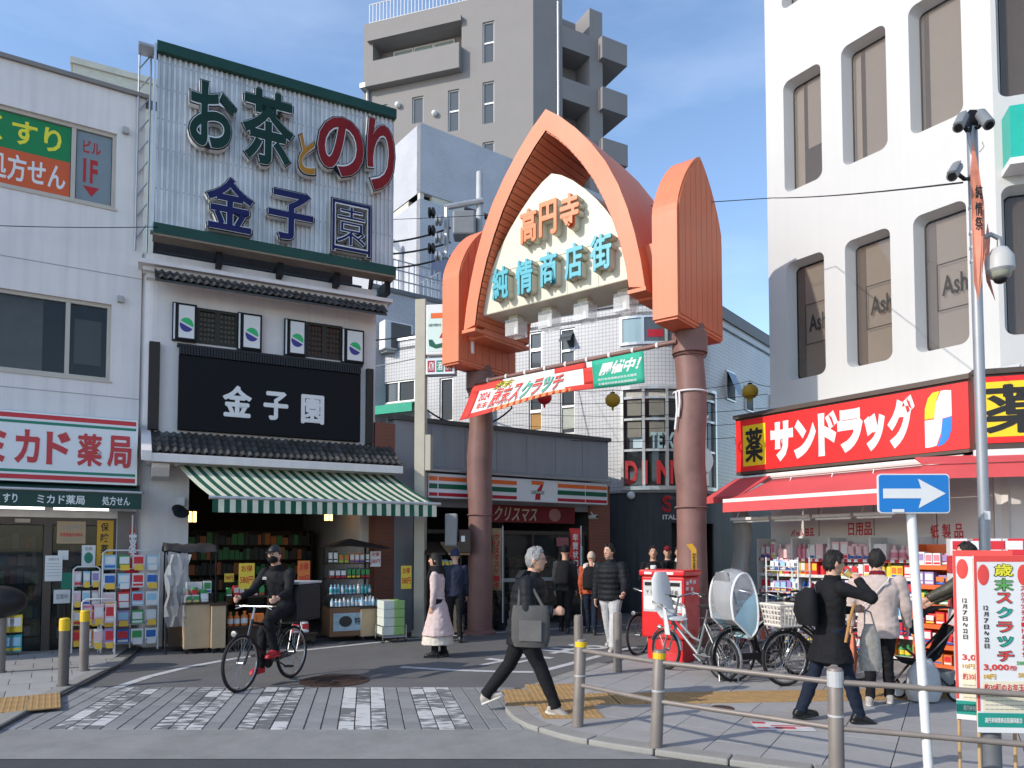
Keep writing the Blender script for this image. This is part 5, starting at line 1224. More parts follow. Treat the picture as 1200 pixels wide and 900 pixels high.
for ch, p in (('高', (350, 430, 412, 560)), ('円', (422, 400, 488, 532)), ('寺', (500, 372, 572, 505))): arch_char(ch, p, M_OC, .035)
for ch, p in (('純', (245, 650, 305, 772)), ('情', (333, 622, 397, 752)), ('商', (424, 592, 488, 722)), ('店', (518, 560, 585, 695)), ('街', (614, 525, 695, 662))): arch_char(ch, p, M_TQ, .03)
# bird figure
q = FA.px(580, 297, YS + .15); x, z = q
bd = thing('bird_figure', 'small round white bird figure with green wing sitting in the arch', 'figure', FA, (x, YS + .15, 6.8))
M_BW, M_BG2 = mat('bird_white', (.72, .70, .60), .5, var=.04), mat('bird_green', (.16, .38, .06), .5, var=.05)
MB().ball((x, YS + .12, z), .20, .19, .19, 18, 12).build('body', M_BW, bd, smooth=True); MB().ball((x + .16, YS + .2, z + .1), .16, .12, .13).build('wing', M_BG2, bd, smooth=True)
MB().lathe([(.05, 0), (.04, -.02)], (x - .03, YS - .06, z + .03), 12, 'y').build('eye', M_BLK, bd); MB().tube([(x - .17, YS + .08, z - .02), (x - .24, YS + .06, z - .05)], [.05, .01]).build('beak', mat('bird_beak', (.75, .55, .1), .5), bd)
for d_ in (-.05, .07): MB().tube([(x + d_, YS + .1, z - .17), (x + d_, YS + .1, 6.8)], .015).build('leg', M_BW, bd)
# lamps hanging under the sign
M_ACR = mat('acrylic', (.92, .94, .94), .05, var=0, alpha=.22, spec=.7)
for k, (px, py) in enumerate(((605, 377), (644, 363), (686, 352), (733, 343))):
    x, z = FA.px(px, py, YS + .4); z = 5.82
    t = thing('box_lamp', ['clear cube lamp under the arch sign, below the first turquoise character', 'clear cube lamp under the arch sign, below the second turquoise character', 'clear cube lamp under the arch sign, below the middle turquoise character', 'clear cube lamp under the arch sign, below the last turquoise character'][k], 'lamp', FA, (x, YS + .4, z - .16), 'clear cube lamps under the arch sign')
    s_ = .15; y = YS + .4; b = MB()
    for (a, c, e, f, g, h) in ((-s_, s_, -s_, -s_ + .008, -s_, s_), (-s_, s_, s_ - .008, s_, -s_, s_), (-s_, -s_ + .008, -s_ + .01, s_ - .01, -s_, s_), (s_ - .008, s_, -s_ + .01, s_ - .01, -s_, s_), (-s_ + .01, s_ - .01, -s_ + .01, s_ - .01, -s_, -s_ + .008)): b.box(x + a, x + c, y + e, y + f, z + g, z + h)
    b.build('acrylic_shade', M_ACR, t); MB().lathe([(.04, -.1), (.045, 0), (.03, .1)], (x, y, z), 12).build('bulb', M_WHT, t, smooth=True); MB().box(x - .1, x + .1, y - .1, y + .1, z + .151, 6.055).build('mount', M_CRM, t)
# ---- banner and its pole between the posts
yp = .21; p0, p1 = FA.px(553, 450, -.05), FA.px(806, 398, -.05)
zpf = lambda x: p0[1] + (p1[1] - p0[1]) * (x - p0[0]) / (p1[0] - p0[0]); zp = zpf(0); bp = thing('banner_pole', 'brown rusty horizontal pole between the arch posts', 'pole', FA, (0, -.05, zp))
MB().tube([(-UP + .1, -.06, zpf(-UP)), (UP - .1, -.06, zpf(UP))], .04, 10).build('pipe', M_POST, bp, smooth=True)
for k in range(9): x = -1.8 + k * .45; MB().lathe([(.052, -.02), (.052, .02)], (x, -.06, zpf(x)), 10, 'x').build('rope_tie', M_WHT, bp)
bn = thing('street_banner', 'red white and green sale banner strung under the arch', 'banner', FA, (-.3, -.06, zp - .5))
M_BNR, M_BNW, M_BNG, M_BNO = mat('banner_scarlet', (.62, .05, .04), .7, var=.06), mat('banner_white', (.75, .74, .72), .7, var=.04), mat('banner_jade', (.03, .36, .24), .7, var=.05), mat('banner_peach', (.72, .26, .10), .7, var=.06)
uL, uR = FA.X(556, -.06), FA.X(757, -.06); HB = .62
def bn_pt(q, f, o=0.0):
    # q along the banner, f from top 0 to bottom 1; it sags and billows toward its left end
    x = uL + (uR - uL) * q; tw_ = (1 - q) ** 1.5
    hb = .36 + .38 * tw_ + .16 * q ** 4
    return Vector((x + .05 * math.sin(f * 2) * tw_ - .1 * tw_ * f, -.10 - (.12 * math.sin(q * 5 + 1) + .25 * tw_) * f - o, zpf(x) - .05 - hb * f - .03 * math.sin(q * 9) * f))
NX = 40
def strip(name, m, q0, q1, f0, f1, o=0.0, nx=None, nf=5):
    b = MB(); nx = nx or max(2, int(NX * (q1 - q0))); V = [[bn_pt(q0 + (q1 - q0) * i / nx, f0 + (f1 - f0) * j / nf, o) for j in range(nf + 1)] for i in range(nx + 1)]
    for i in range(nx):
        for j in range(nf): b.quad(V[i][j], V[i][j + 1], V[i + 1][j + 1], V[i + 1][j])
    return thick(b.build(name, m, bn, smooth=True), .002)
cl = strip('cloth', M_BNW, 0, 1, 0, 1)
strip('printed_field', M_BNR, 0, .2, 0.0, .22, .004); strip('printed_field', M_BNR, 0, .06, .22, 1, .004); strip('printed_field', M_BNR, .06, .2, .86, 1, .004); strip('printed_border', M_BNO, .2, .62, .86, 1, .004)
strip('printed_field', M_BNR, .52, .70, 0.0, .2, .004); strip('printed_field', M_BNR, .58, .74, .8, 1, .004); strip('printed_field', M_BNR, .68, .76, .2, .8, .004); strip('printed_field', M_BNG, .73, 1, 0, 1, .006)
for k in range(12): strip('border_tick', M_BNR, .21 + k * .034, .223 + k * .034, .88, .99, .007, 1, 1)
def bn_text(s, q0, q1, f0, f1, m, off=.03, slant=0.0, o=.008):
    v, f = text_mesh(s, off, 0.0, 2); a, c = v.min(0), v.max(0); mb = MB(); vs = []
    for p in v:
        fx_ = (p[0] - a[0]) / (c[0] - a[0]); fz = (p[1] - a[1]) / (c[1] - a[1]); vs.append(bn_pt(q0 + (q1 - q0) * fx_ + slant * fz, f1 + (f0 - f1) * fz, o))
    mb.add(vs, f); mb.build('lettering', m, bn)
bn_text('2024', .075, .145, .3, .55, M_BNR, .02); bn_text('年末', .08, .15, .6, .8, M_BNR, .02)
bn_text('歳末', .15, .26, .05, .3, M_YEL, .05, .03); bn_text('歳末', .15, .26, .05, .3, M_INK, .0, .03, .011)
for k, ch in enumerate('歳末スクラッチ'):
    a = .15 + k * .058; m = (M_BNR, M_BNR, M_BNR, M_BNG, M_BNR, M_BNG, M_BNR)[k]
    bn_text(ch, a + .004, a + .06, .22, .86, M_INK, .07, .025, .008); bn_text(ch, a + .004, a + .06, .23, .84, M_BNW, .045, .025, .011); bn_text(ch, a + .006, a + .058, .26, .82, m, .02, .025, .014)
bn_text('開催中！', .76, .965, .14, .56, M_WHT, .04, .03); bn_text('高円寺純情商店街各加盟店', .755, .96, .66, .74, M_WHT, .01); bn_text('主催高円寺商店街振興組合', .755, .96, .82, .9, M_WHT, .01)

# ---- lanterns on a line
M_LR, M_LY = mat('lantern_red', (.55, .015, .02), .55, var=.05), mat('lantern_gold', (.42, .26, .02), .55, var=.08)
LT = [(638, 466, 16.0, 'r'), (718, 469, 15.5, 'y'), (801, 468, 15.2, 'r'), (879, 459, 14.6, 'y')]
LP = []
for k, (px, py, d, c) in enumerate(LT):
    p = D(px, py, d); LP.append(p + Vector((0, 0, .22)))
    nm = {0: 'round red paper lantern strung between the arch banner and store roof', 1: 'round gold paper lantern strung beside the bay window', 2: 'round red paper lantern strung close to the arch post', 3: 'round gold paper lantern strung beside the red drugstore sign'}[k]
    t = thing('paper_lantern', nm, 'lantern', Frame(p.x, p.y, 0), (0, 0, p.z), 'paper lanterns strung across the street')
    b = MB(); pr = []
    for j in range(13): a = math.pi * j / 12; pr.append((max(.03, .16 * math.sin(a)) * (1 + .02 * (j % 2)), p.z - .15 * math.cos(a)))
    b.lathe(pr, (0, 0, 0), 18); b.build('shade', M_LR if c == 'r' else M_LY, t, smooth=True); MB().lathe([(.05, -.02), (.05, .02)], (0, 0, p.z + .15), 10).build('cap', M_BLK, t); MB().lathe([(.02, -.07), (.03, 0)], (0, 0, p.z - .15), 8).build('tassel', M_LR if c == 'r' else M_LY, t); MB().tube([(0, 0, p.z + .16), (0, 0, p.z + .22)], .006, 5).build('hook', M_BLK, t)
def wire(pts, name, label, r=.008, sag=.0, group=None, m=None):
    Q = []
    for a, c in zip(pts, pts[1:]):
        for k in range(8):
            t_ = k / 8; p = Vector(a).lerp(Vector(c), t_); p.z -= sag * 4 * t_ * (1 - t_); Q.append(p)
    Q.append(Vector(pts[-1])); return solo(MB().tube(Q, r, 5), name, m or M_BLK, label, 'cable', W0, tuple(Q[0]), group)
wire([D(545, 466, 15.0)] + LP + [D(912, 452, 13.2)], 'lantern_line', 'thin dark line that carries the paper lanterns', .006, .05)

# grey traffic sign backs beyond the post, white rope round it
c = D(803, 540, 12.6); t = thing('traffic_signs', 'grey backs of traffic signs on a slim pole behind the arch post', 'sign', W0, (c.x + .1, 12.6, 0)); MB().tube([(c.x + .1, 12.62, 0), (c.x + .1, 12.62, 4.0)], .03, 8).build('pole', M_STEEL, t)
z = D(0, 502, 12.6).z; MB().prism([(c.x - .12, z + .22), (c.x + .42, z + .22), (c.x + .15, z - .25)], 12.58, 12.6).build('triangle_plate', M_STEEL, t); z = D(0, 540, 12.6).z; MB().lathe([(.28, 0), (.28, .012)], (c.x + .2, 12.585, z), 24, 'y').build('round_plate', M_STEEL, t); z = D(0, 559, 12.6).z; MB().box(c.x - .02, c.x + .4, 12.585, 12.6, z - .15, z + .08).build('square_plate', M_STEEL, t)
z = D(0, 456, 11.6).z; t = thing('white_rope', 'white rope knotted round the arch post near the banner', 'rope', FA, (UP, .21, z)); MB().ring((UP, .21, z), .272, .014, 'z', 24, 6).build('loop', M_WHT, t); MB().tube([(UP - .12, -.06, z), (UP - .10, -.075, z - .3), (UP - .14, -.07, z - .62)], .016, 6).build('tail', M_WHT, t); MB().tube([(UP - .06, -.07, z), (UP - .05, -.08, z - .2), (UP - .08, -.07, z - .42)], .016, 6).build('tail', M_WHT, t)
# ================================================================== white corner building with the drugstore
FRt = Frame((1000 - 600) / FPX * 12, 12, math.atan2(-FPX, 590))
M_RW = mat('white_render', (0.49, 0.485, 0.475), .55, var=.04, scale=.8, streak=.03, bump=.05, bscale=9)
rb = thing('white_corner_building', 'bright white building with rounded deep set windows above a drugstore', 'building', FRt, (0, 0, 0))
xl, xr, zb0, zT = -1.54, 2.22, 3.35, 14.2
cols = [(-1.17, -.43), (-.05, .71), (1.07, 1.83)]; rows = [(4.66, 6.78), (8.06, 10.10), (11.45, 13.5)]
def round_window(parent, F2, fr, x0, x1, z0, z1, r=.13, dep=.2, ins=.07, glass=None, y=0.0, xf=None):
    """deep reveal with rounded corners; returns the window object"""
    def loop(a, c, e, f, rr, yy):
        P = []
        for (cx, cz, s0) in ((c - rr, e + rr, -90), (c - rr, f - rr, 0), (a + rr, f - rr, 90), (a + rr, e + rr, 180)):
            for k in range(7): t_ = R_(s0 + 15 * k); P.append((cx + rr * math.cos(t_), yy, cz + rr * math.sin(t_)))
        return P
    A = loop(x0, x1, z0, z1, r, y); B = loop(x0 + ins, x1 - ins * .3, z0 + ins * .3, z1 - ins, r * .75, y + dep); n = len(A); tr = xf or (lambda p: p)
    b = MB(); b.add([tr(p) for p in A + B], [(i, n + i, n + (i + 1) % n, (i + 1) % n) for i in range(n)])
    cs = [(x1, y, z0), (x1, y, z1), (x0, y, z1), (x0, y, z0)]
    for k in range(4):
        for j in range(6): b.add([tr(cs[k]), tr(A[k * 7 + j]), tr(A[k * 7 + j + 1])], [(0, 2, 1)])
    o = b.build('window', M_RW, parent, smooth=True)
    C = loop(x0 + ins + .001, x1 - ins * .3 - .001, z0 + ins * .3 + .001, z1 - ins - .001, r * .74, y + dep - .004); Dn = loop(x0 + ins + .03, x1 - ins * .3 - .03, z0 + ins * .3 + .03, z1 - ins - .03, r * .6, y + dep - .004)
    MB().add([tr(p) for p in C + Dn], [(i, n + i, n + (i + 1) % n, (i + 1) % n) for i in range(n)]).build('gasket', M_BLK, o)
    MB().add([tr((p[0], p[1] + .002, p[2])) for p in C], [list(range(n))]).build('pane', glass or M_TINT, o)
    return o
M_TINT = mat('tinted_glass', (.16, .13, .11), .03, var=0, alpha=.5, spec=.9)
M_BLIND = mat('roller_blind', (.40, .34, .28), .7, var=.05); M_BLIND2 = mat('blind_dark', (.10, .085, .075), .7, var=.1); M_RINT = mat('room_dim', (.16, .13, .11), .8)
holes = [(c[0], c[1], r[0], r[1]) for c in cols for r in rows]
b = MB(); b.wall(xl, xr, zb0, zT, 0, .3, holes)
# body: flank along the side street, front right face, back
R2 = Frame(*FRt.W(xr, 0, 0).xy, R_(-18.6)); toL = lambda p: tuple(((p - FRt.o).dot(FRt.u), (p - FRt.o).dot(FRt.v), p.z))
SD = Vector((.63, .776, 0)); cL = FRt.W(xl, 0, 0); cBk = cL + SD * 9
def wq(mb, A, B, z0, z1): mb.quad(toL(Vector((A.x, A.y, z0))), toL(Vector((B.x, B.y, z0))), toL(Vector((B.x, B.y, z1))), toL(Vector((A.x, A.y, z1))))
cE = R2.W(7.5, 0, 0); cEb = cE + SD * 9
wq(b, cBk, cL, 0, zT); wq(b, cEb, cBk, 0, zT); wq(b, cE, cEb, 0, zT); 
b.add([toL(Vector((p.x, p.y, zT - .3))) for p in (cL, FRt.W(xr, 0, 0), cE, cEb, cBk)], [(0, 1, 2, 3, 4)])
b.add([toL(Vector((p.x, p.y, zb0))) for p in (cL, FRt.W(xr, 0, 0), cE, cEb, cBk)], [(4, 3, 2, 1, 0)])
b.build('wall', M_RW, rb)
cols2 = [(R2.X(1184), R2.X(1184) + .95), (R2.X(1184) + 1.5, R2.X(1184) + 2.45)]
xf2 = lambda p: toL(R2.W(*p)); w2 = MB(); w2.wall(0.0, 7.5, zb0, zT, 0, .3, [(c[0], c[1], r[0], r[1]) for c in cols2 for r in rows]); w2.v = [xf2(p) for p in w2.v]
w2.build('wall', M_RW, rb)
inn = MB(); inn.wall(xl + .1, xr - .05, zb0, zT - .4, .75, .8); inn.build('inner_wall', M_RINT, rb)
inn = MB(); inn.box(.1, 7, .8, .85, zb0, zT - .4); inn.v = [xf2(p) for p in inn.v]; inn.build('inner_wall', M_RINT, rb)
rnd = random.Random(5)
for ci, c in enumerate(cols):
    for ri, r in enumerate(rows):
        o = round_window(rb, None, FRt, c[0], c[1], r[0], r[1])
        f0 = {0: .45, 1: .38, 2: .26}[ci] if ri == 1 else .3
        MB().box(c[0] + (c[1] - c[0]) * f0, c[1] + .2, .24, .25, r[0] + (.0 if ri == 0 or ci else .75), r[1] - .02).build('blind', M_BLIND, o)
        MB().box(c[0] + .06, c[0] + (c[1] - c[0]) * (f0 - .12), .26, .27, r[0], r[1]).build('curtain', mat('curtain_beige', (.50, .42, .33), .8, var=.08), o) if ri else MB().box(c[0] + .02, c[0] + (c[1] - c[0]) * .28, .26, .27, r[0], r[1]).build('curtain', M_BLIND2, o)
        if ri == 0:
            x0, x1 = c[0] + .24, c[1] - .04; z0 = r[0] + .62; z1 = z0 + .72; fr_ = MB(); e = .014; y0, y1 = .19, .194
            fr_.box(x0, x1, y0, y1, z0, z0 + e); fr_.box(x0, x1, y0, y1, z1 - e, z1); fr_.box(x0, x0 + e, y0, y1, z0 + e, z1 - e); fr_.box(x1 - e, x1, y0, y1, z0 + e, z1 - e); fr_.build('logo_frame', M_INK, o)
            put_text(MB(), 'Ash', x0 + .07, z0 + .22, x1 - .05, z0 + .52, y1, .012, .004).build('lettering', M_INK, o)
for c in cols2:
    for r in rows: round_window(rb, None, R2, c[0], c[1], r[0], r[1], xf=xf2)
# scalloped ledge above the shop sign
for F_, x0, x1, tf, nn in ((FRt, xl - .3, xr + .25, lambda p: p, 3), (R2, .0, 7.3, xf2, 4)):
    b = MB(); N = 48; zL = zb0 + .12
    for i in range(N):
        q0, q1 = i / N, (i + 1) / N; wv = lambda q: .09 * abs(math.sin(math.pi * q * nn)) ; X0, X1 = x0 + (x1 - x0) * q0, x0 + (x1 - x0) * q1
        a0_, a1_ = wv(q0), wv(q1); dp = -.62
        b.hexa([tf(p) for p in ((X0, dp, zL + .08 + a0_), (X1, dp, zL + .08 + a1_), (X1, -.002, zL), (X0, -.002, zL), (X0, dp, zL + .27 + a0_), (X1, dp, zL + .27 + a1_), (X1, -.002, zL + .75), (X0, -.002, zL + .75))])
    b.build('ledge', M_RW, rb)
# ---- shop sign
YG = -.9; q = RZ(FRt, 862, 1142, 490, 558, 446, 528, YG); x0, x1, z0, z1 = q
M_SR, M_SY = mat('drug_red', (.78, .022, .022), .35, var=.03), mat('drug_yellow', (.80, .56, .02), .35, var=.03)
sg = thing('drugstore_sign', 'red drugstore lightbox sign with white katakana letters and yellow medicine panel', 'sign', FRt, (x0, YG, z0))
MB().box(x0, x1, YG, -.64, z0, z1).build('case', M_BROWNF, sg); MB().box(x0 + .015, x1 - .01, YG - .012, YG - .001, z0 + .05, z1 - .03).build('face', M_SR, sg)
MB().box(x0 - .02, x1 + .02, YG - .05, -.64, z1 + .001, z1 + .07).build('hood', M_BROWNF, sg)
H = z1 - z0; y = YG - .0125
a, c = FRt.X(872.5, YG), FRt.X(899, YG); MB().box(a, c, y - .004, y, z0 + H * .14, z0 + H * .86).build('yellow_panel', M_SY, sg)
put_text(MB(), '薬', a + .05, z0 + H * .2, c - .05, z0 + H * .8, y - .0045, .028, .006).build('letter', M_INK, sg)
for ch, l_, r_, f0, f1 in (('サ', 905, 931.5, .16, .84), ('ン', 932.5, 958.5, .17, .82), ('ド', 961, 984.5, .17, .88), ('ラ', 984, 1014, .18, .86), ('ッ', 1015.5, 1040, .16, .73), ('グ', 1043, 1075.5, .16, .92)):
    put_text(MB(), ch, FRt.X(l_, YG), z0 + H * f0, FRt.X(r_, YG), z0 + H * f1, y, .07, .006).build('letter', M_WHT, sg)
a, c = FRt.X(1087, YG), FRt.X(1119, YG); w_ = c - a; zz = z0 + H * .12; hh = H * .78
def emb(P, m): MB().prism([(a + w_ * p[0], zz + hh * p[1]) for p in P][::-1], y - .005, y).build('emblem', m, sg)
emb([(0, .52), (.02, .72), (.14, .90), (.32, .99), (.58, 1.0), (.42, .8), (.36, .52)], M_SY); emb([(.0, .5), (.36, .5), (.42, .78), (.62, 1.0), (.8, 1.0), (1, .98), (1, .52), (.66, .5), (.6, .25), (.42, .02), (.2, .0), (.0, .0)], M_WHT); emb([(.67, .49), (1, .51), (.99, .3), (.86, .12), (.68, .03), (.45, .0), (.6, .2)], mat('emblem_blue', (.02, .2, .62), .35))
sg = thing('drugstore_sign', 'drugstore sign turning the corner with black medicine character on yellow', 'sign', R2, (0, -.9, z0))
s0 = R2.X(1143, -.9)
MB().box(s0, 7, -.9, -.64, z0, z1).build('case', M_BROWNF, sg); MB().box(s0 + .02, 6.98, -.912, -.9005, z0 + .08, z1 - .03).build('face', M_SR, sg); MB().box(s0, 7.02, -.95, -.64, z1 + .001, z1 + .07).build('hood', M_BROWNF, sg)
a = R2.X(1149, -.91); MB().box(a, a + 1.0, -.917, -.9125, z0 + .16, z1 - .1).build('yellow_panel', M_SY, sg); put_text(MB(), '薬', a + .06, z0 + .2, a + .92, z1 - .14, -.918, .028, .006).build('letter', M_INK, sg)
MB().box(s0, 7, -.93, -.87, z0 - .09, z0 - .002).build('trim', M_WHT, sg)
# green projecting sign
q = R2.px(1183, 124, -.35), R2.px(1183, 186, -.35)
sg = thing('projecting_sign', 'green sign box with white base on the white corner building', 'sign', R2, (q[0][0], 0, q[1][1]))
MB().box(q[0][0], q[0][0] + 1.2, -.35, -.003, q[1][1], q[0][1]).build('case', mat('sign_jade', (.02, .38, .30), .4), sg); MB().box(q[0][0] - .02, q[0][0] + 1.22, -.38, -.003, q[1][1] - .09, q[1][1] - .001).build('base', M_WHT, sg)
# ---- red awnings
M_RA, M_RAW = mat('awning_red', (.56, .075, .08), .75, var=.08, scale=2, bump=.06), mat('awning_band_white', (.68, .66, .62), .7, var=.05)
YA = -1.95; A0, A1 = FRt.px(848, 588, YA), FRt.px(1048, 571.5, YA); T0 = FRt.px(884, 573, YG + .1)
xa0, xa1 = A0[0], FRt.X(1082, YA); zaf = (A0[1] + A1[1]) / 2; zab = z0 - .12
aw = thing('red_awning', 'long red cloth awning over the drugstore goods shelves', 'awning', FRt, (xa0, -.9, zab))
def aw_pt(q, k): return (xa0 + .1 * (1 - k) + (xa1 - xa0 - .1 * (1 - k)) * q, -.85 + (YA + .85) * k, zab + (zaf - zab) * k - .03 * math.sin(math.pi * k))
b = MB(); N = 24
for i in range(N):
    for k in range(6): b.quad(aw_pt(i / N, k / 6), aw_pt(i / N, (k + 1) / 6), aw_pt((i + 1) / N, (k + 1) / 6), aw_pt((i + 1) / N, k / 6))
thick(b.build('cloth', M_RA, aw, smooth=True)); 
MB().box(xa0, xa1, YA - .02, YA - .001, zaf - .035, zaf + .02).build('front_bar', M_RAW, aw); thick(MB().quad((xa0, YA - .012, zaf - .036), (xa1, YA - .012, zaf - .036), (xa1, YA - .02, zaf - .19), (xa0, YA - .02, zaf - .19)).build('valance', M_RA, aw))
MB().tube([(xa0 - .05, -.84, zab + .06), (xa1, -.84, zab + .06)], .05).build('roller', M_RAW, aw, smooth=True)
for q in (.04, .5, .97): x = xa0 + (xa1 - xa0) * q; MB().tube([(x, -.8, zab - .1), (x, YA, zaf - .05)], .02).build('arm', M_RAW, aw)
aw = thing('red_awning', 'folded red awning cassette below the sign round the corner', 'awning', R2, (0, -.9, 2.6))
g0, g1 = R2.px(1085, 541, -1.2), R2.px(1085, 562, -1.2); xs_ = R2.X(1080, -1.2)
thick(MB().quad((xs_, -1.3, g1[1]), (7, -1.3, g1[1]), (7, -1.28, g0[1] - .05), (xs_, -1.28, g0[1] - .05)).build('valance', M_RA, aw)); MB().hexa([(xs_, -1.3, g0[1] - .045), (7, -1.3, g0[1] - .045), (7, -.86, g0[1] + .07), (xs_, -.86, g0[1] + .07), (xs_, -1.3, g0[1] - .03), (7, -1.3, g0[1] - .03), (7, -.86, g0[1] + .1), (xs_, -.86, g0[1] + .1)]).build('cloth', M_RA, aw)
aw = thing('red_awning', 'short red awning end above the rolled plastic curtain', 'awning', FRt, (xa0 - .5, -.9, zab))
MB().hexa([(xa0 - .75, -1.5, zaf + .08), (xa0 - .05, -1.5, zaf + .08), (xa0 + .1, -.9, zab + .03), (xa0 - .6, -.9, zab + .03), (xa0 - .75, -1.5, zaf + .1), (xa0 - .05, -1.5, zaf + .1), (xa0 + .1, -.9, zab + .06), (xa0 - .6, -.9, zab + .06)]).build('cloth', M_RA, aw); MB().box(xa0 - .75, xa0 - .05, -1.52, -1.501, zaf + .0, zaf + .1).build('valance', M_RA, aw)
# ---- shop recess: back wall panels with category words
M_PANEL = mat('panel_offwhite', (.62, .58, .56), .5, var=.06); ysb = -.12
sh = thing('drugstore_wall', 'street level drugstore wall of off white panels behind the shelves', 'shop front', FRt, (0, ysb, 0))
xq0, xq1 = xl + .05, xr + .1
for k in range(4):
    a = xq0 + (xq1 - xq0) * k / 4; MB().box(a + .008, xq0 + (xq1 - xq0) * (k + 1) / 4 - .008, ysb, ysb + .06, 0.02, zb0 - .3).build('panel', M_PANEL, sh)
b = MB(); b.box(-.15, 7, -.1, -.04, .02, zb0 - .3); b.v = [toL(R2.W(*p)) for p in b.v]; b.build('panel', M_PANEL, sh)
MB().box(xq0, xq1, -.85, ysb - .002, zb0 - .5, zb0 - .42).build('ceiling', M_WHT, sh)
MRD = mat('panel_red_text', (.50, .03, .05), .5)
for s, p in (('ペット用品', (927, 619, 954, 634)), ('日用品', (994, 612, 1022, 628))):
    q = rect(FRt, p[0], p[1], p[2], p[3], ysb); put_text(MB(), s, q[0], q[2], q[1], q[3], ysb - .001, .02, .003).build('lettering', MRD, sh)
q = rect(FRt, 1090, 614, 1130, 631, ysb); 
for k, ch in enumerate('紙製品'): put_text(MB(), ch, q[0] + (q[1] - q[0]) * (k * .36), q[2], q[0] + (q[1] - q[0]) * (k * .36 + .26), q[3], ysb - .001, .02, .003).build('lettering', MRD, sh)
for k in range(4):
    xa, xb = FRt.X(858 + 48 * k, -1.3), FRt.X(903 + 48 * k, -1.3); z = FRt.px(950, 607, -1.3)[1]
    t = thing('tube_light', 'white tube lamp hanging under the long red awning', 'lamp', FRt, (xa, -1.3, z), 'tube lamps under the red awning')
    MB().box(xa, xb, -1.36, -1.24, z, z + .05).build('housing', M_WHT, t, bevel=.01); MB().tube([(xa + .03, -1.3, z - .02), (xb - .03, -1.3, z - .02)], .016).build('tube', mat('tube_white', (.85, .85, .82), .3, var=0), t); MB().tube([(xa + .1, -1.3, z + .05), (xa + .1, -.95, zab)], .008).build('hanger', M_WHT, t)
# rolled grey curtain
xc, zc_ = FRt.px(868, 660, -1.1); b = MB(); rr = []
for i in range(11):
    z = .12 + (zab - .25) * i / 10; rr.append(((xc + .03 * math.sin(i * 1.1), -1.1 + .03 * math.cos(i), z), (.16 + .02 * math.sin(i * 2), 0, 0), (0, .11 + .02 * math.cos(i * 1.7), 0)))
b.loft(rr, 14); solo(b, 'plastic_curtain', mat('curtain_plastic', (.26, .25, .23), .35, var=.2, scale=3), 'gathered grey plastic curtain hanging at the drugstore corner', 'curtain', FRt, (xc, -1.1, .05), smooth=True)
# ================================================================== street furniture
M_FEN = mat('fence_taupe', (.21, .18, .16), .5, metal=.2, var=.15, scale=6)
M_TAPE = mat('tape_yellow', (.70, .45, .02), .5, var=.1); M_REFL = mat('reflector_grey', (.55, .55, .55), .35, metal=.3)
posts = [G(677, 851, SWZ), G(769, 876, SWZ), G(981, 917, SWZ), G(1330, 957, SWZ)]
gr = thing('guard_rail', 'taupe pipe guard rail with two rails along the pavement kerb', 'railing', W0, tuple(posts[0]))
for k, p in enumerate(posts):
    h = .80; lean = Vector((.035, 0, 0)) if k < 2 else Vector((0, 0, 0)); top = p + Vector((0, 0, h)) + lean
    o = MB().tube([p, p + Vector((0, 0, h - .01)) + lean * .98, top], [.052, .052, .045], 16).build('post', M_FEN, gr, smooth=True)
    MB().tube([p + Vector((0, 0, .46)) + lean * .6, p + Vector((0, 0, .475)) + lean * .6], .0545, 16).build('reflector_band', M_REFL, o)
    if k < 2: MB().tube([p + Vector((0, 0, h - .07)) + lean * .92, p + Vector((0, 0, h - .02)) + lean * .98], .0552, 16).build('yellow_tape', M_TAPE, o)
    else: MB().tube([p + Vector((0, 0, h - .13)), p + Vector((0, 0, h - .02))], .0552, 16).build('grey_sleeve', M_REFL, o)
for a, c, la, lc in zip(posts, posts[1:], (.035, .035, 0), (.035, 0, 0)):
    for h in (.70, .38): MB().tube([a + Vector((la * h, 0, h)), c + Vector((lc * h, 0, h))], .021, 12).build('rail', M_FEN, gr, smooth=True)
def bollard(p, h, label, m, cap, group):
    t = thing('bollard', label, 'bollard', W0, tuple(p), group)
    MB().lathe([(.058, 0), (.058, h - .06), (.054, h - .012), (.04, h)], tuple(p), 18).build('shaft', m, t, smooth=True)
    if cap: MB().lathe([(.0605, h - .14), (.0605, h - .02)], tuple(p), 18, cap=False).build('yellow_band', M_TAPE, t); MB().lathe([(.062, h - .016), (.052, h + .006), (.02, h + .012)], tuple(p), 18).build('cap', M_TAPE, t, smooth=True)
    MB().lathe([(.075, 0), (.075, .015)], tuple(p), 18).build('base', m, t)
M_FEN2 = mat('bollard_dark', (.13, .115, .105), .5, metal=.2, var=.15)
gp = 'bollards along the pavement edges'
bollard(G(74, 804, SWZ), .80, 'dark taupe bollard with yellow top beside the pharmacy kerb', M_FEN2, True, gp)
bollard(G(98, 786, SWZ), .80, 'pale taupe bollard with yellow top in front of the pharmacy racks', M_FEN, True, gp)
bollard(G(0, 788, SWZ), .80, 'taupe bollard with black cover on top by the pharmacy door', M_FEN, False, gp)
bollard(G(678, 796, .02), .82, 'plain taupe bollard just behind the end post of the guard rail', M_FEN, False, gp)
bollard(G(724, 790, .02), .82, 'plain taupe bollard standing before the red post box', M_FEN, False, gp)
p = G(0, 788, SWZ)
solo(MB().ball((p.x - .06, p.y, .98), .36, .3, .22, 20, 14), 'black_cover', mat('black_vinyl', (.012, .012, .013), .45, var=.1), 'rounded black vinyl cover over the bollard by the pharmacy', 'cover', W0, (p.x, p.y, .78), smooth=True)
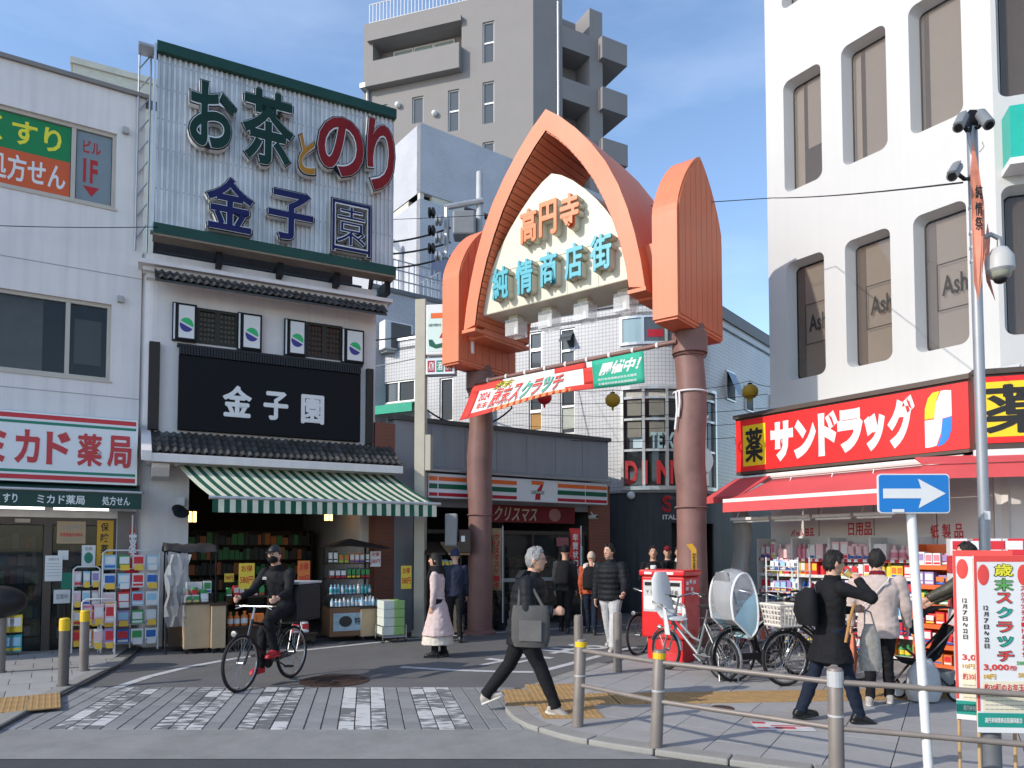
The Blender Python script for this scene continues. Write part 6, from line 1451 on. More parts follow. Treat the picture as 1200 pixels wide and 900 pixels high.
# ---- one-way sign
p = G(1090, 928, SWZ); lean = Vector((-.045, 0, 1)); zs = 2.02
t = thing('one_way_sign', 'blue one way sign with white arrow on a white pole', 'sign', W0, tuple(p))
MB().tube([p, p + lean * 2.12], .0305, 16).build('pole', mat('pole_white', (.66, .66, .65), .45, var=.08), t, smooth=True)
c = p + lean * zs + Vector((0, -.04, 0)); w_, h_ = .245, .135
def rrect(cx, cz, w_, h_, r, n=5):
    P = []
    for sx, sz, s0 in ((1, -1, -90), (1, 1, 0), (-1, 1, 90), (-1, -1, 180)):
        for k in range(n): a = R_(s0 + 90 * k / (n - 1)); P.append((cx + sx * (w_ - r) + r * math.cos(a), cz + sz * (h_ - r) + r * math.sin(a)))
    return P
MB().prism(rrect(c.x, c.z, w_, h_, .025), c.y - .012, c.y).build('plate', M_WHT, t); MB().prism(rrect(c.x, c.z, w_ - .008, h_ - .008, .02), c.y - .0145, c.y - .0125).build('face', mat('sign_blue', (.012, .18, .52), .35, var=.03), t)
MB().prism([(c.x - .21, c.z + .033), (c.x - .21, c.z - .033), (c.x + .05, c.z - .033), (c.x + .03, c.z - .10), (c.x + .215, c.z), (c.x + .03, c.z + .10), (c.x + .05, c.z + .033)], c.y - .017, c.y - .015).build('arrow', M_WHT, t); MB().box(c.x - .15, c.x - .07, c.y - .0175, c.y - .0146, c.z - .127, c.z - .107).build('sticker', M_PAPER, t)
MB().box(c.x - .05, c.x + .05, c.y + .001, c.y + .06, c.z - .02, c.z + .02).build('bracket', M_STEEL, t)
# ---- camera pole
dP = 5.25; pb_ = D(1163, 900, dP); bx_, by_ = pb_.x, dP; top = D(1139, 150, dP); 
t = thing('camera_pole', 'grey steel pole with a thicker base carrying street cameras', 'pole', W0, (bx_, by_, SWZ))
M_PG = mat('pole_grey', (.30, .31, .33), .45, metal=.4, var=.12)
zsp = D(1155, 650, dP).z
MB().tube([(bx_, by_, SWZ), (bx_ - .01, by_, zsp)], .062, 16).build('base_pipe', mat('pole_grey_dark', (.16, .17, .19), .5, metal=.3, var=.12), t, smooth=True)
px_at = lambda z: bx_ - .01 + (top.x - bx_ + .01) * (z - zsp) / (top.z - zsp)
MB().tube([(bx_ - .01, by_, zsp), (top.x, by_, top.z)], .036, 16).build('mast', M_PG, t, smooth=True); MB().box(top.x - .03, top.x + .03, by_ - .03, by_ + .03, top.z - .02, top.z + .12).build('mast_head', M_BLK, t)
for z in (D(0, 243, dP).z, D(0, 273, dP).z, D(0, 290, dP).z, D(0, 306, dP).z): MB().tube([(px_at(z), by_, z - .01), (px_at(z), by_, z + .01)], .04, 14).build('clamp_band', M_STEEL, t)
MB().box(px_at(1.95) - .02, px_at(1.95) + .02, by_ - .042, by_ - .037, 1.9, 1.96).build('sticker', M_PAPER, t)
def street_cam(px, py, px2, py2, label, side):
    a, c = D(px, py, dP - .1), D(px2, py2, dP - .22); d = (c - a).normalized()
    q = thing('street_camera', label, 'camera', W0, tuple(a), 'grey bullet cameras on the pole')
    MB().tube([a - d * .09, a + d * .10], .038, 14).build('body', mat('cam_grey', (.18, .19, .20), .45, var=.08), q, smooth=True); MB().tube([a + d * .101, a + d * .112], .026, 12).build('lens', M_BLK, q); MB().tube([a - d * .08 + Vector((0, 0, .04)), a + d * .13 + Vector((0, 0, .042))], .03, 10, flat=.3).build('sun_shield', mat('cam_grey', 0), q, smooth=True)
    m_ = Vector((px_at(a.z), by_, a.z)); MB().tube([a, a.lerp(m_, .5) + Vector((0, 0, -.03)), m_], .014, 8).build('bracket', M_BLK, q)
street_cam(1126, 143, 1119, 158, 'grey bullet camera at the pole top aiming over the arch street', -1)
street_cam(1154, 140, 1164, 152, 'grey bullet camera at the pole top aiming along the main road', 1)
street_cam(1119, 201, 1112, 213, 'grey bullet camera lower on the pole below the pair on top', -1)
c = D(1172, 310, dP - .05)
q = thing('dome_camera', 'grey hanging dome camera on a curved arm from the pole', 'camera', W0, tuple(c))
MB().lathe([(.02, .13), (.05, .115), (.088, .05), (.092, -.04), (.075, -.06)], tuple(c), 20).build('housing', mat('dome_grey', (.42, .42, .41), .45, var=.06), q, smooth=True); MB().lathe([(.074, -.06), (.065, -.09), (.045, -.105)], tuple(c), 20).build('skirt', mat('dome_olive', (.30, .30, .24), .4), q, smooth=True); MB().ball((c.x, c.y, c.z - .105), .045, .045, .035).build('lens_dome', M_BLK, q, smooth=True)
z = c.z + .2; MB().tube([(px_at(z), by_, z - .01), (c.x - .06, c.y, z + .02), (c.x, c.y, z - .01), (c.x, c.y, z - .07)], .018, 10).build('arm', M_PG, q, smooth=True)
# leaf shaped flags
M_FLG = mat('leaf_flag', (.62, .22, .14), .65, var=.2, scale=5)
for k, (pxs, dd, lab) in enumerate(((((1140, 165), (1147, 200), (1153, 240), (1154, 285), (1150, 330), (1146, 352), (1141, 330), (1139, 260), (1137, 200)), dP - .08, 'long coral leaf shaped street flag with dark writing on the camera pole'), (((1157, 262), (1160, 280), (1158, 320), (1166, 352), (1156, 330), (1152, 300)), dP + .1, 'second coral leaf flag seen edge on behind the pole'))):
    V = [D(x, y, dd + .04 * math.sin(y * .05)) for x, y in pxs]; q = thing('leaf_flag', lab, 'flag', W0, tuple(V[0]))
    b = MB(); b.add(V, [list(range(len(V)))]); thick(b.build('cloth', M_FLG, q), .004)
    if k == 0:
        for ch, y in (('純', 225), ('情', 245), ('祭', 262)):
            a_ = D(1143, y + 8, dd - .05); e_ = D(1151, y - 8, dd - .05); put_text(MB(), ch, a_.x, a_.z, e_.x, e_.z, dd - .05, .02, .004).build('lettering', M_INK, q)
        MB().tube([D(1148, 178, dd), D(1153, 172, dd), D(1151, 166, dd)], .004, 6).build('hook', M_STEEL, q)
# ---- lottery posters on sticks
M_STK = mat('wood_stick', (.45, .30, .15), .6, var=.15); M_PR = mat('poster_red', (.70, .07, .06), .55, var=.05); M_PG2 = mat('poster_teal', (.02, .28, .22), .55); M_PGD = mat('poster_cream', (.72, .66, .50), .6, var=.04)
def lottery(x0p, x1p, y0p, y1p, d, label, rot, full=True):
    a, c = D(x0p, y0p, d), D(x1p, y1p, d); F = Frame(a.x, a.y, R_(rot)); W_, z1, z0 = (c.x - a.x), a.z, c.z
    t = thing('lottery_poster', label, 'poster', F, (0, 0, z0)); H = z1 - z0
    MB().box(0, W_, -.006, .0, z0, z1).build('sheet', M_PAPER, t); e = W_ * .05
    for nm, (f0, f1, g0, g1, m) in {'a': (0, 1, .965, 1, M_PR), 'b': (0, .05, .12, .965, M_PR), 'c': (.95, 1, .12, .965, M_PR), 'd': (0, 1, .0, .03, M_PAPER), 'e': (0, 1, .03, .11, M_PG2), 'f': (.09, .91, .115, .29, M_PGD)}.items(): MB().box(W_ * f0 + .0005, W_ * f1 - .0005, -.008, -.0065, z0 + H * g0, z0 + H * g1).build('print', m, t)
    for sx in (.16, .84): MB().ball((W_ * sx, -.0075, z0 + H * .89), W_ * .1, .002, H * .06).build('print', M_PR, t)
    def tx(s, f0, g0, f1, g1, m, off=.02, y=-.009): put_text(MB(), s, W_ * f0, z0 + H * g0, W_ * f1, z0 + H * g1, y, off, .0015, res=2).build('lettering', m, t)
    cm = [mat('multi_%d' % i, c_, .5) for i, c_ in enumerate(((.60, .06, .05), (.10, .35, .08), (.62, .35, .02), (.55, .05, .05), (.02, .32, .24)))]
    for k, ch in enumerate('歳末スクラッチ'):
        g1 = .955 - k * .082; s_ = 1.0 if k < 2 else .85; g0 = g1 - .076 * s_
        tx(ch, .5 - .17 * s_, g0, .5 + .17 * s_, g1, M_INK, .05, -.009); tx(ch, .5 - .155 * s_, g0 + .004, .5 + .155 * s_, g1 - .004, [M_YEL, cm[1], cm[0], cm[4], cm[0], cm[4], cm[0]][k], .02, -.0115)
    for k, ch in enumerate(('12', '月', '7', '日', '〜', '22', '日')): tx(ch, .145, .69 - k * .036, .225, .716 - k * .036, M_INK, .015)
    for k, ch in enumerate('スクラッチカードあたる!'): tx(ch, .78, .80 - k * .034, .85, .827 - k * .034, M_INKR, .012)
    tx('3,000', .12, .345, .55, .385, cm[0], .03); tx('円分', .57, .35, .68, .378, cm[0], .02); tx('500円', .68, .38, .9, .405, cm[1], .02); tx('10円', .12, .30, .32, .33, cm[2], .02); tx('50円', .7, .31, .9, .34, cm[2], .02)
    tx('約30種のお年玉も', .12, .235, .88, .275, cm[3], .015); tx('高円寺純情商店街振興組合', .12, .055, .75, .085, M_WHT, .01)
    for k in range(4): tx('ーーーーーーーーー', .13, .13 + k * .024, .86, .134 + k * .024, M_INKG, 0)
    for sx in (.04, .96): MB().tube([(W_ * sx, .012, SWZ), (W_ * sx, .012, z1 - .02)], .011, 8).build('stick', M_STK, t)
lottery(1140, 1212, 651, 858, 4.95, 'lottery poster with large year end scratch characters on wooden sticks', -4)
lottery(1116, 1180, 645, 842, 5.15, 'second lottery poster partly hidden behind the other by the pole', -28)
# ---- pavement sticker
c = G(917, 852, SWZ); a = R_(-6); F = Frame(c.x, c.y, a)
t = thing('pavement_sticker', 'red and white notice sticker on the grey pavement slabs', 'sticker', F, (0, 0, SWZ + .006))
z = SWZ + .006
MB().box(-.26, .26, -.16, .16, z, z + .002).build('sheet', mat('sticker_white', (.55, .53, .52), .6, var=.15, scale=8), t)
for (x0, x1, y0, y1) in ((-.25, -.13, .08, .15), (.13, .25, .08, .15), (-.08, .1, -.1, -.03), (-.24, -.14, -.1, -.06), (-.1, .22, .0, .03)): MB().box(x0, x1, y0, y1, z + .0022, z + .0035).build('print', mat('sticker_red', (.45, .05, .06), .6, var=.2, scale=8), t)
# ---- red post box
c = G(803, 779, SWZ); F = Frame(c.x, c.y, R_(-40)); 
M_PBR = mat('post_red', (.62, .015, .018), .35, var=.06, coat=.3)
t = thing('post_box', 'red two slot street post box with white label panels', 'post box', F, (-.33, .28, SWZ)); z = SWZ; W_, Dp = .70, .50
MB().box(-W_ + .06, -.06, .06, Dp - .06, z, z + .34).build('pedestal', M_PBR, t, bevel=.02); MB().box(-W_, 0, 0, Dp, z + .341, z + 1.24).build('body', M_PBR, t, bevel=.03)
MB().box(-W_ - .02, .02, -.04, Dp + .02, z + 1.241, z + 1.33).build('hood', M_PBR, t, bevel=.025)
for a, c_ in ((-.66, -.37), (-.33, -.04)):
    o = MB().box(a, c_, -.008, -.001, z + .72, z + 1.18).build('label_panel', mat('panel_silver', (.5, .5, .5), .4, metal=.3), t); MB().box(a + .03, c_ - .03, -.02, -.009, z + 1.10, z + 1.15).build('slot', M_BLK, o); MB().box(a + .02, c_ - .02, -.011, -.0085, z + .76, z + .94).build('notice', M_PAPER, o); put_text(MB(), '〒 手紙', a + .05, z + .97, c_ - .05, z + 1.04, -.0085, .01, .002).build('lettering', M_INK, o)
for k in range(2): MB().box(-.62 + .35 * k, -.5 + .35 * k, -.046, -.041, z + 1.265, z + 1.3).build('label', M_PAPER, t)
for k, (a, zz) in enumerate(((.06, 1.12), (.16, 1.14), (.28, 1.13), (.2, 1.03), (.22, .97), (.05, 1.04))): MB().box(.001, .003, a, a + .07, z + zz, z + zz + .05).build('sticker', M_PAPER, t)
c = D(808, 646, 11.3); 
q = thing('yellow_tag', 'narrow yellow plate with black vertical writing tied to the arch post', 'plate', W0, (c.x, 11.3, c.z - .5)); P = [(809, 638), (815, 636), (816, 672), (812, 673)]
A = [D(*pp, 11.28) for pp in ((804, 638), (811, 637), (816, 644), (816, 676), (811, 676), (810, 646))]; thick(MB().add(A, [list(range(6))]).build('plate', M_AMBER, q), .01)
for k, ch in enumerate('自転車放置禁止'): a_, e_ = D(811.6, 651 + k * 3.6, 11.26), D(815, 648 + k * 3.6, 11.26); put_text(MB(), ch, a_.x, a_.z, e_.x, e_.z, 11.265, .0, .003, res=1).build('lettering', M_INK, q)

# ================================================================== bicycles
M_TYRE = mat('tyre', (.014, .014, .014), .8, var=.1); M_CHR = mat('chrome', (.40, .40, .40), .28, metal=.9, var=.05); M_SAD = mat('saddle_black', (.015, .014, .014), .5, var=.1)
M_BKB = mat('bike_black', (.014, .014, .016), .3, var=.05, coat=.4); M_BKG = mat('bike_grey', (.22, .225, .23), .35, metal=.3, var=.05); M_BKS = mat('bike_silver', (.5, .5, .5), .3, metal=.6); M_BKR = mat('bike_red', (.4, .03, .03), .3, coat=.4)
def wheel_mesh(r):
    if ('w', r) in TXT: return TXT[('w', r)]
    a = mesh_of(MB().ring((0, 0, 0), r - .018, .019, n=40, k=8), 'wheel', M_TYRE, True)
    b = mesh_of(MB().ring((0, 0, 0), r - .042, .011, n=40, k=6), 'rim', M_CHR, True)
    s = MB()
    for k in range(32):
        q = 2 * math.pi * k / 32; h = q + (.35 if k % 2 else -.35); y = .025 if k % 4 < 2 else -.025
        s.tube([(.022 * math.cos(h), y, .022 * math.sin(h)), ((r - .045) * math.cos(q), 0, (r - .045) * math.sin(q))], .0016, 4, cap=False)
    c = mesh_of(s, 'spokes', M_CHR); d = mesh_of(MB().lathe([(.012, -.05), (.026, -.045), (.026, -.035), (.016, -.03), (.016, .03), (.026, .035), (.026, .045), (.012, .05)], (0, 0, 0), 12, 'y'), 'hub', M_CHR, True)
    TXT[('w', r)] = (a, b, c, d); return TXT[('w', r)]
def add_wheel(t, x, r, rot=0.0):
    a, b, c, d = wheel_mesh(r); o = inst(a, 'wheel', t, (x, 0, r), rot); FR[o.name] = FR[t.name]
    for nm, me in (('rim', b), ('spokes', c), ('hub', d)):
        k = bpy.data.objects.new(nm, me); COL.objects.link(k); k.parent = o
    return o
def bicycle(name, label, F, m, z=0.0, r=.33, wb=1.06, basket='wire', rack=True, child=None, box=False, group=None, steer=0.0, stand=True, step=True, flat_bar=False, bm=None):
    t = thing(name, label, 'bicycle', F, (0, 0, z)); FR[t.name] = (F, (0, 0, 0))
    if group: t['group'] = group
    fx, rx_ = wb / 2, -wb / 2; add_wheel(t, fx, r, steer); add_wheel(t, rx_, r)
    hb, ht = Vector((fx - .13, 0, .62)), Vector((fx - .20, 0, .84)); bb_ = Vector((rx_ + .42, 0, .28)); st_ = Vector((rx_ + .27, 0, .74))
    b = MB(); b.tube([hb, ht], .021, 10)
    if step: b.tube([hb + Vector((0, 0, .03)), Vector((.02, 0, .36)), bb_], .023, 10); b.tube([hb + Vector((-.01, 0, .12)), Vector((-.0, 0, .48)), Vector((rx_ + .36, 0, .45))], .018, 8)
    else: b.tube([hb, bb_], .02, 10); b.tube([ht - Vector((0, 0, .04)), st_ - Vector((0, 0, .05))], .018, 10)
    b.tube([bb_, st_], .018, 10)
    for y in (-.06, .06): b.tube([Vector((rx_, y, r)), bb_ + Vector((0, y * .6, 0))], .011, 6); b.tube([Vector((rx_, y, r)), st_ + Vector((.01, y * .3, -.06))], .009, 6)
    b.build('frame', m, t, smooth=True)
    b = MB(); b.tube([ht, hb], .017, 8)
    for y in (-.055, .055): b.tube([hb + Vector((0, y * .5, 0)), hb + Vector((.02, y, -.06)), Vector((fx, y, r))], .012, 8)
    b.build('fork', m, t, smooth=True)
    b = MB(); top = ht + Vector((-.05, 0, .15)); b.tube([ht, top], .013, 8)
    if flat_bar: b.tube([top + Vector((-.03, -.28, 0)), top, top + Vector((-.03, .28, 0))], .012, 8)
    else:
        for s_ in (-1, 1): b.tube([top, top + Vector((.03, .1 * s_, .02)), top + Vector((-.02, .25 * s_, .05)), top + Vector((-.22, .28 * s_, .03))], .011, 8)
    hbar = b.build('handlebar', M_CHR, t, smooth=True)
    for s_ in (-1, 1):
        e = top + (Vector((-.03, .28 * s_, 0)) if flat_bar else Vector((-.22, .28 * s_, .03))); d = Vector((0, -.11 * s_, 0)) if flat_bar else Vector((.11, -.012 * s_, .008)); MB().tube([e - d * .1, e + d], .017, 10).build('grip', M_SAD, hbar, smooth=True)
        MB().tube([e + d * .9 + Vector((.03, 0, -.01)), e + d * .2 + Vector((.06, 0, -.03))], .006, 6).build('brake_lever', M_CHR, hbar)
    sp = st_ + Vector((-.03, 0, .13)); b = MB(); b.tube([st_, sp], .013, 8); b.build('seat_post', M_CHR, t)
    MB().loft([(sp + Vector((-.12, 0, .035)), (0, .085, 0), (0, 0, .02)), (sp + Vector((-.08, 0, .03)), (0, .105, 0), (0, 0, .035)), (sp + Vector((0, 0, .03)), (0, .075, 0), (0, 0, .032)), (sp + Vector((.09, 0, .03)), (0, .035, 0), (0, 0, .026)), (sp + Vector((.15, 0, .025)), (0, .018, 0), (0, 0, .016))], 14).build('saddle', M_SAD, t, smooth=True)
    b = MB(); b.lathe([(.09, -.004), (.09, .004)], (bb_.x, -.055, bb_.z), 20, 'y')
    for s_, q in ((-1, .5), (1, .5 + math.pi)):
        e = bb_ + Vector((.165 * math.cos(q), s_ * .09, .165 * math.sin(q))); b.tube([bb_ + Vector((0, s_ * .08, 0)), e], .009, 6); b.obox(e + Vector((0, s_ * .05, 0)), (.085, .09, .022))
    b.build('crank', M_BKB if m is M_BKB else M_CHR, t); MB().obox(((bb_.x + rx_) / 2 + .01, -.066, .31), (abs(bb_.x - rx_) + .16, .012, .085)).build('chain_guard', M_BKB, t, bevel=.02)
    for x, a0_, a1_ in ((fx, 20, 175), (rx_, 5, 200)):
        b = MB(); P = [Vector((x + (r + .022) * math.cos(R_(a0_ + (a1_ - a0_) * k / 12)), 0, r + (r + .022) * math.sin(R_(a0_ + (a1_ - a0_) * k / 12)))) for k in range(13)]
        if not flat_bar: b.tube(P, .024, 8, flat=.35); b.build('mudguard', M_BKB if m in (M_BKB, M_BKR) else M_BKS, t, smooth=True)
    if rack:
        b = MB(); zr = 2 * r + .05
        for y in (-.07, .0, .07): b.tube([(rx_ + .2, y, zr), (rx_ - .22, y, zr)], .006, 6)
        for k in range(4): b.tube([(rx_ + .18 - k * .12, -.07, zr), (rx_ + .18 - k * .12, .07, zr)], .005, 6)
        for y in (-.07, .07): b.tube([(rx_ - .12, y, zr), (rx_, y * .9, r)], .006, 6)
        b.build('rear_rack', M_CHR, t)
    if basket:
        bx0, z0 = fx - .14, 2 * r + .07; b = MB(); nx, nz = 6, 4; pl = basket == 'plastic'; th = .011 if pl else .0028
        def bp(u, v, hh): f = .8 + .2 * hh; return Vector((bx0 + .17 + u * .17 * f, v * .19 * f, z0 + hh * .24))
        for hh in [k / nz for k in range(nz + 1)]: b.tube([bp(-1, -1, hh), bp(1, -1, hh), bp(1, 1, hh), bp(-1, 1, hh), bp(-1, -1, hh)], th if hh not in (0, 1) else th * 1.6, 5)
        for k in range(nx + 1):
            q = -1 + 2 * k / nx
            for A, B in (((q, -1), (q, -1)), ((q, 1), (q, 1)), ((1, q), (1, q)), ((-1, q), (-1, q))): b.tube([bp(*A, 0), bp(*B, 1)], th, 5)
            b.tube([bp(q, -1, 0), bp(q, 1, 0)], th, 5)
        b.build('basket', bm or (mat('basket_ivory', (.62, .57, .50), .5, var=.05) if pl else M_BKB), t); MB().tube([(bx0 + .05, 0, z0), (fx - .12, 0, .66)], .01, 6).build('basket_stay', M_CHR, t)
    MB().lathe([(.015, 0), (.034, .03), (.036, .06), (.02, .062)], (fx + .08, 0, 2 * r + .02), 12, 'x').build('head_lamp', M_CHR, t, smooth=True)
    if stand:
        b = MB()
        for y in (-.12, .12): b.tube([(rx_ + .02, y * .5, r), (rx_ - .05, y, .012), (rx_ - .05, 0, .012)], .009, 6)
        b.build('stand', M_CHR, t)
    if child in ('rear', 'front'):
        cx, cz = (rx_ + .02, 2 * r + .07) if child == 'rear' else (fx - .10, 2 * r + .16); f = -1 if child == 'front' else 1
        M_CS = mat('seat_grey', (.16, .16, .17), .5, var=.08) if child == 'rear' else mat('seat_white', (.60, .60, .58), .45, var=.06)
        b = MB(); b.loft([((cx + f * .16, 0, cz), (0, .15, 0), (.02, 0, .02)), ((cx - f * .02, 0, cz + .02), (0, .17, 0), (.02, 0, .06)), ((cx - f * .14, 0, cz + .14), (0, .175, 0), (.05, 0, .03)), ((cx - f * .18, 0, cz + .35), (0, .175, 0), (.055, 0, 0)), ((cx - f * .20, 0, cz + .52), (0, .16, 0), (.05, 0, 0)), ((cx - f * .20, 0, cz + .62), (0, .10, 0), (.035, 0, 0))], 14)
        seat = b.build('child_seat', M_CS, t, smooth=True)
        for y in (-.17, .17): MB().loft([((cx - f * .14, y, cz + .2), (.05, 0, 0), (0, .02, .04)), ((cx + f * .06, y * 1.05, cz + .16), (.03, 0, .03), (0, .018, 0)), ((cx + f * .10, y * .95, cz - .2), (.05, 0, 0), (0, .02, 0))], 10).build('seat_side', M_CS, seat, smooth=True)
        if child == 'rear':
            MB().loft([((cx + f * .12, 0, cz + .045), (0, .12, 0), (.02, 0, .03)), ((cx - f * .06, 0, cz + .08), (0, .14, 0), (.03, 0, .04)), ((cx - f * .1, 0, cz + .30), (0, .14, 0), (.03, 0, 0)), ((cx - f * .13, 0, cz + .50), (0, .10, 0), (.02, 0, 0))], 12).build('seat_pad', mat('pad_black', (.03, .03, .032), .7), seat, smooth=True)
            # rain hood: pale blue lower skirt, clear window, piped edges
            P = []; sec0 = [(-.26, .05), (-.30, .28), (-.26, .50), (-.14, .64), (.01, .66), (.13, .55), (.22, .34), (.25, .10), (.21, -.10), (.09, -.20)]; sec = []
            for i in range(len(sec0) - 1):
                p0, p1, p2, p3 = sec0[max(i - 1, 0)], sec0[i], sec0[i + 1], sec0[min(i + 2, len(sec0) - 1)]
                for q in (0, .33, .66): sec.append(tuple(.5 * (2 * p1[j] + (p2[j] - p0[j]) * q + (2 * p0[j] - 5 * p1[j] + 4 * p2[j] - p3[j]) * q * q + (3 * p1[j] - p0[j] - 3 * p2[j] + p3[j]) * q ** 3) for j in (0, 1)))
            sec.append(sec0[-1])
            b = MB(); b2 = MB(); n = 8; rings = []
            for (x_, z_) in sec: rings.append([(cx + x_ * (1 - .25 * abs(math.sin(a_)) ** 3), (.20) * math.sin(a_), cz + .1 + (z_ - .1) * (1 - .10 * abs(math.sin(a_)) ** 2)) for a_ in [R_(-90 + 180 * k / n) for k in range(n + 1)]])
            for i in range(len(rings) - 1):
                tgt = b2 if i >= 19 else b
                for k in range(n): tgt.quad(rings[i][k], rings[i][k + 1], rings[i + 1][k + 1], rings[i + 1][k])
            b.v += []; b.build('hood_window', mat('clear_film', (.85, .87, .88), .08, var=0, alpha=.25, spec=.8), seat, smooth=True); b2.build('hood_skirt', mat('film_blue', (.42, .62, .68), .4, var=.05), seat, smooth=True)
            for s_ in (0, n):
                L_ = [rings[i][s_] for i in range(len(rings))]; c0 = (cx - .02, L_[0][1], cz + .26); lo = MB(); up_ = MB()
                for i in range(len(L_) - 1): (lo if i >= 17 else up_).add([c0, L_[i], L_[i + 1]], [(0, 1, 2)])
                lo.add([c0, L_[-1], L_[0]], [(0, 1, 2)]); up_.build('hood_window', mat('clear_film', 0), seat); lo.build('hood_skirt', mat('film_blue', 0), seat)
            pp = MB()
            for s_ in (0, n): pp.tube([rings[i][s_] for i in range(len(rings))] + [rings[0][s_]], .014, 6)
            pp.build('hood_piping', M_WHT, seat)
    if box:
        MB().box(rx_ - .30, rx_ + .22, -.24, .24, 2 * r + .075, 2 * r + .55).build('delivery_box', mat('box_black', (.014, .014, .016), .55, var=.1), t, bevel=.03); MB().box(rx_ - .31, rx_ + .23, -.25, .25, 2 * r + .551, 2 * r + .58).build('box_lid', mat('lid_grey', (.42, .42, .43), .5), t, bevel=.01)
    return t
def bike_at(front=None, rear=None, ang=0.0, wb=1.06):
    h = Vector((math.cos(R_(ang)), math.sin(R_(ang)), 0)); c = (front - h * wb / 2) if front else (rear + h * wb / 2); return Frame(c.x, c.y, R_(ang))
gb = 'bicycles parked on the pavement'
bicycle('city_bicycle', 'dark bicycle with child seat under a clear and pale blue rain hood', bike_at(rear=G(861, 799, SWZ), ang=24), M_BKB, SWZ, child='rear', basket='wire', rack=True, group=gb)
bicycle('city_bicycle', 'chrome and black bicycle with ivory plastic front basket', bike_at(front=G(921, 804, SWZ), ang=197), M_BKB, SWZ, basket='plastic', group=gb)
bicycle('city_bicycle', 'grey electric bicycle with white front child seat beside the post box', bike_at(front=G(779, 784, SWZ), ang=122), M_BKG, SWZ, r=.27, wb=1.0, child='front', basket=None, group=gb)
bicycle('city_bicycle', 'dark bicycle with black wire basket wedged behind the hooded one', bike_at(rear=G(838, 786, SWZ), ang=32), M_BKR, SWZ, basket='wire', group=gb)
bicycle('city_bicycle', 'silver bicycle parked close to the drugstore shelves', bike_at(rear=G(905, 783, SWZ), ang=20), M_BKS, SWZ, basket='wire', group=gb)
bicycle('city_bicycle', 'black bicycle parked beside the brown kiosk before the store', Frame(*G(566, 733).xy, R_(38)), M_BKB, 0, basket='wire', group='bicycles before the convenience store')
bicycle('city_bicycle', 'grey bicycle leaning by the store glass behind the walkers', Frame(*G(648, 727).xy, R_(35)), M_BKG, 0, basket='wire', group='bicycles before the convenience store')
FBK = bike_at(front=G(748, 769), ang=228); bicycle('city_bicycle', 'black bicycle pushed by the man in black puffer jacket', FBK, M_BKB, 0, basket=None, stand=False)
CYA = 253; CYF = bike_at(front=Vector((-3.19, 8.72, 0)), ang=CYA, wb=1.04); bicycle('road_bicycle', 'black bicycle ridden by the cyclist with delivery box behind', CYF, M_BKB, 0, r=.34, wb=1.04, basket=None, step=False, flat_bar=True, box=True, stand=False)
# ================================================================== goods on racks and stalls
def unit(shape):
    b = MB()
    if shape == 'box': b.box(-.5, .5, -.5, .5, 0, 1)
    elif shape == 'pouch': b.loft([((0, 0, 0), (.46, 0, 0), (0, .42, 0)), ((0, 0, .12), (.5, 0, 0), (0, .5, 0)), ((0, 0, .6), (.5, 0, 0), (0, .38, 0)), ((0, 0, .93), (.48, 0, 0), (0, .08, 0)), ((0, 0, 1), (.48, 0, 0), (0, .05, 0))], 8)
    else: b.lathe([(.5, 0), (.5, .62), (.42, .72), (.2, .80), (.2, .9), (.24, .9), (.24, 1)], (0, 0, 0), 10)
    b.cur = 1
    if shape == 'bottle': b.lathe([(.508, .15), (.508, .52)], (0, 0, 0), 10, cap=False)
    else: b.box(-.4, .4, -.512, -.498, .35, .86); b.cur = 2; b.box(-.42, .42, -.511, -.497, .08, .24)
    return mesh_of(b, 'product_pack', [PROD[0], PROD[1], PROD[2]], shape != 'box')
UN = {s: unit(s) for s in ('box', 'pouch', 'bottle')}
def pack(F, x, y, z, w_, d, h, shape, cols, label, group, cat='package', rz=0.0, name='product_pack'):
    o = bpy.data.objects.new(name, UN[shape]); COL.objects.link(o); o.location = F.W(x, y, z); o.rotation_euler = (0, 0, F.th + rz); o.scale = (w_, d, h)
    for i, m in enumerate(cols):
        if i < len(o.material_slots): o.material_slots[i].link = 'OBJECT'; o.material_slots[i].material = m
    label = label.replace('packs', 'pack').replace('bottles', 'bottle').replace('bags', 'bag')
    o['label'] = label; o['category'] = cat; o['group'] = group; return o
PC = lambda n, c: mat('goods_' + n, c, .4, var=.05)
g_w, g_pk, g_lp, g_lb, g_bl, g_rd, g_gn, g_ye, g_or, g_vi, g_tq, g_bk = PC('white', (.68, .67, .66)), PC('pink', (.62, .22, .30)), PC('rose', (.70, .48, .50)), PC('sky', (.30, .52, .66)), PC('blue', (.03, .12, .42)), PC('red', (.58, .03, .04)), PC('green', (.05, .28, .08)), PC('yellow', (.72, .52, .05)), PC('orange', (.65, .18, .04)), PC('violet', (.30, .22, .45)), PC('teal', (.05, .32, .34)), PC('black', (.03, .03, .03))
def row(F, x0, x1, y, z, hmax, pal, label, group, shapes=('box', 'pouch', 'bottle'), wr=(.06, .11), d=.16, seed=0, rep=2, cat='package'):
    rnd = random.Random(seed); x = x0
    while x < x1 - .05:
        w_ = rnd.uniform(*wr); s = rnd.choice(shapes); h = rnd.uniform(.68, .95) * hmax; c = [rnd.choice(pal), rnd.choice(pal + [g_w]), rnd.choice([g_w, g_ye, g_rd, g_bl])]
        for k in range(rnd.randint(1, rep)):
            if x + w_ > x1: break
            pack(F, x + w_ / 2, y + rnd.uniform(-.01, .01), z, w_ * .93, d * (.6 if s == 'bottle' else 1), h, s, c, label, group, cat, rnd.uniform(-.05, .05)); x += w_
        x += .006
def tags(mb, x0, x1, y, z, n, rnd):
    for k in range(n): x = x0 + (x1 - x0) * (k + .5) / n + rnd.uniform(-.02, .02); mb.box(x - .03, x + .03, y - .004, y, z - .045, z - .002)
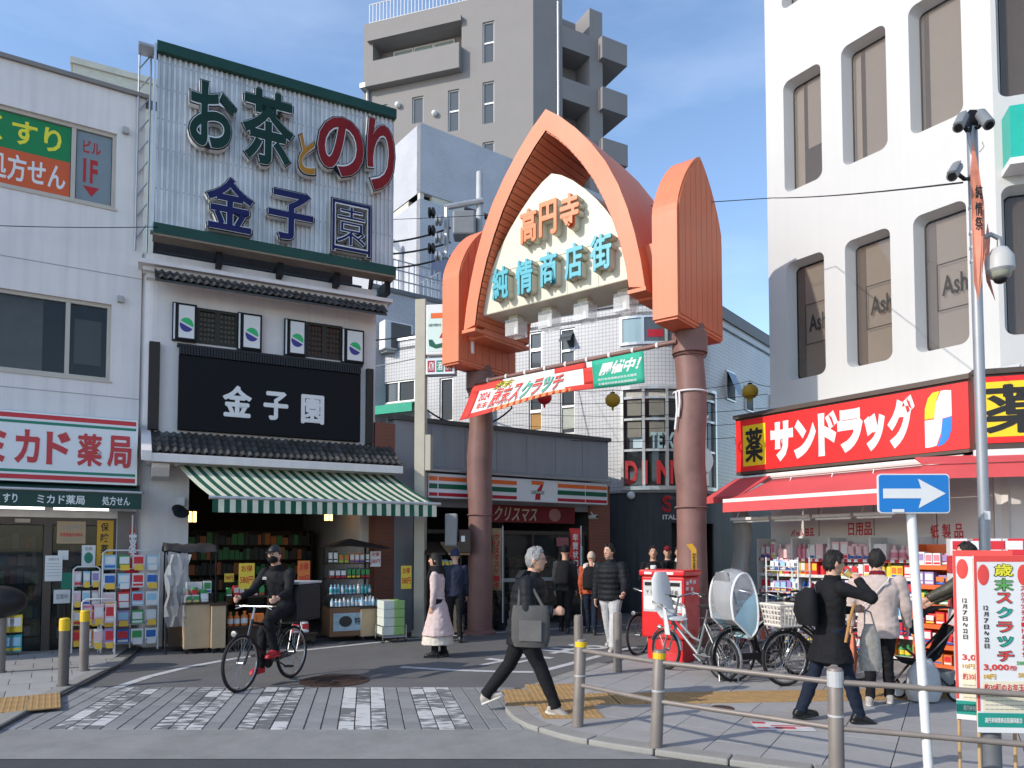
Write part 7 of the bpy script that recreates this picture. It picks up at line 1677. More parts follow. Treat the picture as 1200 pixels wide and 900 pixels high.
# ---- drugstore shelves
YS_ = -.62; gx0, gx1 = FRt.X(888, YS_), FRt.X(1072, YS_)
M_SHW, M_SHR = mat('shelf_white', (.60, .60, .58), .45, var=.06), mat('shelf_strip_red', (.48, .03, .05), .45)
sh_ = thing('display_shelf', 'long white drugstore display shelf with red price rails', 'shelf', FRt, ((gx0 + gx1) / 2, YS_, 0)); zsv = [.12, .42, .70, .98, 1.26, 1.52]
b = MB()
for q in range(5): x = gx0 + (gx1 - gx0) * q / 4; b.box(x - .015, x + .015, YS_ - .02, YS_ + .46, SWZ, 1.86)
b.box(gx0, gx1, YS_ + .461, YS_ + .48, SWZ, 1.9); b.build('frame', M_SHW, sh_)
rn = random.Random(3)
for k, z in enumerate(zsv):
    for q in range(4):
        xa, xb = gx0 + (gx1 - gx0) * q / 4 + .016, gx0 + (gx1 - gx0) * (q + 1) / 4 - .016; o = MB().box(xa, xb, YS_, YS_ + .46, z - .02, z).build('board', M_SHW, sh_); MB().box(xa, xb, YS_ - .012, YS_ - .001, z - .04, z + .008).build('price_rail', M_SHR if k % 2 else M_SHW, o)
        tg = MB(); tags(tg, xa, xb, YS_ - .013, z + .008, 5, rn); e = tg.build('price_tags', M_PAPER, o); e['kind'] = 'stuff'
pals = [[g_gn, g_ye, g_rd, g_or], [g_rd, g_w, g_bl, g_tq], [g_lb, g_bl, g_w, g_tq], [g_bl, g_w, g_rd, g_vi], [g_rd, g_or, g_w, g_ye], [g_lp, g_pk, g_w, g_w, g_lp]]
lbs = ['green and yellow household packs on the lowest drugstore shelf', 'red and white detergent packs on the second drugstore shelf', 'blue and white cleaning packs on the third drugstore shelf', 'mixed blue toiletry packs on the fourth drugstore shelf', 'red and orange packs on the fifth drugstore shelf', 'pink and white hair care packs on the top drugstore shelf']
for k, z in enumerate(zsv):
    for q in range(4): row(FRt, gx0 + (gx1 - gx0) * q / 4 + .02, gx0 + (gx1 - gx0) * (q + 1) / 4 - .02, YS_ + .12, z, .24 if k < 5 else .30, pals[k], lbs[k], 'packs on the drugstore shelf', seed=k * 10 + q, wr=(.07, .13))
yo = -1.05; ox0, ox1 = FRt.X(1066, yo), FRt.X(1122, yo)
so_ = thing('display_shelf', 'orange display shelf of yellow and red packs nearest the corner', 'shelf', FRt, ((ox0 + ox1) / 2, yo, 0)); M_SHO = mat('shelf_orange', (.66, .13, .03), .45, var=.05)
b = MB(); b.box(ox0, ox0 + .02, yo, yo + .4, SWZ, 1.75); b.box(ox1 - .02, ox1, yo, yo + .4, SWZ, 1.75); b.box(ox0 + .021, ox1 - .021, yo + .38, yo + .4, SWZ, 1.75); b.build('frame', M_SHO, so_)
for k in range(6):
    z = .14 + .265 * k; MB().box(ox0 + .022, ox1 - .022, yo - .02, yo + .379, z - .06, z).build('board', M_SHO, so_)
    row(FRt, ox0 + .03, ox1 - .03, yo + .1, z + .001, .19, [[g_rd, g_or], [g_rd, g_w, g_rd], [g_rd, g_or], [g_ye, g_gn], [g_w, g_vi, g_or], [g_w, g_vi, g_pk]][k], ['red and orange pack on the lowest board of the orange shelf', 'red and white pack on the second board of the orange shelf', 'red and orange pack on the third board of the orange shelf', 'yellow and green pack on the fourth board of the orange shelf', 'mixed colour pack on the fifth board of the orange shelf', 'violet and pink pack on the top board of the orange shelf'][k], 'packs on the orange shelf', seed=90 + k, wr=(.10, .16), shapes=('box', 'pouch'))
# white wire rack in front with small packs
yw = -1.35; wx0, wx1 = FRt.X(897, yw), FRt.X(934, yw); wr_ = thing('wire_rack', 'white wire rack of small packs before the drugstore shelf', 'rack', FRt, (wx0, yw, 0)); b = MB()
for x in (wx0, wx1):
    for y in (yw, yw + .3): b.tube([(x, y, SWZ), (x, y, 1.55)], .014, 6)
b.build('uprights', M_SHW, wr_)
for k in range(4):
    z = .35 + .33 * k; b = MB()
    for q in range(5): y = yw + .3 * q / 4; b.tube([(wx0, y, z), (wx1, y, z)], .006, 5)
    for q in range(6): x = wx0 + (wx1 - wx0) * q / 5; b.tube([(x, yw, z), (x, yw + .3, z)], .005, 5); b.tube([(x, yw, z), (x, yw, z + .07)], .004, 5)
    b.tube([(wx0, yw, z + .07), (wx1, yw, z + .07)], .006, 5); b.build('tray', M_SHW, wr_); row(FRt, wx0 + .03, wx1 - .03, yw + .12, z + .008, .22, [g_w, g_lp, g_lb, g_vi], 'small pale packs in the white wire rack', 'packs in the wire rack', seed=130 + k, wr=(.07, .11))
# stacked red and white packs beside the pole
for k in range(5):
    for i in range(4): x, z = R2.px(1126 + i * 20, 700, -1.6)[0], SWZ + .72 + .21 * k; pack(R2, x, -1.6, z, .24, .2, .2, 'box', [g_rd if (i + k) % 2 else g_w, g_w if (i + k) % 2 else g_rd, g_rd], 'red and white bulk packs stacked beside the camera pole', 'bulk packs by the pole')
solo(MB().box(R2.X(1118, -1.6), R2.X(1118, -1.6) + 1.3, -1.75, -1.4, SWZ, SWZ + .715), 'goods_table', M_SHW, 'white table carrying the stacked red and white bulk packs', 'table', R2, (R2.X(1118, -1.6), -1.6, SWZ), bevel=.01)
# ---- pharmacy racks
def rack(label, F, y, pxl, pxr, ptop, n, rows, gl, gname, seed, m=M_SHW):
    x0, x1 = F.X(pxl, y), F.X(pxr, y); z1 = F.px((pxl + pxr) / 2, ptop, y)[1]; t = thing('wire_rack', label, 'rack', F, ((x0 + x1) / 2, y, SWZ)); b = MB(); zb = SWZ + .12
    b.tube([(x0, y, SWZ), (x0, y, z1 - .04), (x0 + .05, y, z1), (x1 - .05, y, z1), (x1, y, z1 - .04), (x1, y, SWZ)], .013, 8)
    b.tube([(x0, y + .3, SWZ), (x0, y + .12, z1 - .1)], .01, 6); b.tube([(x1, y + .3, SWZ), (x1, y + .12, z1 - .1)], .01, 6); b.build('frame', m, t, smooth=True); hh = (z1 - zb) / len(rows); rnd = random.Random(seed)
    for k, pal in enumerate(rows[::-1]):
        z = zb + hh * k; b = MB(); w_ = (x1 - x0) / n
        for q in range(4): b.tube([(x0, y + .02 + .07 * q, z), (x1, y + .02 + .07 * q, z)], .005, 5)
        b.build('tray', m, t)
        for i in range(n):
            c = pal[i % len(pal)]; pack(F, x0 + w_ * (i + .5), y + .06, z + .006, w_ * .86, .09, hh * .74, rnd.choice(('box', 'pouch')), c, gl, gname)
            if rnd.random() < .75: o = MB().box(x0 + w_ * (i + .2), x0 + w_ * (i + .85), y - .03, y - .024, z - .02, z + .07).build('price_card', mat('card_yellow', (.75, .48, .06), .5) if rnd.random() < .8 else g_w, t)
    return t
rack('tall white wire rack of tissue and mask packs outside the pharmacy', FP, -.75, 122, 188, 645, 4, [[(g_lb, g_w, g_bl), (g_gn, g_w, g_gn), (g_lp, g_rd, g_w), (g_lb, g_w, g_w)], [(g_w, g_bl, g_lb), (g_lb, g_w, g_bl), (g_w, g_rd, g_rd), (g_w, g_bl, g_w)], [(g_w, g_lp, g_pk), (g_rd, g_w, g_lp), (g_lb, g_rd, g_w), (g_w, g_lb, g_w)], [(g_lp, g_pk, g_w), (g_vi, g_lb, g_rd), (g_gn, g_w, g_w), (g_w, g_w, g_bl)], [(g_lp, g_w, g_w), (g_bl, g_rd, g_w), (g_w, g_gn, g_w), (g_w, g_bl, g_bl)]], 'boxed packs in the tall wire rack outside the pharmacy', 'packs in the tall pharmacy rack', 5)
rack('lower wire rack with green price strips outside the pharmacy', FP, -.6, 88, 119, 664, 3, [[(g_lp, g_w, g_rd), (g_lb, g_w, g_w), (g_w, g_vi, g_w)], [(g_w, g_lp, g_w), (g_w, g_lb, g_bl), (g_lp, g_w, g_w)], [(g_ye, g_w, g_rd), (g_w, g_rd, g_w), (g_ye, g_rd, g_w)], [(g_or, g_rd, g_ye), (g_rd, g_ye, g_w), (g_ye, g_or, g_w)]], 'small packs in the lower pharmacy rack', 'packs in the lower pharmacy rack', 6)
rack('small wire rack of pink packs between the bollards and tall rack', FP, -1.05, 99, 138, 702, 3, [[(g_pk, g_lp, g_w), (g_lp, g_w, g_pk), (g_lp, g_rd, g_w)], [(g_lp, g_w, g_w), (g_w, g_lp, g_ye), (g_vi, g_rd, g_w)]], 'pink tissue packs in the small pharmacy rack', 'pink packs outside the pharmacy', 7)
for k in range(6): x = FP.X(8 + (k % 3) * 7, -.3); pack(FP, x, -.3, SWZ + .05 + .3 * (k // 3), .18, .14, .26, 'box', [g_tq if k < 3 else g_ye, g_lb if k < 3 else g_w, g_ye], 'teal and yellow packs stacked low by the pharmacy door', 'packs by the pharmacy door')
# ---- tea shop stalls
M_WOOD, M_TAN, M_DWOOD = mat('cart_wood', (.17, .09, .045), .55, var=.2, scale=6), mat('panel_tan', (.46, .33, .20), .55, var=.1, scale=5), mat('dark_wood', (.045, .028, .018), .6, var=.2, scale=6)
def cart(label, px0, px1, y, h, d, m, base=.08):
    x0, x1 = FT.X(px0, y), FT.X(px1, y); t = thing('goods_cart', label, 'cart', FT, ((x0 + x1) / 2, y, 0)); MB().box(x0, x1, y, y + d, base, h - .03).build('cabinet', m, t, bevel=.01); MB().box(x0 - .03, x1 + .03, y - .03, y + d + .03, h - .029, h).build('top', M_DWOOD, t)
    for x in (x0 + .05, x1 - .05):
        for yy in (y + .05, y + d - .05): MB().lathe([(.035, -.02), (.035, .02)], (x, yy, .036), 10, 'y').build('caster', M_TYRE, t); MB().box(x - .015, x + .015, yy - .012, yy + .012, .07, base).build('caster_fork', M_STEEL, t)
    return t, x0, x1
yt = -1.2
t, x0, x1 = cart('tan panelled goods cart heaped with green wrapped tea packs', 218, 249, yt, .82, .6, M_TAN)
row(FT, x0, x1, yt + .1, .82, .16, [g_gn, g_gn, g_w], 'green wrapped packs heaped on the tan cart', 'green tea packs', seed=40, shapes=('pouch',), wr=(.10, .14), rep=3); row(FT, x0, x1, yt + .34, .82, .24, [g_gn, g_gn, g_rd], 'green wrapped packs heaped on the tan cart', 'green tea packs', seed=41, shapes=('pouch',), wr=(.10, .14), rep=3)
t, x0, x1 = cart('narrow pale wooden display column between the carts', 250, 267, yt - .1, .80, .4, M_TAN)
t, x0, x1 = cart('low dark wooden stand with food packs beside the cyclist', 269, 320, yt + .1, .40, .6, M_DWOOD); row(FT, x0, x1, yt + .2, .40, .26, [g_ye, g_or, g_w], 'yellow snack packs on the low dark stand', 'snack packs at the tea shop', seed=43, wr=(.1, .15)); 
MB().box(x0, x1, yt + .35, yt + .68, .85, .88).build('upper_shelf', M_DWOOD, t); MB().box(x0, x0 + .03, yt + .35, yt + .68, .41, .849).build('leg', M_DWOOD, t); MB().box(x1 - .03, x1, yt + .35, yt + .68, .41, .849).build('leg', M_DWOOD, t); row(FT, x0, x1, yt + .45, .88, .2, [g_gn, g_rd, g_gn], 'green and red tea packs on the upper stand shelf', 'tea packs on the stand', seed=44, shapes=('pouch', 'box'), wr=(.09, .13))
t, x0, x1 = cart('red pack stand on casters by the tea shop entrance', 345, 372, yt + .2, .22, .5, M_DWOOD); row(FT, x0, x1, yt + .3, .22, .2, [g_rd, g_rd, g_w], 'red packs on the low caster stand', 'red packs at the tea shop', seed=45, wr=(.12, .16))
# tarp roofed stand with hanging plastic at the left pier
x0, x1 = FT.X(196, yt + .4), FT.X(252, yt + .4); z1 = FT.px(225, 648, yt + .4)[1]
t = thing('covered_stand', 'stand under a crumpled dark tarp roof with clear plastic hanging', 'stand', FT, ((x0 + x1) / 2, yt + .5, 0)); b = MB(); V = []
for i in range(15):
    for j in range(7): x, y = x0 - .05 + (x1 - x0 + .1) * i / 14, yt + .05 + .9 * j / 6; V.append((x, y, z1 + .02 + .14 * math.sin(math.pi * j / 6) + .05 * noise.noise(Vector((x * 5, y * 5, 2))) + .03 * noise.noise(Vector((x * 14, y * 14, 5)))))
b.add(V, [(i * 7 + j, (i + 1) * 7 + j, (i + 1) * 7 + j + 1, i * 7 + j + 1) for i in range(14) for j in range(6)]); thick(b.build('tarp', mat('tarp_dark', (.035, .033, .036), .6, var=.2), t, smooth=True), .01)
for x in (x0, x1):
    for y in (yt + .1, yt + .9): MB().tube([(x, y, 0), (x, y, z1 + .02)], .015, 6).build('leg', M_BLK, t)
b = MB(); V = []
for i in range(9):
    for j in range(8): x = x0 - .02 + .34 * i / 8; z = z1 - .02 - 1.15 * j / 7; V.append((x + .03 * math.sin(j * 2 + i), yt + .02 + .06 * math.sin(i * 2.1 + j * .6), z))
b.add(V, [(i * 8 + j, i * 8 + j + 1, (i + 1) * 8 + j + 1, (i + 1) * 8 + j) for i in range(8) for j in range(7)]); b.build('plastic_sheet', mat('plastic_sheet', (.45, .47, .5), .15, var=.1, alpha=.5, spec=.8), t, smooth=True)
MB().box(x0 + .05, x1 - .02, yt + .3, yt + .8, .1, .95).build('counter', M_DWOOD, t); row(FT, x0 + .3, x1 - .03, yt + .42, .95, .22, [g_or, g_gn, g_w], 'small packs on the counter under the tarp roof', 'packs under the tarp', seed=48, wr=(.1, .15))
# bottle and tea shelf on the right
yq = -.85; x0, x1 = FT.X(388, yq), FT.X(440, yq); t = thing('tea_stand', 'wooden tea stand with rows of bottles and bags under a black canopy', 'stand', FT, ((x0 + x1) / 2, yq, 0))
MB().box(x0, x1, yq, yq + .6, .1, .62).build('cabinet', M_WOOD, t, bevel=.01)
for i, z in enumerate((.64, .86, 1.14, 1.42)): MB().box(x0, x1, yq + .08 * i, yq + .6, z - .02, z).build('board', M_DWOOD, t); row(FT, x0 + .02, x1 - .02, yq + .08 * i + .07, z, .19 if i < 2 else .24, [[g_w, g_lb, g_w], [g_w, g_lb, g_tq], [g_bk, g_or, g_gn], [g_gn, g_bk, g_or]][i], ['clear capped bottles on the low board of the tea stand', 'clear capped bottles on the second board of the tea stand', 'dark tea bags on the third board of the tea stand', 'dark tea bags on the top board of the tea stand'][i], 'goods on the tea stand', seed=60 + i, shapes=('bottle',) if i < 2 else ('pouch',), wr=(.06, .075) if i < 2 else (.08, .11), rep=3, d=.1)
for x in (x0, x1 - .03): MB().box(x, x + .03, yq + .55, yq + .6, .62, 1.72).build('leg', M_DWOOD, t)
b = MB(); b.loft([((x0 - .1, yq + .25, 1.72), (0, .42, 0), (0, 0, .02)), (((x0 + x1) / 2, yq + .25, 1.80), (0, .45, 0), (0, 0, .07)), ((x1 + .25, yq + .25, 1.70), (0, .40, 0), (0, 0, .02))], 14); b.build('canopy', mat('tarp_dark', 0), t, smooth=True)
q = FT.px(393, 728, yq - .01), FT.px(432, 708, yq - .01); o = MB().box(x0 + .06, x1 - .1, yq - .012, yq - .003, .20, .52).build('photo_board', mat('board_photo', (.30, .40, .46), .5, var=.3, scale=9), t); MB().ball((x0 + .28, yq - .013, .37), .12, .004, .10).build('print', g_bk, o); put_text(MB(), '特売', x1 - .38, .30, x1 - .16, .44, yq - .0125, .02, .003).build('lettering', M_INK, o)
t, x0, x1 = cart('tan sided cart with bottles next to the green crates', 424, 449, yq - .02, .62, .5, M_TAN); row(FT, x0, x1, yq + .06, .62, .2, [g_w, g_lb], 'clear bottles on the tan sided cart', 'bottles on the tan cart', seed=70, shapes=('bottle',), wr=(.06, .075), rep=3, d=.1)
# green crates on a trolley
yc_ = -1.35; x0, x1 = FT.X(450, yc_), FT.X(476, yc_); gr_ = 'green crates on the trolley'
tr = thing('crate_trolley', 'chrome trolley carrying pale green crates before the tea stand', 'trolley', FT, ((x0 + x1) / 2, yc_, 0)); b = MB()
for x in (x0 - .01, x1 + .01):
    b.tube([(x, yc_ - .02, .06), (x, yc_ - .02, .30), (x, yc_ + .4, .30), (x, yc_ + .4, .06)], .012, 6)
b.tube([(x0 - .01, yc_ - .02, .10), (x1 + .01, yc_ - .02, .10)], .012, 6); b.box(x0, x1, yc_, yc_ + .4, .10, .13); b.build('frame', M_CHR, tr)
for x in (x0, x1):
    for y in (yc_, yc_ + .4): MB().ring((x, y, .035), .024, .011, n=14, k=6).build('wheel', M_TYRE, tr, smooth=True)
M_CRG, M_CRW = mat('crate_green', (.28, .46, .16), .45, var=.08), mat('crate_white', (.60, .64, .58), .45, var=.06)
for k in range(4):
    z = .135 + .155 * k; c = thing('plastic_crate', 'pale green ribbed plastic crate stacked on the chrome trolley', 'crate', FT, ((x0 + x1) / 2, yc_ + .2, z), gr_); xm = (x0 + x1) / 2
    MB().box(x0 + .01, xm, yc_ + .01, yc_ + .39, z, z + .15).build('end', M_CRW, c, bevel=.008); MB().box(xm + .001, x1 - .01, yc_ + .01, yc_ + .39, z, z + .15).build('body', M_CRG, c, bevel=.008)
    for i in range(4): MB().box(xm + .01, x1 - .02, yc_ + .002, yc_ + .009, z + .02 + i * .034, z + .036 + i * .034).build('rib', M_CRG, c)
# price posters
for px0, py0, px1, py1, y, m, lab in ((280, 660, 298, 690, yt - .02, g_ye, 'yellow price poster with red figures above the green tea packs'), (470, 663, 482, 690, yq - .3, g_ye, 'yellow price poster with red figures by the green crates'), (349, 657, 363, 691, yt + .3, g_or, 'orange and white price poster behind the delivery box'), (263, 672, 274, 682, yt + .2, g_ye, 'small yellow price card over the tea packs'), (434, 646, 446, 664, yq + .3, M_PAPER, 'white card with brown writing on the tea stand')):
    poster(px0, py0, px1, py1, FT, y, m, lab, [('お得', .15, .66, .85, .92, M_INKR), ('580円', .08, .2, .92, .5, M_INKR)] if py1 - py0 > 15 else [('380円', .1, .25, .9, .75, M_INKR)])
# inside of the tea shop
shelf_unit('store_shelf', 'dark tea shelves along the back wall of the tea shop', FT, xo0 + .2, xo1 - .5, 3.2, 3.6, 2.1, 6, M_DWOOD, seed=21, cols=[g_bk, g_gn, g_or, g_bk, PC('brown', (.10, .05, .03))])
solo(MB().box(FT.X(290, 2), FT.X(360, 2), 1.9, 2.5, .02, .9), 'shop_counter', M_DWOOD, 'dark wooden service counter inside the tea shop', 'counter', FT, (FT.X(325, 2), 2.2, .02), bevel=.02)
x, z = FT.px(213, 590, -.35); t = thing('awning_motor', 'black security light on the tea shop pier', 'lamp', FT, (x, -.05, z)); MB().loft([((x - .05, -.2, z - .08), (.1, 0, 0), (0, 0, .07)), ((x + .0, -.32, z - .16), (.13, 0, 0), (0, .03, .09))], 12).build('head', M_BLK, t, smooth=True); MB().box(x - .06, x + .06, -.12, -.002, z - .02, z + .12).build('mount', M_WHT, t)
# ---- kiosk beside the arch post
c = G(521, 744); FK2 = Frame(c.x, c.y, R_(20)); t = thing('wooden_kiosk', 'small brown roofed sales kiosk beside the arch post', 'kiosk', FK2, (0, 0, 0))
for x in (-.32, .32):
    for y in (0, .45): MB().box(x - .02, x + .02, y - .02, y + .02, 0, 1.62).build('leg', M_DWOOD, t)
for x0, x1, m in ((-.42, -.03, M_DWOOD), (.03, .46, M_TAN)): MB().hexa([(x0, -.18, 1.56), (x1, -.18, 1.56), (x1, .5, 1.78), (x0, .5, 1.78), (x0, -.18, 1.6), (x1, -.18, 1.6), (x1, .5, 1.82), (x0, .5, 1.82)]).build('roof', m, t)
for z in (.55, .9, 1.25): MB().box(-.3, .3, .02, .44, z, z + .02).build('board', M_DWOOD, t); row(FK2, -.28, .28, .12, z + .02, .24, [g_ye, g_w, g_or, g_lb], 'small packs on the brown kiosk boards', 'packs in the kiosk', seed=int(z * 100), wr=(.07, .1))
MB().box(.1, .36, -.06, -.03, .05, .72).build('side_board', M_TAN, t)
# nobori flags before the store
for px, py0, py1, m, s, lab, d_ in ((581, 619, 692, mat('nobori_gold', (.42, .28, .16), .7), 'クリスマスケーキ', 'gold and red vertical cake flag before the store', 15.4), (673, 619, 678, M_BNR, '年賀状印刷', 'red vertical new year card flag before the store', 16.2)):
    a_, e_ = D(px - 6, py0, d_), D(px + 7, py1, d_); t = thing('nobori_flag', lab, 'flag', Frame(a_.x, d_, 0), (0, 0, 0)); w_ = e_.x - a_.x
    MB().tube([(w_ + .02, 0, 0), (w_ + .02, 0, a_.z + .05)], .014, 6).build('pole', M_WHT, t); MB().lathe([(.2, 0), (.18, .1), (.03, .14)], (w_ + .02, 0, 0), 12).build('foot', M_BLK, t); b = MB(); n = 8; V = [(w_ * i / 3 + .04 * math.sin(j * .8) * (1 - i / 3), .05 * math.sin(j + i), a_.z - (a_.z - e_.z) * j / n) for j in range(n + 1) for i in range(4)]
    b.add(V, [(j * 4 + i, (j + 1) * 4 + i, (j + 1) * 4 + i + 1, j * 4 + i + 1) for j in range(n) for i in range(3)]); thick(b.build('cloth', m, t, smooth=True), .003); zz = a_.z - .12
    for k, ch in enumerate(s): h = (a_.z - e_.z - .15) / len(s); put_text(MB(), ch, w_ * .3, zz - h * (k + .85), w_ * .8, zz - h * k, -.058, .02, .003).build('lettering', M_INKR if m is not M_BNR else M_WHT, t)
x, z = D(530, 620, 14.0).x, 0; c = Vector((D(529, 620, 14.25).x, 14.25, 0))
t = thing('utility_box', 'grey meter box and dark cabinet strapped to the arch post', 'cabinet', W0, (c.x, c.y, 1.5)); z1, z0 = D(0, 602, 14.25).z, D(0, 640, 14.25).z; MB().box(c.x - .12, c.x + .12, c.y - .1, c.y + .1, z0, z1).build('meter_case', mat('meter_grey', (.28, .28, .28), .5), t, bevel=.03); MB().box(c.x + .16, c.x + .38, c.y - .14, c.y + .1, 1.6, 2.05).build('cabinet_case', mat('rust_brown', (.07, .045, .035), .6, var=.25), t, bevel=.02); MB().box(c.x + .2, c.x + .27, c.y - .146, c.y - .141, 1.82, 1.93).build('sticker', M_PAPER, t)
# ---- pole with transformer gear behind, and cables
c = D(562, 300, 21.0); zt_ = D(562, 202, 21.0).z; t = thing('utility_pole', 'utility pole with switch gear and insulators behind the arch', 'pole', W0, (c.x, c.y, 0))
MB().tube([(c.x, c.y, 0), (c.x, c.y, zt_)], [.16, .10], 12).build('shaft', mat('pole_concrete', (.42, .43, .45), .6), t, smooth=True); z = D(0, 245, 21).z
MB().tube([(c.x - 1.0, c.y - .1, z), (c.x + .1, c.y - .1, z + .2)], .09, 8).build('cross_arm', M_STEEL, t); MB().tube([(c.x - .95, c.y - .1, z), (c.x - .95, c.y - .1, z - 1.5)], .08, 8).build('cross_arm', M_STEEL, t); MB().box(c.x - .75, c.x - .1, c.y - .5, c.y + .1, z - .95, z - .25).build('switch_case', mat('switch_grey', (.20, .21, .22), .5), t, bevel=.05)
for k in range(3):
    for j in range(2): zz = z - .25 - .52 * k - .22 * j; MB().lathe([(.05, -.12), (.15, -.1), (.15, -.04), (.07, -.02), (.15, .0), (.15, .06), (.05, .1)], (c.x - 1.15 - .2 * (j == 0), c.y - .3, zz), 12, 'x').build('insulator', M_BLK if j == 0 else M_STEEL, t, smooth=True)
gw = 'overhead cables'
wire([D(-60, 262, 11), D(182, 266, 12.2), D(440, 258, 17), D(905, 232, 11.5), D(1128, 214, 5.3)], 'overhead_cable', 'thin cable crossing before the billboard and arch to the camera pole', .007, .03, gw)
for k, (y0, y1) in enumerate(((285, 267), (298, 284), (315, 300))): wire([D(440, y0, 22), D(528, y1, 21)], 'overhead_cable', 'thick black cable running to the utility pole insulators', .03, .1, gw)
wire([D(436, 399, 20), D(495, 391, 18)], 'overhead_cable', 'black cable along the tiled wall toward the sign post', .02, .02, gw); wire([D(436, 430, 20), D(540, 405, 18), D(600, 395, 19)], 'overhead_cable', 'grey cable sagging before the tiled wall windows', .015, .05, gw, M_STEEL)
for k in range(4): wire([D(600, 470 + 14 * k, 18.5), D(900, 462 + 16 * k, 14)], 'overhead_cable', 'thin cable strung low across the tiled corner building', .006, .12, gw)
b = MB(); c0 = D(548, 505, 15.4)
wire([D(500, 480, 16), D(555, 500, 15.5), D(600, 478, 16), D(590, 440, 16.5)], 'overhead_cable', 'looped black cable behind the brown arch post', .02, .1, gw)
# ================================================================== people
def cloth(name, c, rough=.8, var=.14, scale=9, bump=.18, bs=220): return mat(name, c, rough, var=var, scale=scale, bump=bump, bscale=bs, spec=.15)
SKIN = mat('skin', (.52, .30, .21), .5, var=.06, scale=14); C_BLK = cloth('cloth_black', (.013, .013, .015)); C_PUF = mat('puffer_black', (.014, .015, .018), .62, var=.12, scale=6, spec=.15)
C_PINK = cloth('coat_pale_pink', (.56, .44, .42)); C_CREAM = cloth('skirt_cream', (.60, .54, .46)); C_GREY = cloth('trousers_light_grey', (.46, .46, .46)); C_FLEECE = cloth('fleece_beige', (.50, .40, .36), .95, bump=.4, bs=160)
C_NAVY = cloth('denim_navy', (.013, .019, .034)); C_OLIVE = mat('puffer_olive', (.055, .05, .035), .5, var=.12); C_ORNG = cloth('jacket_rust', (.42, .09, .04)); C_WHITE = cloth('shirt_white', (.68, .68, .68)); C_CHAR = cloth('jacket_charcoal', (.04, .042, .045)); C_WINE = cloth('scarf_wine', (.14, .012, .02)); C_BEAN = cloth('beanie_beige', (.50, .40, .32)); C_GFUR = cloth('hood_grey', (.22, .22, .21))
C_SHOE = mat('leather_black', (.012, .012, .012), .3, var=.1); C_SNK = mat('sneaker_grey', (.36, .33, .30), .6, var=.2, scale=18); C_RED = mat('shoe_red', (.42, .02, .03), .5); C_SOLE = mat('sole_pale', (.55, .53, .48), .7)
def hair_mat(name, c): return mat(name, c, .62, var=.35, scale=28, bump=.6, bscale=70)
H_BLK, H_GREY = hair_mat('hair_black', (.012, .010, .009)), hair_mat('hair_grey', (.26, .255, .25))
def rotz(a): return Matrix.Rotation(R_(a), 3, 'Z')
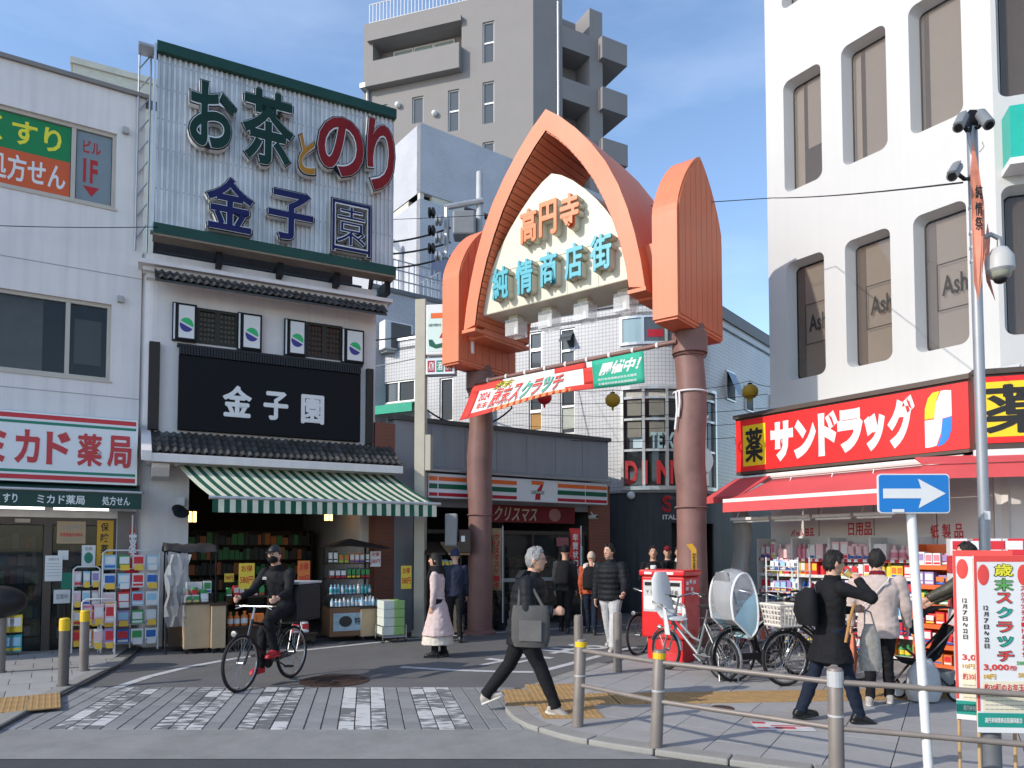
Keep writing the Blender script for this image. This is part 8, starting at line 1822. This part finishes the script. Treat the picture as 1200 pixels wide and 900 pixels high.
def person(label, at, heading, H=1.7, lean=4, legs=((18, 6), (-18, 10)), foot=(0, 0), armR=((.12, .05, -1), (.02, .3, -1)), armL=((-.12, .05, -1), (-.02, .3, -1)), top=C_BLK, low=C_BLK, shoe=C_SHOE, sole=None, puff=False, hem=None, hair='short', hm=H_BLK, yaw=0, pitch=0, glasses=False, skirt=None, seat_z=None, vox=.011, bulk=1.0, grip=(35, 35), collar=None, mask=False, curl=None, lowr=1.0, inner=None, cat='person'):
    k = H / 1.70; F = Frame(at.x, at.y, R_(heading - 90)); z0 = at.z
    t = thing('person', label, cat, F, (0, 0, z0)); FR[t.name] = (F, (0, 0, 0))
    mats_ = [SKIN, top, low, shoe, sole or shoe, skirt[0] if skirt else low, collar or top, inner or top]; b = MB(); V = Vector
    lg = []
    for s, (a, kn) in zip((-1, 1), legs):
        a, kn = R_(a), R_(kn); th = V((0, math.sin(a), -math.cos(a))) * .42; sh = V((0, math.sin(a - kn), -math.cos(a - kn))) * .40; lg.append((s, th, sh))
    hz = max(-(th.z + sh.z) for s, th, sh in lg) + .085 if seat_z is None else seat_z / k
    hip = V((0, 0, hz)); sp = V((0, math.sin(R_(lean)), math.cos(R_(lean)))); fw = V((0, math.cos(R_(lean)), -math.sin(R_(lean)))); rt = V((1, 0, 0))
    b.cur = 2
    joints = {}
    for (s, th, sh), fp in zip(lg, foot):
        h = hip + V((s * .088, 0, 0)); kn = h + th; an = kn + sh; r = lowr
        b.tube([h + V((0, 0, .06)), h.lerp(kn, .3), h.lerp(kn, .75), kn, kn.lerp(an, .3), kn.lerp(an, .8), an + V((0, 0, -.01))], [.098 * r, .092 * r, .072 * r, .064 * r, .064 * r, .055 * r, .058 * r], 12)
        fr = Matrix.Rotation(R_(fp), 3, 'X'); b.cur = 3; so_ = V((s * .012, 0, 0))
        rg = [((-.075, .012), .03, .03), ((-.05, .03), .040, .048), ((0, .035), .042, .055), ((.07, .02), .045, .038), ((.13, .008), .046, .028), ((.175, .0), .032, .018)]
        b.loft([(an + fr @ V((so_.x, y, -.055 + zz)), fr @ V((w_, 0, 0)), fr @ V((0, 0, hh))) for (y, zz), w_, hh in rg], 12)
        b.cur = 4; b.loft([(an + fr @ V((so_.x, y, -.078)), fr @ V((w_, 0, 0)), fr @ V((0, 0, .012))) for y, w_ in ((-.085, .02), (-.06, .042), (.05, .047), (.13, .047), (.185, .022))], 12); b.cur = 2
        joints['ankle%d' % s] = an; joints['knee%d' % s] = kn
    B = bulk; b.cur = 2; b.loft([(hip + V((0, 0, -.09)), rt * .12, V((0, .09, 0))), (hip + V((0, 0, 0)), rt * .168, V((0, .115, 0))), (hip + sp * .1, rt * .155, fw * .105)], 16)
    # torso
    b.cur = 1; prof = [(-.06, .172, .122), (.0, .172, .122), (.08, .160, .114), (.18, .158, .114), (.28, .172, .124), (.38, .185, .124), (.45, .178, .108), (.495, .135, .088), (.525, .075, .07)]
    rg = []
    if puff:
        n = 42
        for i in range(n + 1):
            q = -.08 + .60 * i / n; j = max(m for m in range(len(prof)) if prof[m][0] <= q or m == 0); j = min(j, len(prof) - 2); f = min(1, max(0, (q - prof[j][0]) / (prof[j + 1][0] - prof[j][0]))); w_ = prof[j][1] + (prof[j + 1][1] - prof[j][1]) * f; d_ = prof[j][2] + (prof[j + 1][2] - prof[j][2]) * f
            rip = .016 * abs(math.sin(math.pi * (q + .08) / .085)); rg.append((hip + sp * q, rt * (w_ * B + .012 + rip), fw * (d_ * B + .022 + rip)))
    else: rg = [(hip + sp * q, rt * w_ * B, fw * d_ * B) for q, w_, d_ in prof]
    if hem:
        zh, fl = hem; hb = [(hip + V((0, -.01, -(hz - zh) * q)), rt * (.172 * B + fl * q), V((0, .125 * B + fl * q * .85, 0))) for q in (1, .75, .5, .25, .08)]; rg = hb + rg[1:]
    b.loft(rg, 20)
    if skirt:
        b.cur = 5; m_, zh, fl = skirt; b.loft([(hip + V((0, 0, -(hz - zh) * q)), rt * (.14 + fl * q), V((0, .11 + fl * q * .9, 0))) for q in (1, .6, .2)], 20)
    if inner: b.cur = 7; b.loft([(hip + sp * q + fw * (d_ * B - .0), rt * .055, fw * .035) for q, w_, d_ in prof[2:7]], 10)
    # arms and hands
    shs = {}
    for s, (ue, fe), gp_ in ((1, armR, grip[0]), (-1, armL, grip[1])):
        S = hip + sp * .455 + rt * s * (.175 * B); E = S + V(ue).normalized() * .28; Wp = E + V(fe).normalized() * .245; b.cur = 1; ar_ = (.066 if not puff else .078) * B ** .6
        P, Rr = [], []; n = 14 if puff else 6
        for i in range(n + 1): q = i / n; P.append(S.lerp(E, q)); Rr.append(ar_ * (1 - .18 * q) + (.008 * abs(math.sin(math.pi * q * 4)) if puff else 0))
        b.tube(P, Rr, 12); P, Rr = [], []
        for i in range(n + 1): q = i / n; P.append(E.lerp(Wp, q)); Rr.append(ar_ * (.82 - .20 * q) + (.008 * abs(math.sin(math.pi * q * 3.5)) if puff else 0))
        b.tube(P, Rr, 12); b.ball(S, ar_ * 1.04, nu=12, nv=8); b.ball(E, ar_ * .86, nu=12, nv=8)
        d = (Wp - E).normalized(); nrm = V((-s, 0, 0)) - d * d.dot(V((-s, 0, 0)))          # palm faces the body
        if nrm.length < .2: nrm = V((0, 0, -1)) - d * d.dot(V((0, 0, -1)))
        nrm.normalize(); sd_ = d.cross(nrm).normalized()
        if sd_.y + sd_.z * .3 < 0: sd_ = -sd_
        b.cur = 0; b.tube([Wp - d * .02, Wp + d * .025], .028, 10)
        b.loft([(Wp + d * .01, sd_ * .026, nrm * .018), (Wp + d * .05, sd_ * .038, nrm * .017), (Wp + d * .092, sd_ * .038, nrm * .014)], 10)
        g_ = R_(gp_)
        for fi, (o_, ln) in enumerate(((.028, .072), (.0095, .08), (-.0095, .076), (-.028, .06))):
            A = Wp + d * .085 + sd_ * o_; d1 = d * math.cos(g_) + nrm * math.sin(g_); d2 = d * math.cos(g_ * 2.2) + nrm * math.sin(g_ * 2.2); b.tube([A, A + d1 * ln * .5, A + d1 * ln * .5 + d2 * ln * .5], [.0095, .009, .007], 7)
        A = Wp + d * .03 + sd_ * .03; d1 = (d * .75 + sd_ * .6 + nrm * .3).normalized(); b.tube([A - sd_ * .01, A + d1 * .035, A + d1 * .035 + (d * .8 + nrm * .5).normalized() * .032], [.013, .011, .008], 7); shs[s] = (S, E, Wp + d * .1 + nrm * .02)
    # neck and head
    nb = hip + sp * .50; hd = hip + sp * .60 + fw * .02 + V((0, .012, .098)); b.cur = 0; HM = rotz(yaw) @ Matrix.Rotation(R_(-pitch), 3, 'X')
    b.tube([nb, hd + V((0, -.02, -.06))], [.058, .054], 12); h_ = lambda x, y, z: hd + HM @ V((x, y, z))
    b.ball(hd, .077, .095, .108, 18, 12, HM); b.ball(h_(0, .022, -.058), .058, .066, .056, 14, 10, HM); b.ball(h_(0, .048, -.088), .03, .034, .026, 10, 8, HM)
    b.loft([(h_(0, .088, .022), HM @ V((.007, 0, 0)), HM @ V((0, .008, 0))), (h_(0, .10, -.005), HM @ V((.012, 0, 0)), HM @ V((0, .012, 0))), (h_(0, .104, -.024), HM @ V((.017, 0, 0)), HM @ V((0, .014, 0))), (h_(0, .09, -.034), HM @ V((.012, 0, 0)), HM @ V((0, .01, 0)))], 10)
    for s in (-1, 1): b.ball(h_(s * .077, -.005, -.008), .012, .022, .032, 8, 7, HM)
    if collar: b.cur = 6; b.loft([(hip + sp * .49, rt * .095, fw * .085), (hip + sp * .53 + fw * .01, rt * .088, fw * .085), (hip + sp * .575 + fw * .015, rt * .076, fw * .08)], 14)
    # grow one skin over it
    src = bpy.data.meshes.new('tmp'); src.from_pydata([V(p) * k for p in b.v], [], b.f); src.polygons.foreach_set('material_index', b.m)
    to = bpy.data.objects.new('tmp', src); COL.objects.link(to); rm = to.modifiers.new('r', 'REMESH'); rm.mode = 'VOXEL'; rm.voxel_size = vox; rm.use_smooth_shade = True; sm = to.modifiers.new('s', 'SMOOTH'); sm.iterations = 3; sm.factor = .5
    dg = bpy.context.evaluated_depsgraph_get(); me = bpy.data.meshes.new_from_object(to.evaluated_get(dg)); me.name = 'body'
    bv = BVHTree.FromPolygons([V(p) * k for p in b.v], b.f); bpy.data.objects.remove(to); bpy.data.meshes.remove(src)
    nv = len(me.vertices); co = np.empty(nv * 3); me.vertices.foreach_get('co', co); co = co.reshape(-1, 3); no = np.empty(nv * 3); me.vertices.foreach_get('normal', no); no = no.reshape(-1, 3)
    vm = np.zeros(nv, int); sd = random.random() * 50
    for i in range(nv):
        _, _, fi, _ = bv.find_nearest(co[i]); vm[i] = b.m[fi]
        if b.m[fi] in (1, 2, 5, 7):
            p = co[i]; a = noise.noise(V((p[0] * 7 + sd, p[1] * 7, p[2] * 4 + p[0] * 5))) + .6 * noise.noise(V((p[0] * 16, p[1] * 16 + sd, p[2] * 22))); co[i] += no[i] * a * (.0125 if not puff else .006)
    me.vertices.foreach_set('co', co.ravel()); me.materials.clear()
    for m_ in mats_: me.materials.append(m_)
    for p in me.polygons:
        ms = [vm[v] for v in p.vertices]; p.material_index = int(max(set(ms), key=ms.count))
    me.shade_smooth(); body = bpy.data.objects.new('body', me); COL.objects.link(body); body.parent = t; body.location = (0, 0, 0); FR[body.name] = (F, (0, 0, 0))
    t.location = F.W(0, 0, z0)
    def child(mb, name, m_, smooth=True): mb.v = [tuple(V(p) * k) for p in mb.v]; return mb.build(name, m_, t, smooth=smooth)
    # hair
    def dome(sc, lims, bump_=.006, off=(0, -.006, .008), seed=1):
        mb = MB(); na, ne = 34, 12; vs = []
        for i in range(na):
            a = 2 * math.pi * i / na; f = lims(math.sin(a))            # sin: +1 front, -1 back
            for j in range(ne + 1):
                e = R_(90) + (R_(f) - R_(90)) * j / ne; n_ = noise.noise(V((math.cos(a) * 4.5 + seed, math.sin(a) * 4.5, e * 2.5)))
                s_ = 1 + bump_ * 8 * n_ * (j > 0); vs.append(h_(.077 * sc * s_ * math.cos(e) * math.cos(a) + off[0], .097 * sc * s_ * math.cos(e) * math.sin(a) + off[1], .110 * sc * s_ * math.sin(e) + off[2]))
        n = ne + 1; fs = [(i * n + j, ((i + 1) % na) * n + j, ((i + 1) % na) * n + j + 1, i * n + j + 1) for i in range(na) for j in range(ne)]; mb.add(vs, fs); return mb
    short = lambda q: 38 if q > .75 else (20 if q > .45 else (-5 if q > -.1 else (-38 if q > -.5 else -52)))
    if hair == 'short': o = thick(child(dome(1.11, short, .022, seed=sd), 'hair', hm), -.012)
    elif hair == 'long':
        thick(child(dome(1.10, lambda q: 40 if q > .8 else (10 if q > .5 else -50), .008, seed=sd), 'hair', hm), -.012)
        mb = MB(); mb.loft([(h_(0, -.05, .03), HM @ V((.085, 0, 0)), HM @ V((0, .06, 0))), (h_(0, -.06, -.08), HM @ V((.095, 0, 0)), HM @ V((0, .06, 0))), (h_(0, -.075, -.22), HM @ V((.10, 0, 0)), HM @ V((0, .05, 0))), (h_(0, -.09, -.34), HM @ V((.07, 0, 0)), HM @ V((0, .03, 0)))], 14); child(mb, 'hair', hm)
    elif hair == 'beanie':
        thick(child(dome(1.14, lambda q: 12 if q > .2 else -12, .004, (0, -.004, .018), sd), 'beanie', hm), -.015)
    elif hair == 'hood': thick(child(dome(1.32, lambda q: 45 if q > .75 else (-10 if q > .2 else -75), .01, (0, -.02, 0), sd), 'hood', hm), -.02)
    elif hair == 'cap':
        thick(child(dome(1.12, lambda q: 18 if q > .2 else 0, .002, (0, -.004, .012), sd), 'cap', hm), -.012); thick(child(dome(1.06, lambda q: 20 if q > .3 else (-5 if q > -.1 else -45), .01, seed=sd), 'hair', H_BLK), -.008)
        mb = MB(); mb.loft([(h_(0, .075, .045), HM @ V((.07, 0, 0)), HM @ V((0, .012, .005))), (h_(0, .15, .028), HM @ V((.05, 0, 0)), HM @ V((0, .012, .004)))], 12); child(mb, 'peak', hm)
    # face
    for s in (-1, 1):
        child(MB().ball(h_(s * .030, .084, .012), .011, .008, .0055, 10, 6, HM), 'eye', M_INK); child(MB().obox(h_(s * .031, .092, .034), (.028, .008, .006), HM), 'eyebrow', hm if hair in ('short', 'long') else H_BLK)
    if not mask: child(MB().ball(h_(0, .088, -.058), .022, .007, .005, 10, 6, HM), 'mouth', mat('lips', (.36, .13, .11), .5))
    else: child(MB().ball(h_(0, .038, -.045), .07, .078, .06, 14, 10, HM), 'face_mask', C_BLK)
    if glasses:
        g = MB()
        for s in (-1, 1):
            P = [h_(s * (.031 + .0) + .024 * math.cos(a), .108, .008 + .019 * math.sin(a)) for a in [2 * math.pi * i / 14 for i in range(15)]]; g.tube(P, .0022, 5); g.tube([h_(s * .055, .106, .012), h_(s * .078, .0, .012)], .0022, 5)
        g.tube([h_(-.008, .11, .012), h_(.008, .11, .012)], .0022, 5); child(g, 'glasses', M_INK)
    return t, F, {kk: tuple(tuple(p * k) for p in vv) for kk, vv in shs.items()}, tuple(hd * k), hz * k, joints
def loc(F, z0, p): return F.W(p[0], p[1], p[2] + z0)

# grey haired man crossing with a grey tote
a = G(614, 834, .04); t, F, sh, hd, hz, _ = person('grey haired man in black puffer jacket and glasses striding past the guard rail', a, -12, 1.72, 9, ((-24, 14), (26, 4)), (24, -16), armR=((.35, .10, -1), (-.1, 1.0, .02)), armL=((-.15, -.35, -1), (0, .15, -1)), top=C_PUF, low=C_BLK, shoe=C_SNK, sole=C_SOLE, puff=True, hem=(.68, .03), hair='short', hm=H_GREY, glasses=True, yaw=-4, pitch=2, vox=.009, bulk=1.18, grip=(60, 30), collar=C_PUF, lowr=1.12)
M_TOTE = cloth('tote_grey', (.085, .082, .08), .75); M_TOTE2 = cloth('tote_grey_light', (.13, .125, .12), .75)
S_ = Vector(sh[1][0]); dy_ = S_.y + .06; MB().loft([((0, .0, 1.28), (.10, 0, 0), (0, .05, 0)), ((0, -.01, 1.36), (.14, 0, 0), (0, .08, 0)), ((0, .03, 1.43), (.11, 0, 0), (0, .07, 0))], 14).build('hood', C_PUF, t, smooth=True); dx_ = S_.x + .12
tb = thing('tote_bag', 'large dark grey tote bag under the arm of the grey haired man', 'bag', F, (.30, .02, a.z)); FR[tb.name] = (F, (0, 0, 0)); tb.location = F.W(0, 0, a.z)
MB().loft([((dx_, dy_, .70), (.0, .165, 0), (.05, 0, 0)), ((dx_ + .01, dy_, .78), (.0, .19, 0), (.065, 0, 0)), ((dx_ + .01, dy_, .98), (0, .19, 0), (.055, 0, 0)), ((dx_, dy_, 1.10), (0, .175, 0), (.025, 0, 0))], 20).build('body', M_TOTE, tb, smooth=True); MB().box(dx_ + .066, dx_ + .076, dy_ - .1, dy_ + .12, .76, .96).build('pocket', M_TOTE2, tb, bevel=.005)
MB().tube([(dx_, dy_ - .12, 1.09), (S_.x + .05, S_.y - .06, S_.z - .02), (S_.x - .02, S_.y, S_.z + .085), (S_.x + .05, S_.y + .06, S_.z - .02), (dx_, dy_ + .12, 1.09)], .014, 8, flat=.4).build('strap', M_TOTE, tb)
# woman in pale pink coat
a = G(513, 770); t, F, sh, hd, hz, _ = person('woman in long pale pink coat with black scarf facing the tea shop', a, 172, 1.60, 2, ((3, 2), (-4, 4)), armR=((.12, .02, -1), (.0, .12, -1)), armL=((-.12, .02, -1), (0, .12, -1)), top=C_PINK, low=C_BLK, shoe=C_SHOE, hem=(.37, .16), hair='long', skirt=(C_CREAM, .22, .17), yaw=6, vox=.011, collar=C_BLK)
sc_ = thing('black_scarf', 'thick black scarf hanging over the pale pink coat', 'scarf', F, (0, 0, a.z + 1.3)); FR[sc_.name] = (F, (0, 0, 0)); sc_.location = F.W(0, 0, a.z); k = 1.6 / 1.7
MB().loft([((0, .0, 1.30), (.13, 0, 0), (0, .12, 0)), ((0, .015, 1.36), (.135, 0, 0), (0, .125, 0)), ((0, .02, 1.42), (.10, 0, 0), (0, .105, 0))], 16).build('wrap', C_BLK, sc_, smooth=True)
for x in (-.06, .05): MB().loft([((x, .15, .80), (.05, 0, 0), (0, .018, 0)), ((x, .155, 1.0), (.055, 0, 0), (0, .02, 0)), ((x * .9, .15, 1.2), (.055, 0, 0), (0, .03, 0)), ((x * .7, .10, 1.36), (.05, 0, 0), (0, .04, 0))], 12).build('end', C_BLK, sc_, smooth=True)
MB().loft([((.17, -.02, .90), (.04, 0, 0), (0, .06, 0)), ((.19, -.02, 1.1), (.035, 0, 0), (0, .06, 0)), ((.14, -.02, 1.32), (.05, 0, 0), (0, .06, 0))], 12).build('end', C_BLK, sc_, smooth=True)
person('person with dark blue hat and navy coat behind the pink coated woman', G(533, 752), 95, 1.66, 3, ((8, 4), (-8, 6)), top=cloth('coat_navy', (.025, .03, .05)), low=C_BLK, hair='beanie', hm=cloth('hat_blue', (.03, .04, .08)), vox=.014)
# cyclist
fwd = Vector((math.cos(R_(CYA)), math.sin(R_(CYA)), 0)); c = CYF.o - fwd * .29
t, F, sh, hd, hz, _ = person('masked cyclist in black cap and dark jacket riding a bicycle', Vector((c.x, c.y, 0)), CYA, 1.70, 14, ((74, 92), (44, 42)), (0, 0), armR=((.30, .62, -.85), (.05, 1, -.28)), armL=((-.34, .62, -.85), (-.05, 1, -.28)), top=cloth('jacket_dark', (.014, .014, .016), .7), low=C_BLK, shoe=C_RED, hair='cap', hm=mat('cap_black', (.015, .016, .02), .5), mask=True, seat_z=.93, vox=.01, grip=(55, 55), collar=C_BLK, bulk=1.04)
for p_, w_ in ((( .07, .135, 1.25), .05), ((.07, .137, 1.23), .06)): MB().obox((p_[0] * 1.0, p_[1] + .145, p_[2] + .08), (w_, .004, .008)).build('jacket_print', M_WHT, t)
# man in black puffer pushing a bicycle
a = G(716, 762); person('young man in black puffer jacket and light grey trousers pushing a bicycle', a, 243, 1.76, 3, ((14, 4), (-12, 12)), (0, 8), armR=((.14, .0, -1), (.0, .2, -1)), armL=((-.30, .20, -1), (-.15, .75, -.55)), top=C_PUF, low=C_GREY, shoe=C_SNK, puff=True, hair='short', yaw=-22, vox=.011, bulk=1.1, collar=C_PUF, grip=(25, 60), lowr=1.2)
# walkers seen from behind
def backpack(label, F, z0, k, m, w_=.15, d=.09):
    b_ = thing('backpack', label, 'backpack', F, (0, -.2, z0 + 1.2)); FR[b_.name] = (F, (0, 0, 0)); b_.location = F.W(0, 0, z0); y = -.19
    MB().loft([((0, y, .93 * k), (w_ * .9, 0, 0), (0, d * .8, 0)), ((0, y - .01, 1.0 * k), (w_, 0, 0), (0, d, 0)), ((0, y - .005, 1.25 * k), (w_, 0, 0), (0, d, 0)), ((0, y + .02, 1.38 * k), (w_ * .8, 0, 0), (0, d * .7, 0)), ((0, y + .04, 1.42 * k), (w_ * .4, 0, 0), (0, d * .3, 0))], 18).build('bag', m, b_, smooth=True); MB().loft([((0, y - d, .98 * k), (w_ * .75, 0, 0), (0, .03, 0)), ((0, y - d - .01, 1.1 * k), (w_ * .78, 0, 0), (0, .035, 0)), ((0, y - d + .005, 1.2 * k), (w_ * .7, 0, 0), (0, .02, 0))], 14).build('pocket', m, b_, smooth=True)
    for s in (-1, 1): MB().tube([(s * .09, y + .06, 1.38 * k), (s * .11, -.02, 1.475 * k), (s * .115, .14, 1.36 * k), (s * .12, .10, 1.1 * k), (s * .13, -.1, 1.0 * k)], .02, 8, flat=.4).build('strap', m, b_, smooth=True)
    return b_
a = G(662, 741); t, F, *_ = person('walker in black coat with black backpack beside the red store flag', a, 78, 1.74, 2, ((14, 4), (-14, 12)), top=C_CHAR, low=C_BLK, hair='beanie', hm=C_BLK, vox=.013); backpack('black backpack worn by the walker in black coat', F, a.z, 1.74 / 1.7, C_BLK)
a = G(693, 743); t, F, *_ = person('walker in rust orange jacket and beige beanie seen from behind', a, 75, 1.60, 2, ((10, 4), (-10, 10)), top=C_ORNG, low=C_NAVY, hair='beanie', hm=C_BEAN, vox=.012, bulk=1.1); bp_ = backpack('black backpack with pale straps on the rust orange jacket', F, a.z, 1.6 / 1.7, C_BLK, .14)
for s in (-1, 1): MB().loft([((s * .10, -.09, 1.30), (.05, 0, 0), (0, .045, 0)), ((s * .10, -.03, 1.375), (.05, 0, 0), (0, .06, 0)), ((s * .07, .0, 1.40), (.03, 0, 0), (0, .04, 0))], 10).build('pale_strap', C_CREAM, bp_, smooth=True)
person('walker in grey hooded coat between the beanie wearer and the puffer man', G(713, 735), 80, 1.62, 2, ((8, 4), (-8, 6)), top=C_GFUR, low=C_BLK, hair='hood', hm=C_GFUR, vox=.015, bulk=1.1)
# group coming out of the side street
person('young man in black jacket over white shirt coming down the side street', G(766, 743), 262, 1.73, 3, ((14, 4), (-10, 8)), top=C_BLK, low=C_BLK, inner=C_WHITE, vox=.013, armR=((.2, .15, -1), (-.2, .7, .5)))
person('person in dark red cap behind the white shirted man', G(783, 737), 260, 1.72, 3, ((8, 4), (-8, 6)), top=C_BLK, low=C_BLK, hair='cap', hm=C_WINE, vox=.015)
person('man in black coat with pale fleece collar beside the arch post', G(797, 742), 255, 1.72, 3, ((8, 4), (-8, 6)), top=C_BLK, low=C_NAVY, inner=cloth('knit_olive', (.10, .09, .06)), collar=C_CREAM, vox=.014, armR=((.2, .15, -1), (-.3, .8, .1)))
# man in black coat eating
a = G(975, 846, SWZ); t, F, sh, hd, hz, _ = person('man in long black coat and glasses drinking in front of the drugstore', a, 4, 1.63, 2, ((-17, 6), (19, 6)), (8, -10), armR=((.35, .7, -.25), (-.75, -.1, .65)), armL=((-.2, .35, -.9), (.15, 1, .05)), top=C_BLK, low=C_NAVY, hem=(.60, .085), hair='short', glasses=True, yaw=-5, pitch=8, vox=.0095, bulk=1.08, collar=cloth('fur_black', (.012, .012, .013), .95, bump=.6, bs=90), grip=(60, 60), lowr=1.0)
hp = Vector(sh[1][2]); cp = thing('drink_cup', 'small yellow cup held to the mouth of the black coated man', 'cup', F, tuple(hp)); FR[cp.name] = (F, (0, 0, 0)); cp.location = F.W(0, 0, a.z); MB().tube([hp + Vector((-.01, -.02, -.01)), hp + Vector((-.02, -.06, .03))], [.028, .034], 14).build('body', mat('cup_yellow', (.62, .42, .10), .5), cp, smooth=True); MB().tube([hp + Vector((-.02, -.061, .031)), hp + Vector((-.021, -.066, .035))], .036, 14).build('rim', M_WHT, cp)
bg_ = thing('canvas_tote', 'pale patterned canvas tote bag hanging from the black coated arm', 'bag', F, (.05, .3, .5)); FR[bg_.name] = (F, (0, 0, 0)); bg_.location = F.W(0, 0, a.z); w0 = Vector(sh[-1][2]); cx, cy = w0.x + .16, w0.y - .04
MB().loft([((cx, cy, .48), (.04, 0, 0), (0, .10, 0)), ((cx, cy, .56), (.05, 0, 0), (0, .115, 0)), ((cx, cy, .78), (.04, 0, 0), (0, .10, 0)), ((cx, cy, .92), (.02, 0, 0), (0, .05, 0))], 16).build('body', mat('canvas', (.36, .33, .29), .85, var=.3, scale=26), bg_, smooth=True)
for s in (-1, 1): MB().tube([(cx, cy + s * .05, .90), (cx - .03, cy + s * .03, 1.03), (w0.x, w0.y, w0.z)], .008, 6).build('handle', mat('canvas', 0), bg_)
MB().tube([(.24, .02, .78), (.245, .06, 0.98), (.18, .14, 1.12)], .014, 8).build('strap', mat('tan_strap', (.38, .19, .06), .5), bg_)
dk = thing('backpack', 'black backpack on the back of the black coated man', 'backpack', F, (0, -.2, 1.1)); FR[dk.name] = (F, (0, 0, 0)); dk.location = F.W(0, 0, a.z); MB().loft([((.02, -.23, .92), (.14, 0, 0), (0, .07, 0)), ((.02, -.25, 1.05), (.16, 0, 0), (0, .10, 0)), ((.02, -.24, 1.2), (.14, 0, 0), (0, .08, 0)), ((.02, -.21, 1.27), (.08, 0, 0), (0, .03, 0))], 16).build('bag', C_BLK, dk, smooth=True)
# man in beige fleece
a = G(1031, 825, SWZ); t, F, sh, hd, hz, _ = person('man in beige fleece jacket and wine red scarf facing the drugstore shelves', a, 62, 1.62, 3, ((-6, 4), (10, 6)), (0, -4), armR=((.22, .10, -1), (.05, .45, -1)), armL=((-.22, .05, -1), (-.02, .2, -1)), top=C_FLEECE, low=C_BLK, shoe=C_SNK, sole=C_SOLE, hair='short', yaw=-10, vox=.01, bulk=1.24, collar=C_WINE, hem=(.74, .0))
MB().tube([(-.17, -.155, 1.0), (-.02, -.16, 1.17), (.10, -.12, 1.30), (.12, -.03, 1.35)], .013, 8, flat=.4).build('cross_strap', M_WHT, t)
ob = thing('orange_bag', 'coral orange cloth bag hanging from the hand of the fleece wearer', 'bag', F, (-.25, .1, .4)); FR[ob.name] = (F, (0, 0, 0)); ob.location = F.W(0, 0, a.z); h0 = Vector(sh[-1][2])
MB().loft([((h0.x, h0.y, h0.z - .48), (.02, 0, 0), (0, .03, 0)), ((h0.x - .02, h0.y, h0.z - .36), (.05, 0, 0), (0, .10, 0)), ((h0.x, h0.y, h0.z - .22), (.045, 0, 0), (0, .12, 0)), ((h0.x, h0.y, h0.z - .1), (.03, 0, 0), (0, .06, 0)), ((h0.x, h0.y, h0.z + .02), (.012, 0, 0), (0, .02, 0))], 14).build('body', cloth('bag_coral', (.62, .20, .12), .7), ob, smooth=True)
# person in olive jacket behind the posters and the pushchair
a = G(1150, 812, SWZ); t, F, sh, hd, hz, _ = person('person in olive padded jacket reaching to the pushchair behind the posters', a, 150, 1.70, 8, ((6, 4), (-6, 6)), top=C_OLIVE, low=cloth('trousers_stone', (.30, .27, .22)), shoe=C_SNK, puff=True, hair='short', vox=.012, bulk=1.1, armL=((-.1, .85, -.6), (0, .9, -.55)), armR=((.15, .7, -.8), (0, .9, -.6)))
c = G(1082, 816, SWZ); FPu = Frame(c.x, c.y, R_(160))
st_ = thing('pushchair', 'black folding pushchair with deep hood beside the beige fleece wearer', 'pushchair', FPu, (0, 0, SWZ)); FR[st_.name] = (FPu, (0, 0, 0))
for x, r in ((.28, .085), (-.28, .10)):
    for y in (-.24, .24): o = MB().ring((x, y, r), r - .018, .018, n=20, k=6).build('wheel', M_TYRE, st_, smooth=True); MB().lathe([(r - .03, -.012), (r - .03, .012)], (x, y, r), 16, 'y').build('rim', M_BKS, o)
fr_ = MB()
for y in (-.22, .22): fr_.tube([(.28, y, .09), (.0, y, .45), (-.28, y, .78), (-.42, y, .98)], .013, 8); fr_.tube([(-.28, y, .10), (.05, y, .42), (.2, y, .55)], .012, 8)
fr_.tube([(-.42, -.22, .98), (-.46, 0, 1.0), (-.42, .22, .98)], .014, 8); fr_.build('frame', M_BKB, st_)
MB().loft([((.25, 0, .40), (0, .19, 0), (.03, 0, .03)), ((.02, 0, .36), (0, .20, 0), (.03, 0, .05)), ((-.12, 0, .48), (0, .20, 0), (.05, 0, .03)), ((-.26, 0, .80), (0, .19, 0), (.04, 0, .01))], 16).build('seat', C_BLK, st_, smooth=True)
rg = []
for q in range(7): a_ = R_(10 + 22 * q); rg.append(((-.22 + .36 * math.cos(a_) * .9, 0, .66 + .34 * math.sin(a_)), (0, .22, 0), (-.03 * math.sin(a_), 0, .03 * math.cos(a_))))
MB().loft(rg, 16).build('hood', C_BLK, st_, smooth=True); MB().loft([((-.1, 0, .16), (.2, 0, 0), (0, .18, 0)), ((-.1, 0, .30), (.22, 0, 0), (0, .19, 0))], 14).build('basket', C_GFUR, st_, smooth=True)
q = FPu.W(-.5, -.05, 0); g = MB(); g.loft([((0, 0, .42), (.05, 0, 0), (0, .17, 0)), ((0, 0, .5), (.07, 0, 0), (0, .19, 0)), ((0, 0, .78), (.03, 0, 0), (0, .10, 0)), ((0, 0, .98), (.01, 0, 0), (0, .02, 0))], 14)
solo(g, 'shopping_bag', cloth('bag_slate', (.07, .07, .075), .7), 'slate grey shopping bag hanging from the pushchair handle', 'bag', Frame(q.x, q.y, R_(160)), (0, 0, 0), smooth=True).location.z = SWZ
q = FPu.W(.05, .33, 0); g = MB(); g.loft([((0, 0, .02), (.16, 0, 0), (0, .12, 0)), ((0, 0, .1), (.2, 0, 0), (0, .14, 0)), ((0, 0, .32), (.18, 0, 0), (0, .10, 0)), ((0.02, 0, .46), (.08, 0, 0), (0, .03, 0))], 14)
solo(g, 'paper_bag', cloth('bag_pale_grey', (.42, .42, .42), .6), 'pale grey shopping sack on the ground beside the pushchair', 'bag', Frame(q.x, q.y, R_(10)), (0, 0, 0), smooth=True).location.z = SWZ
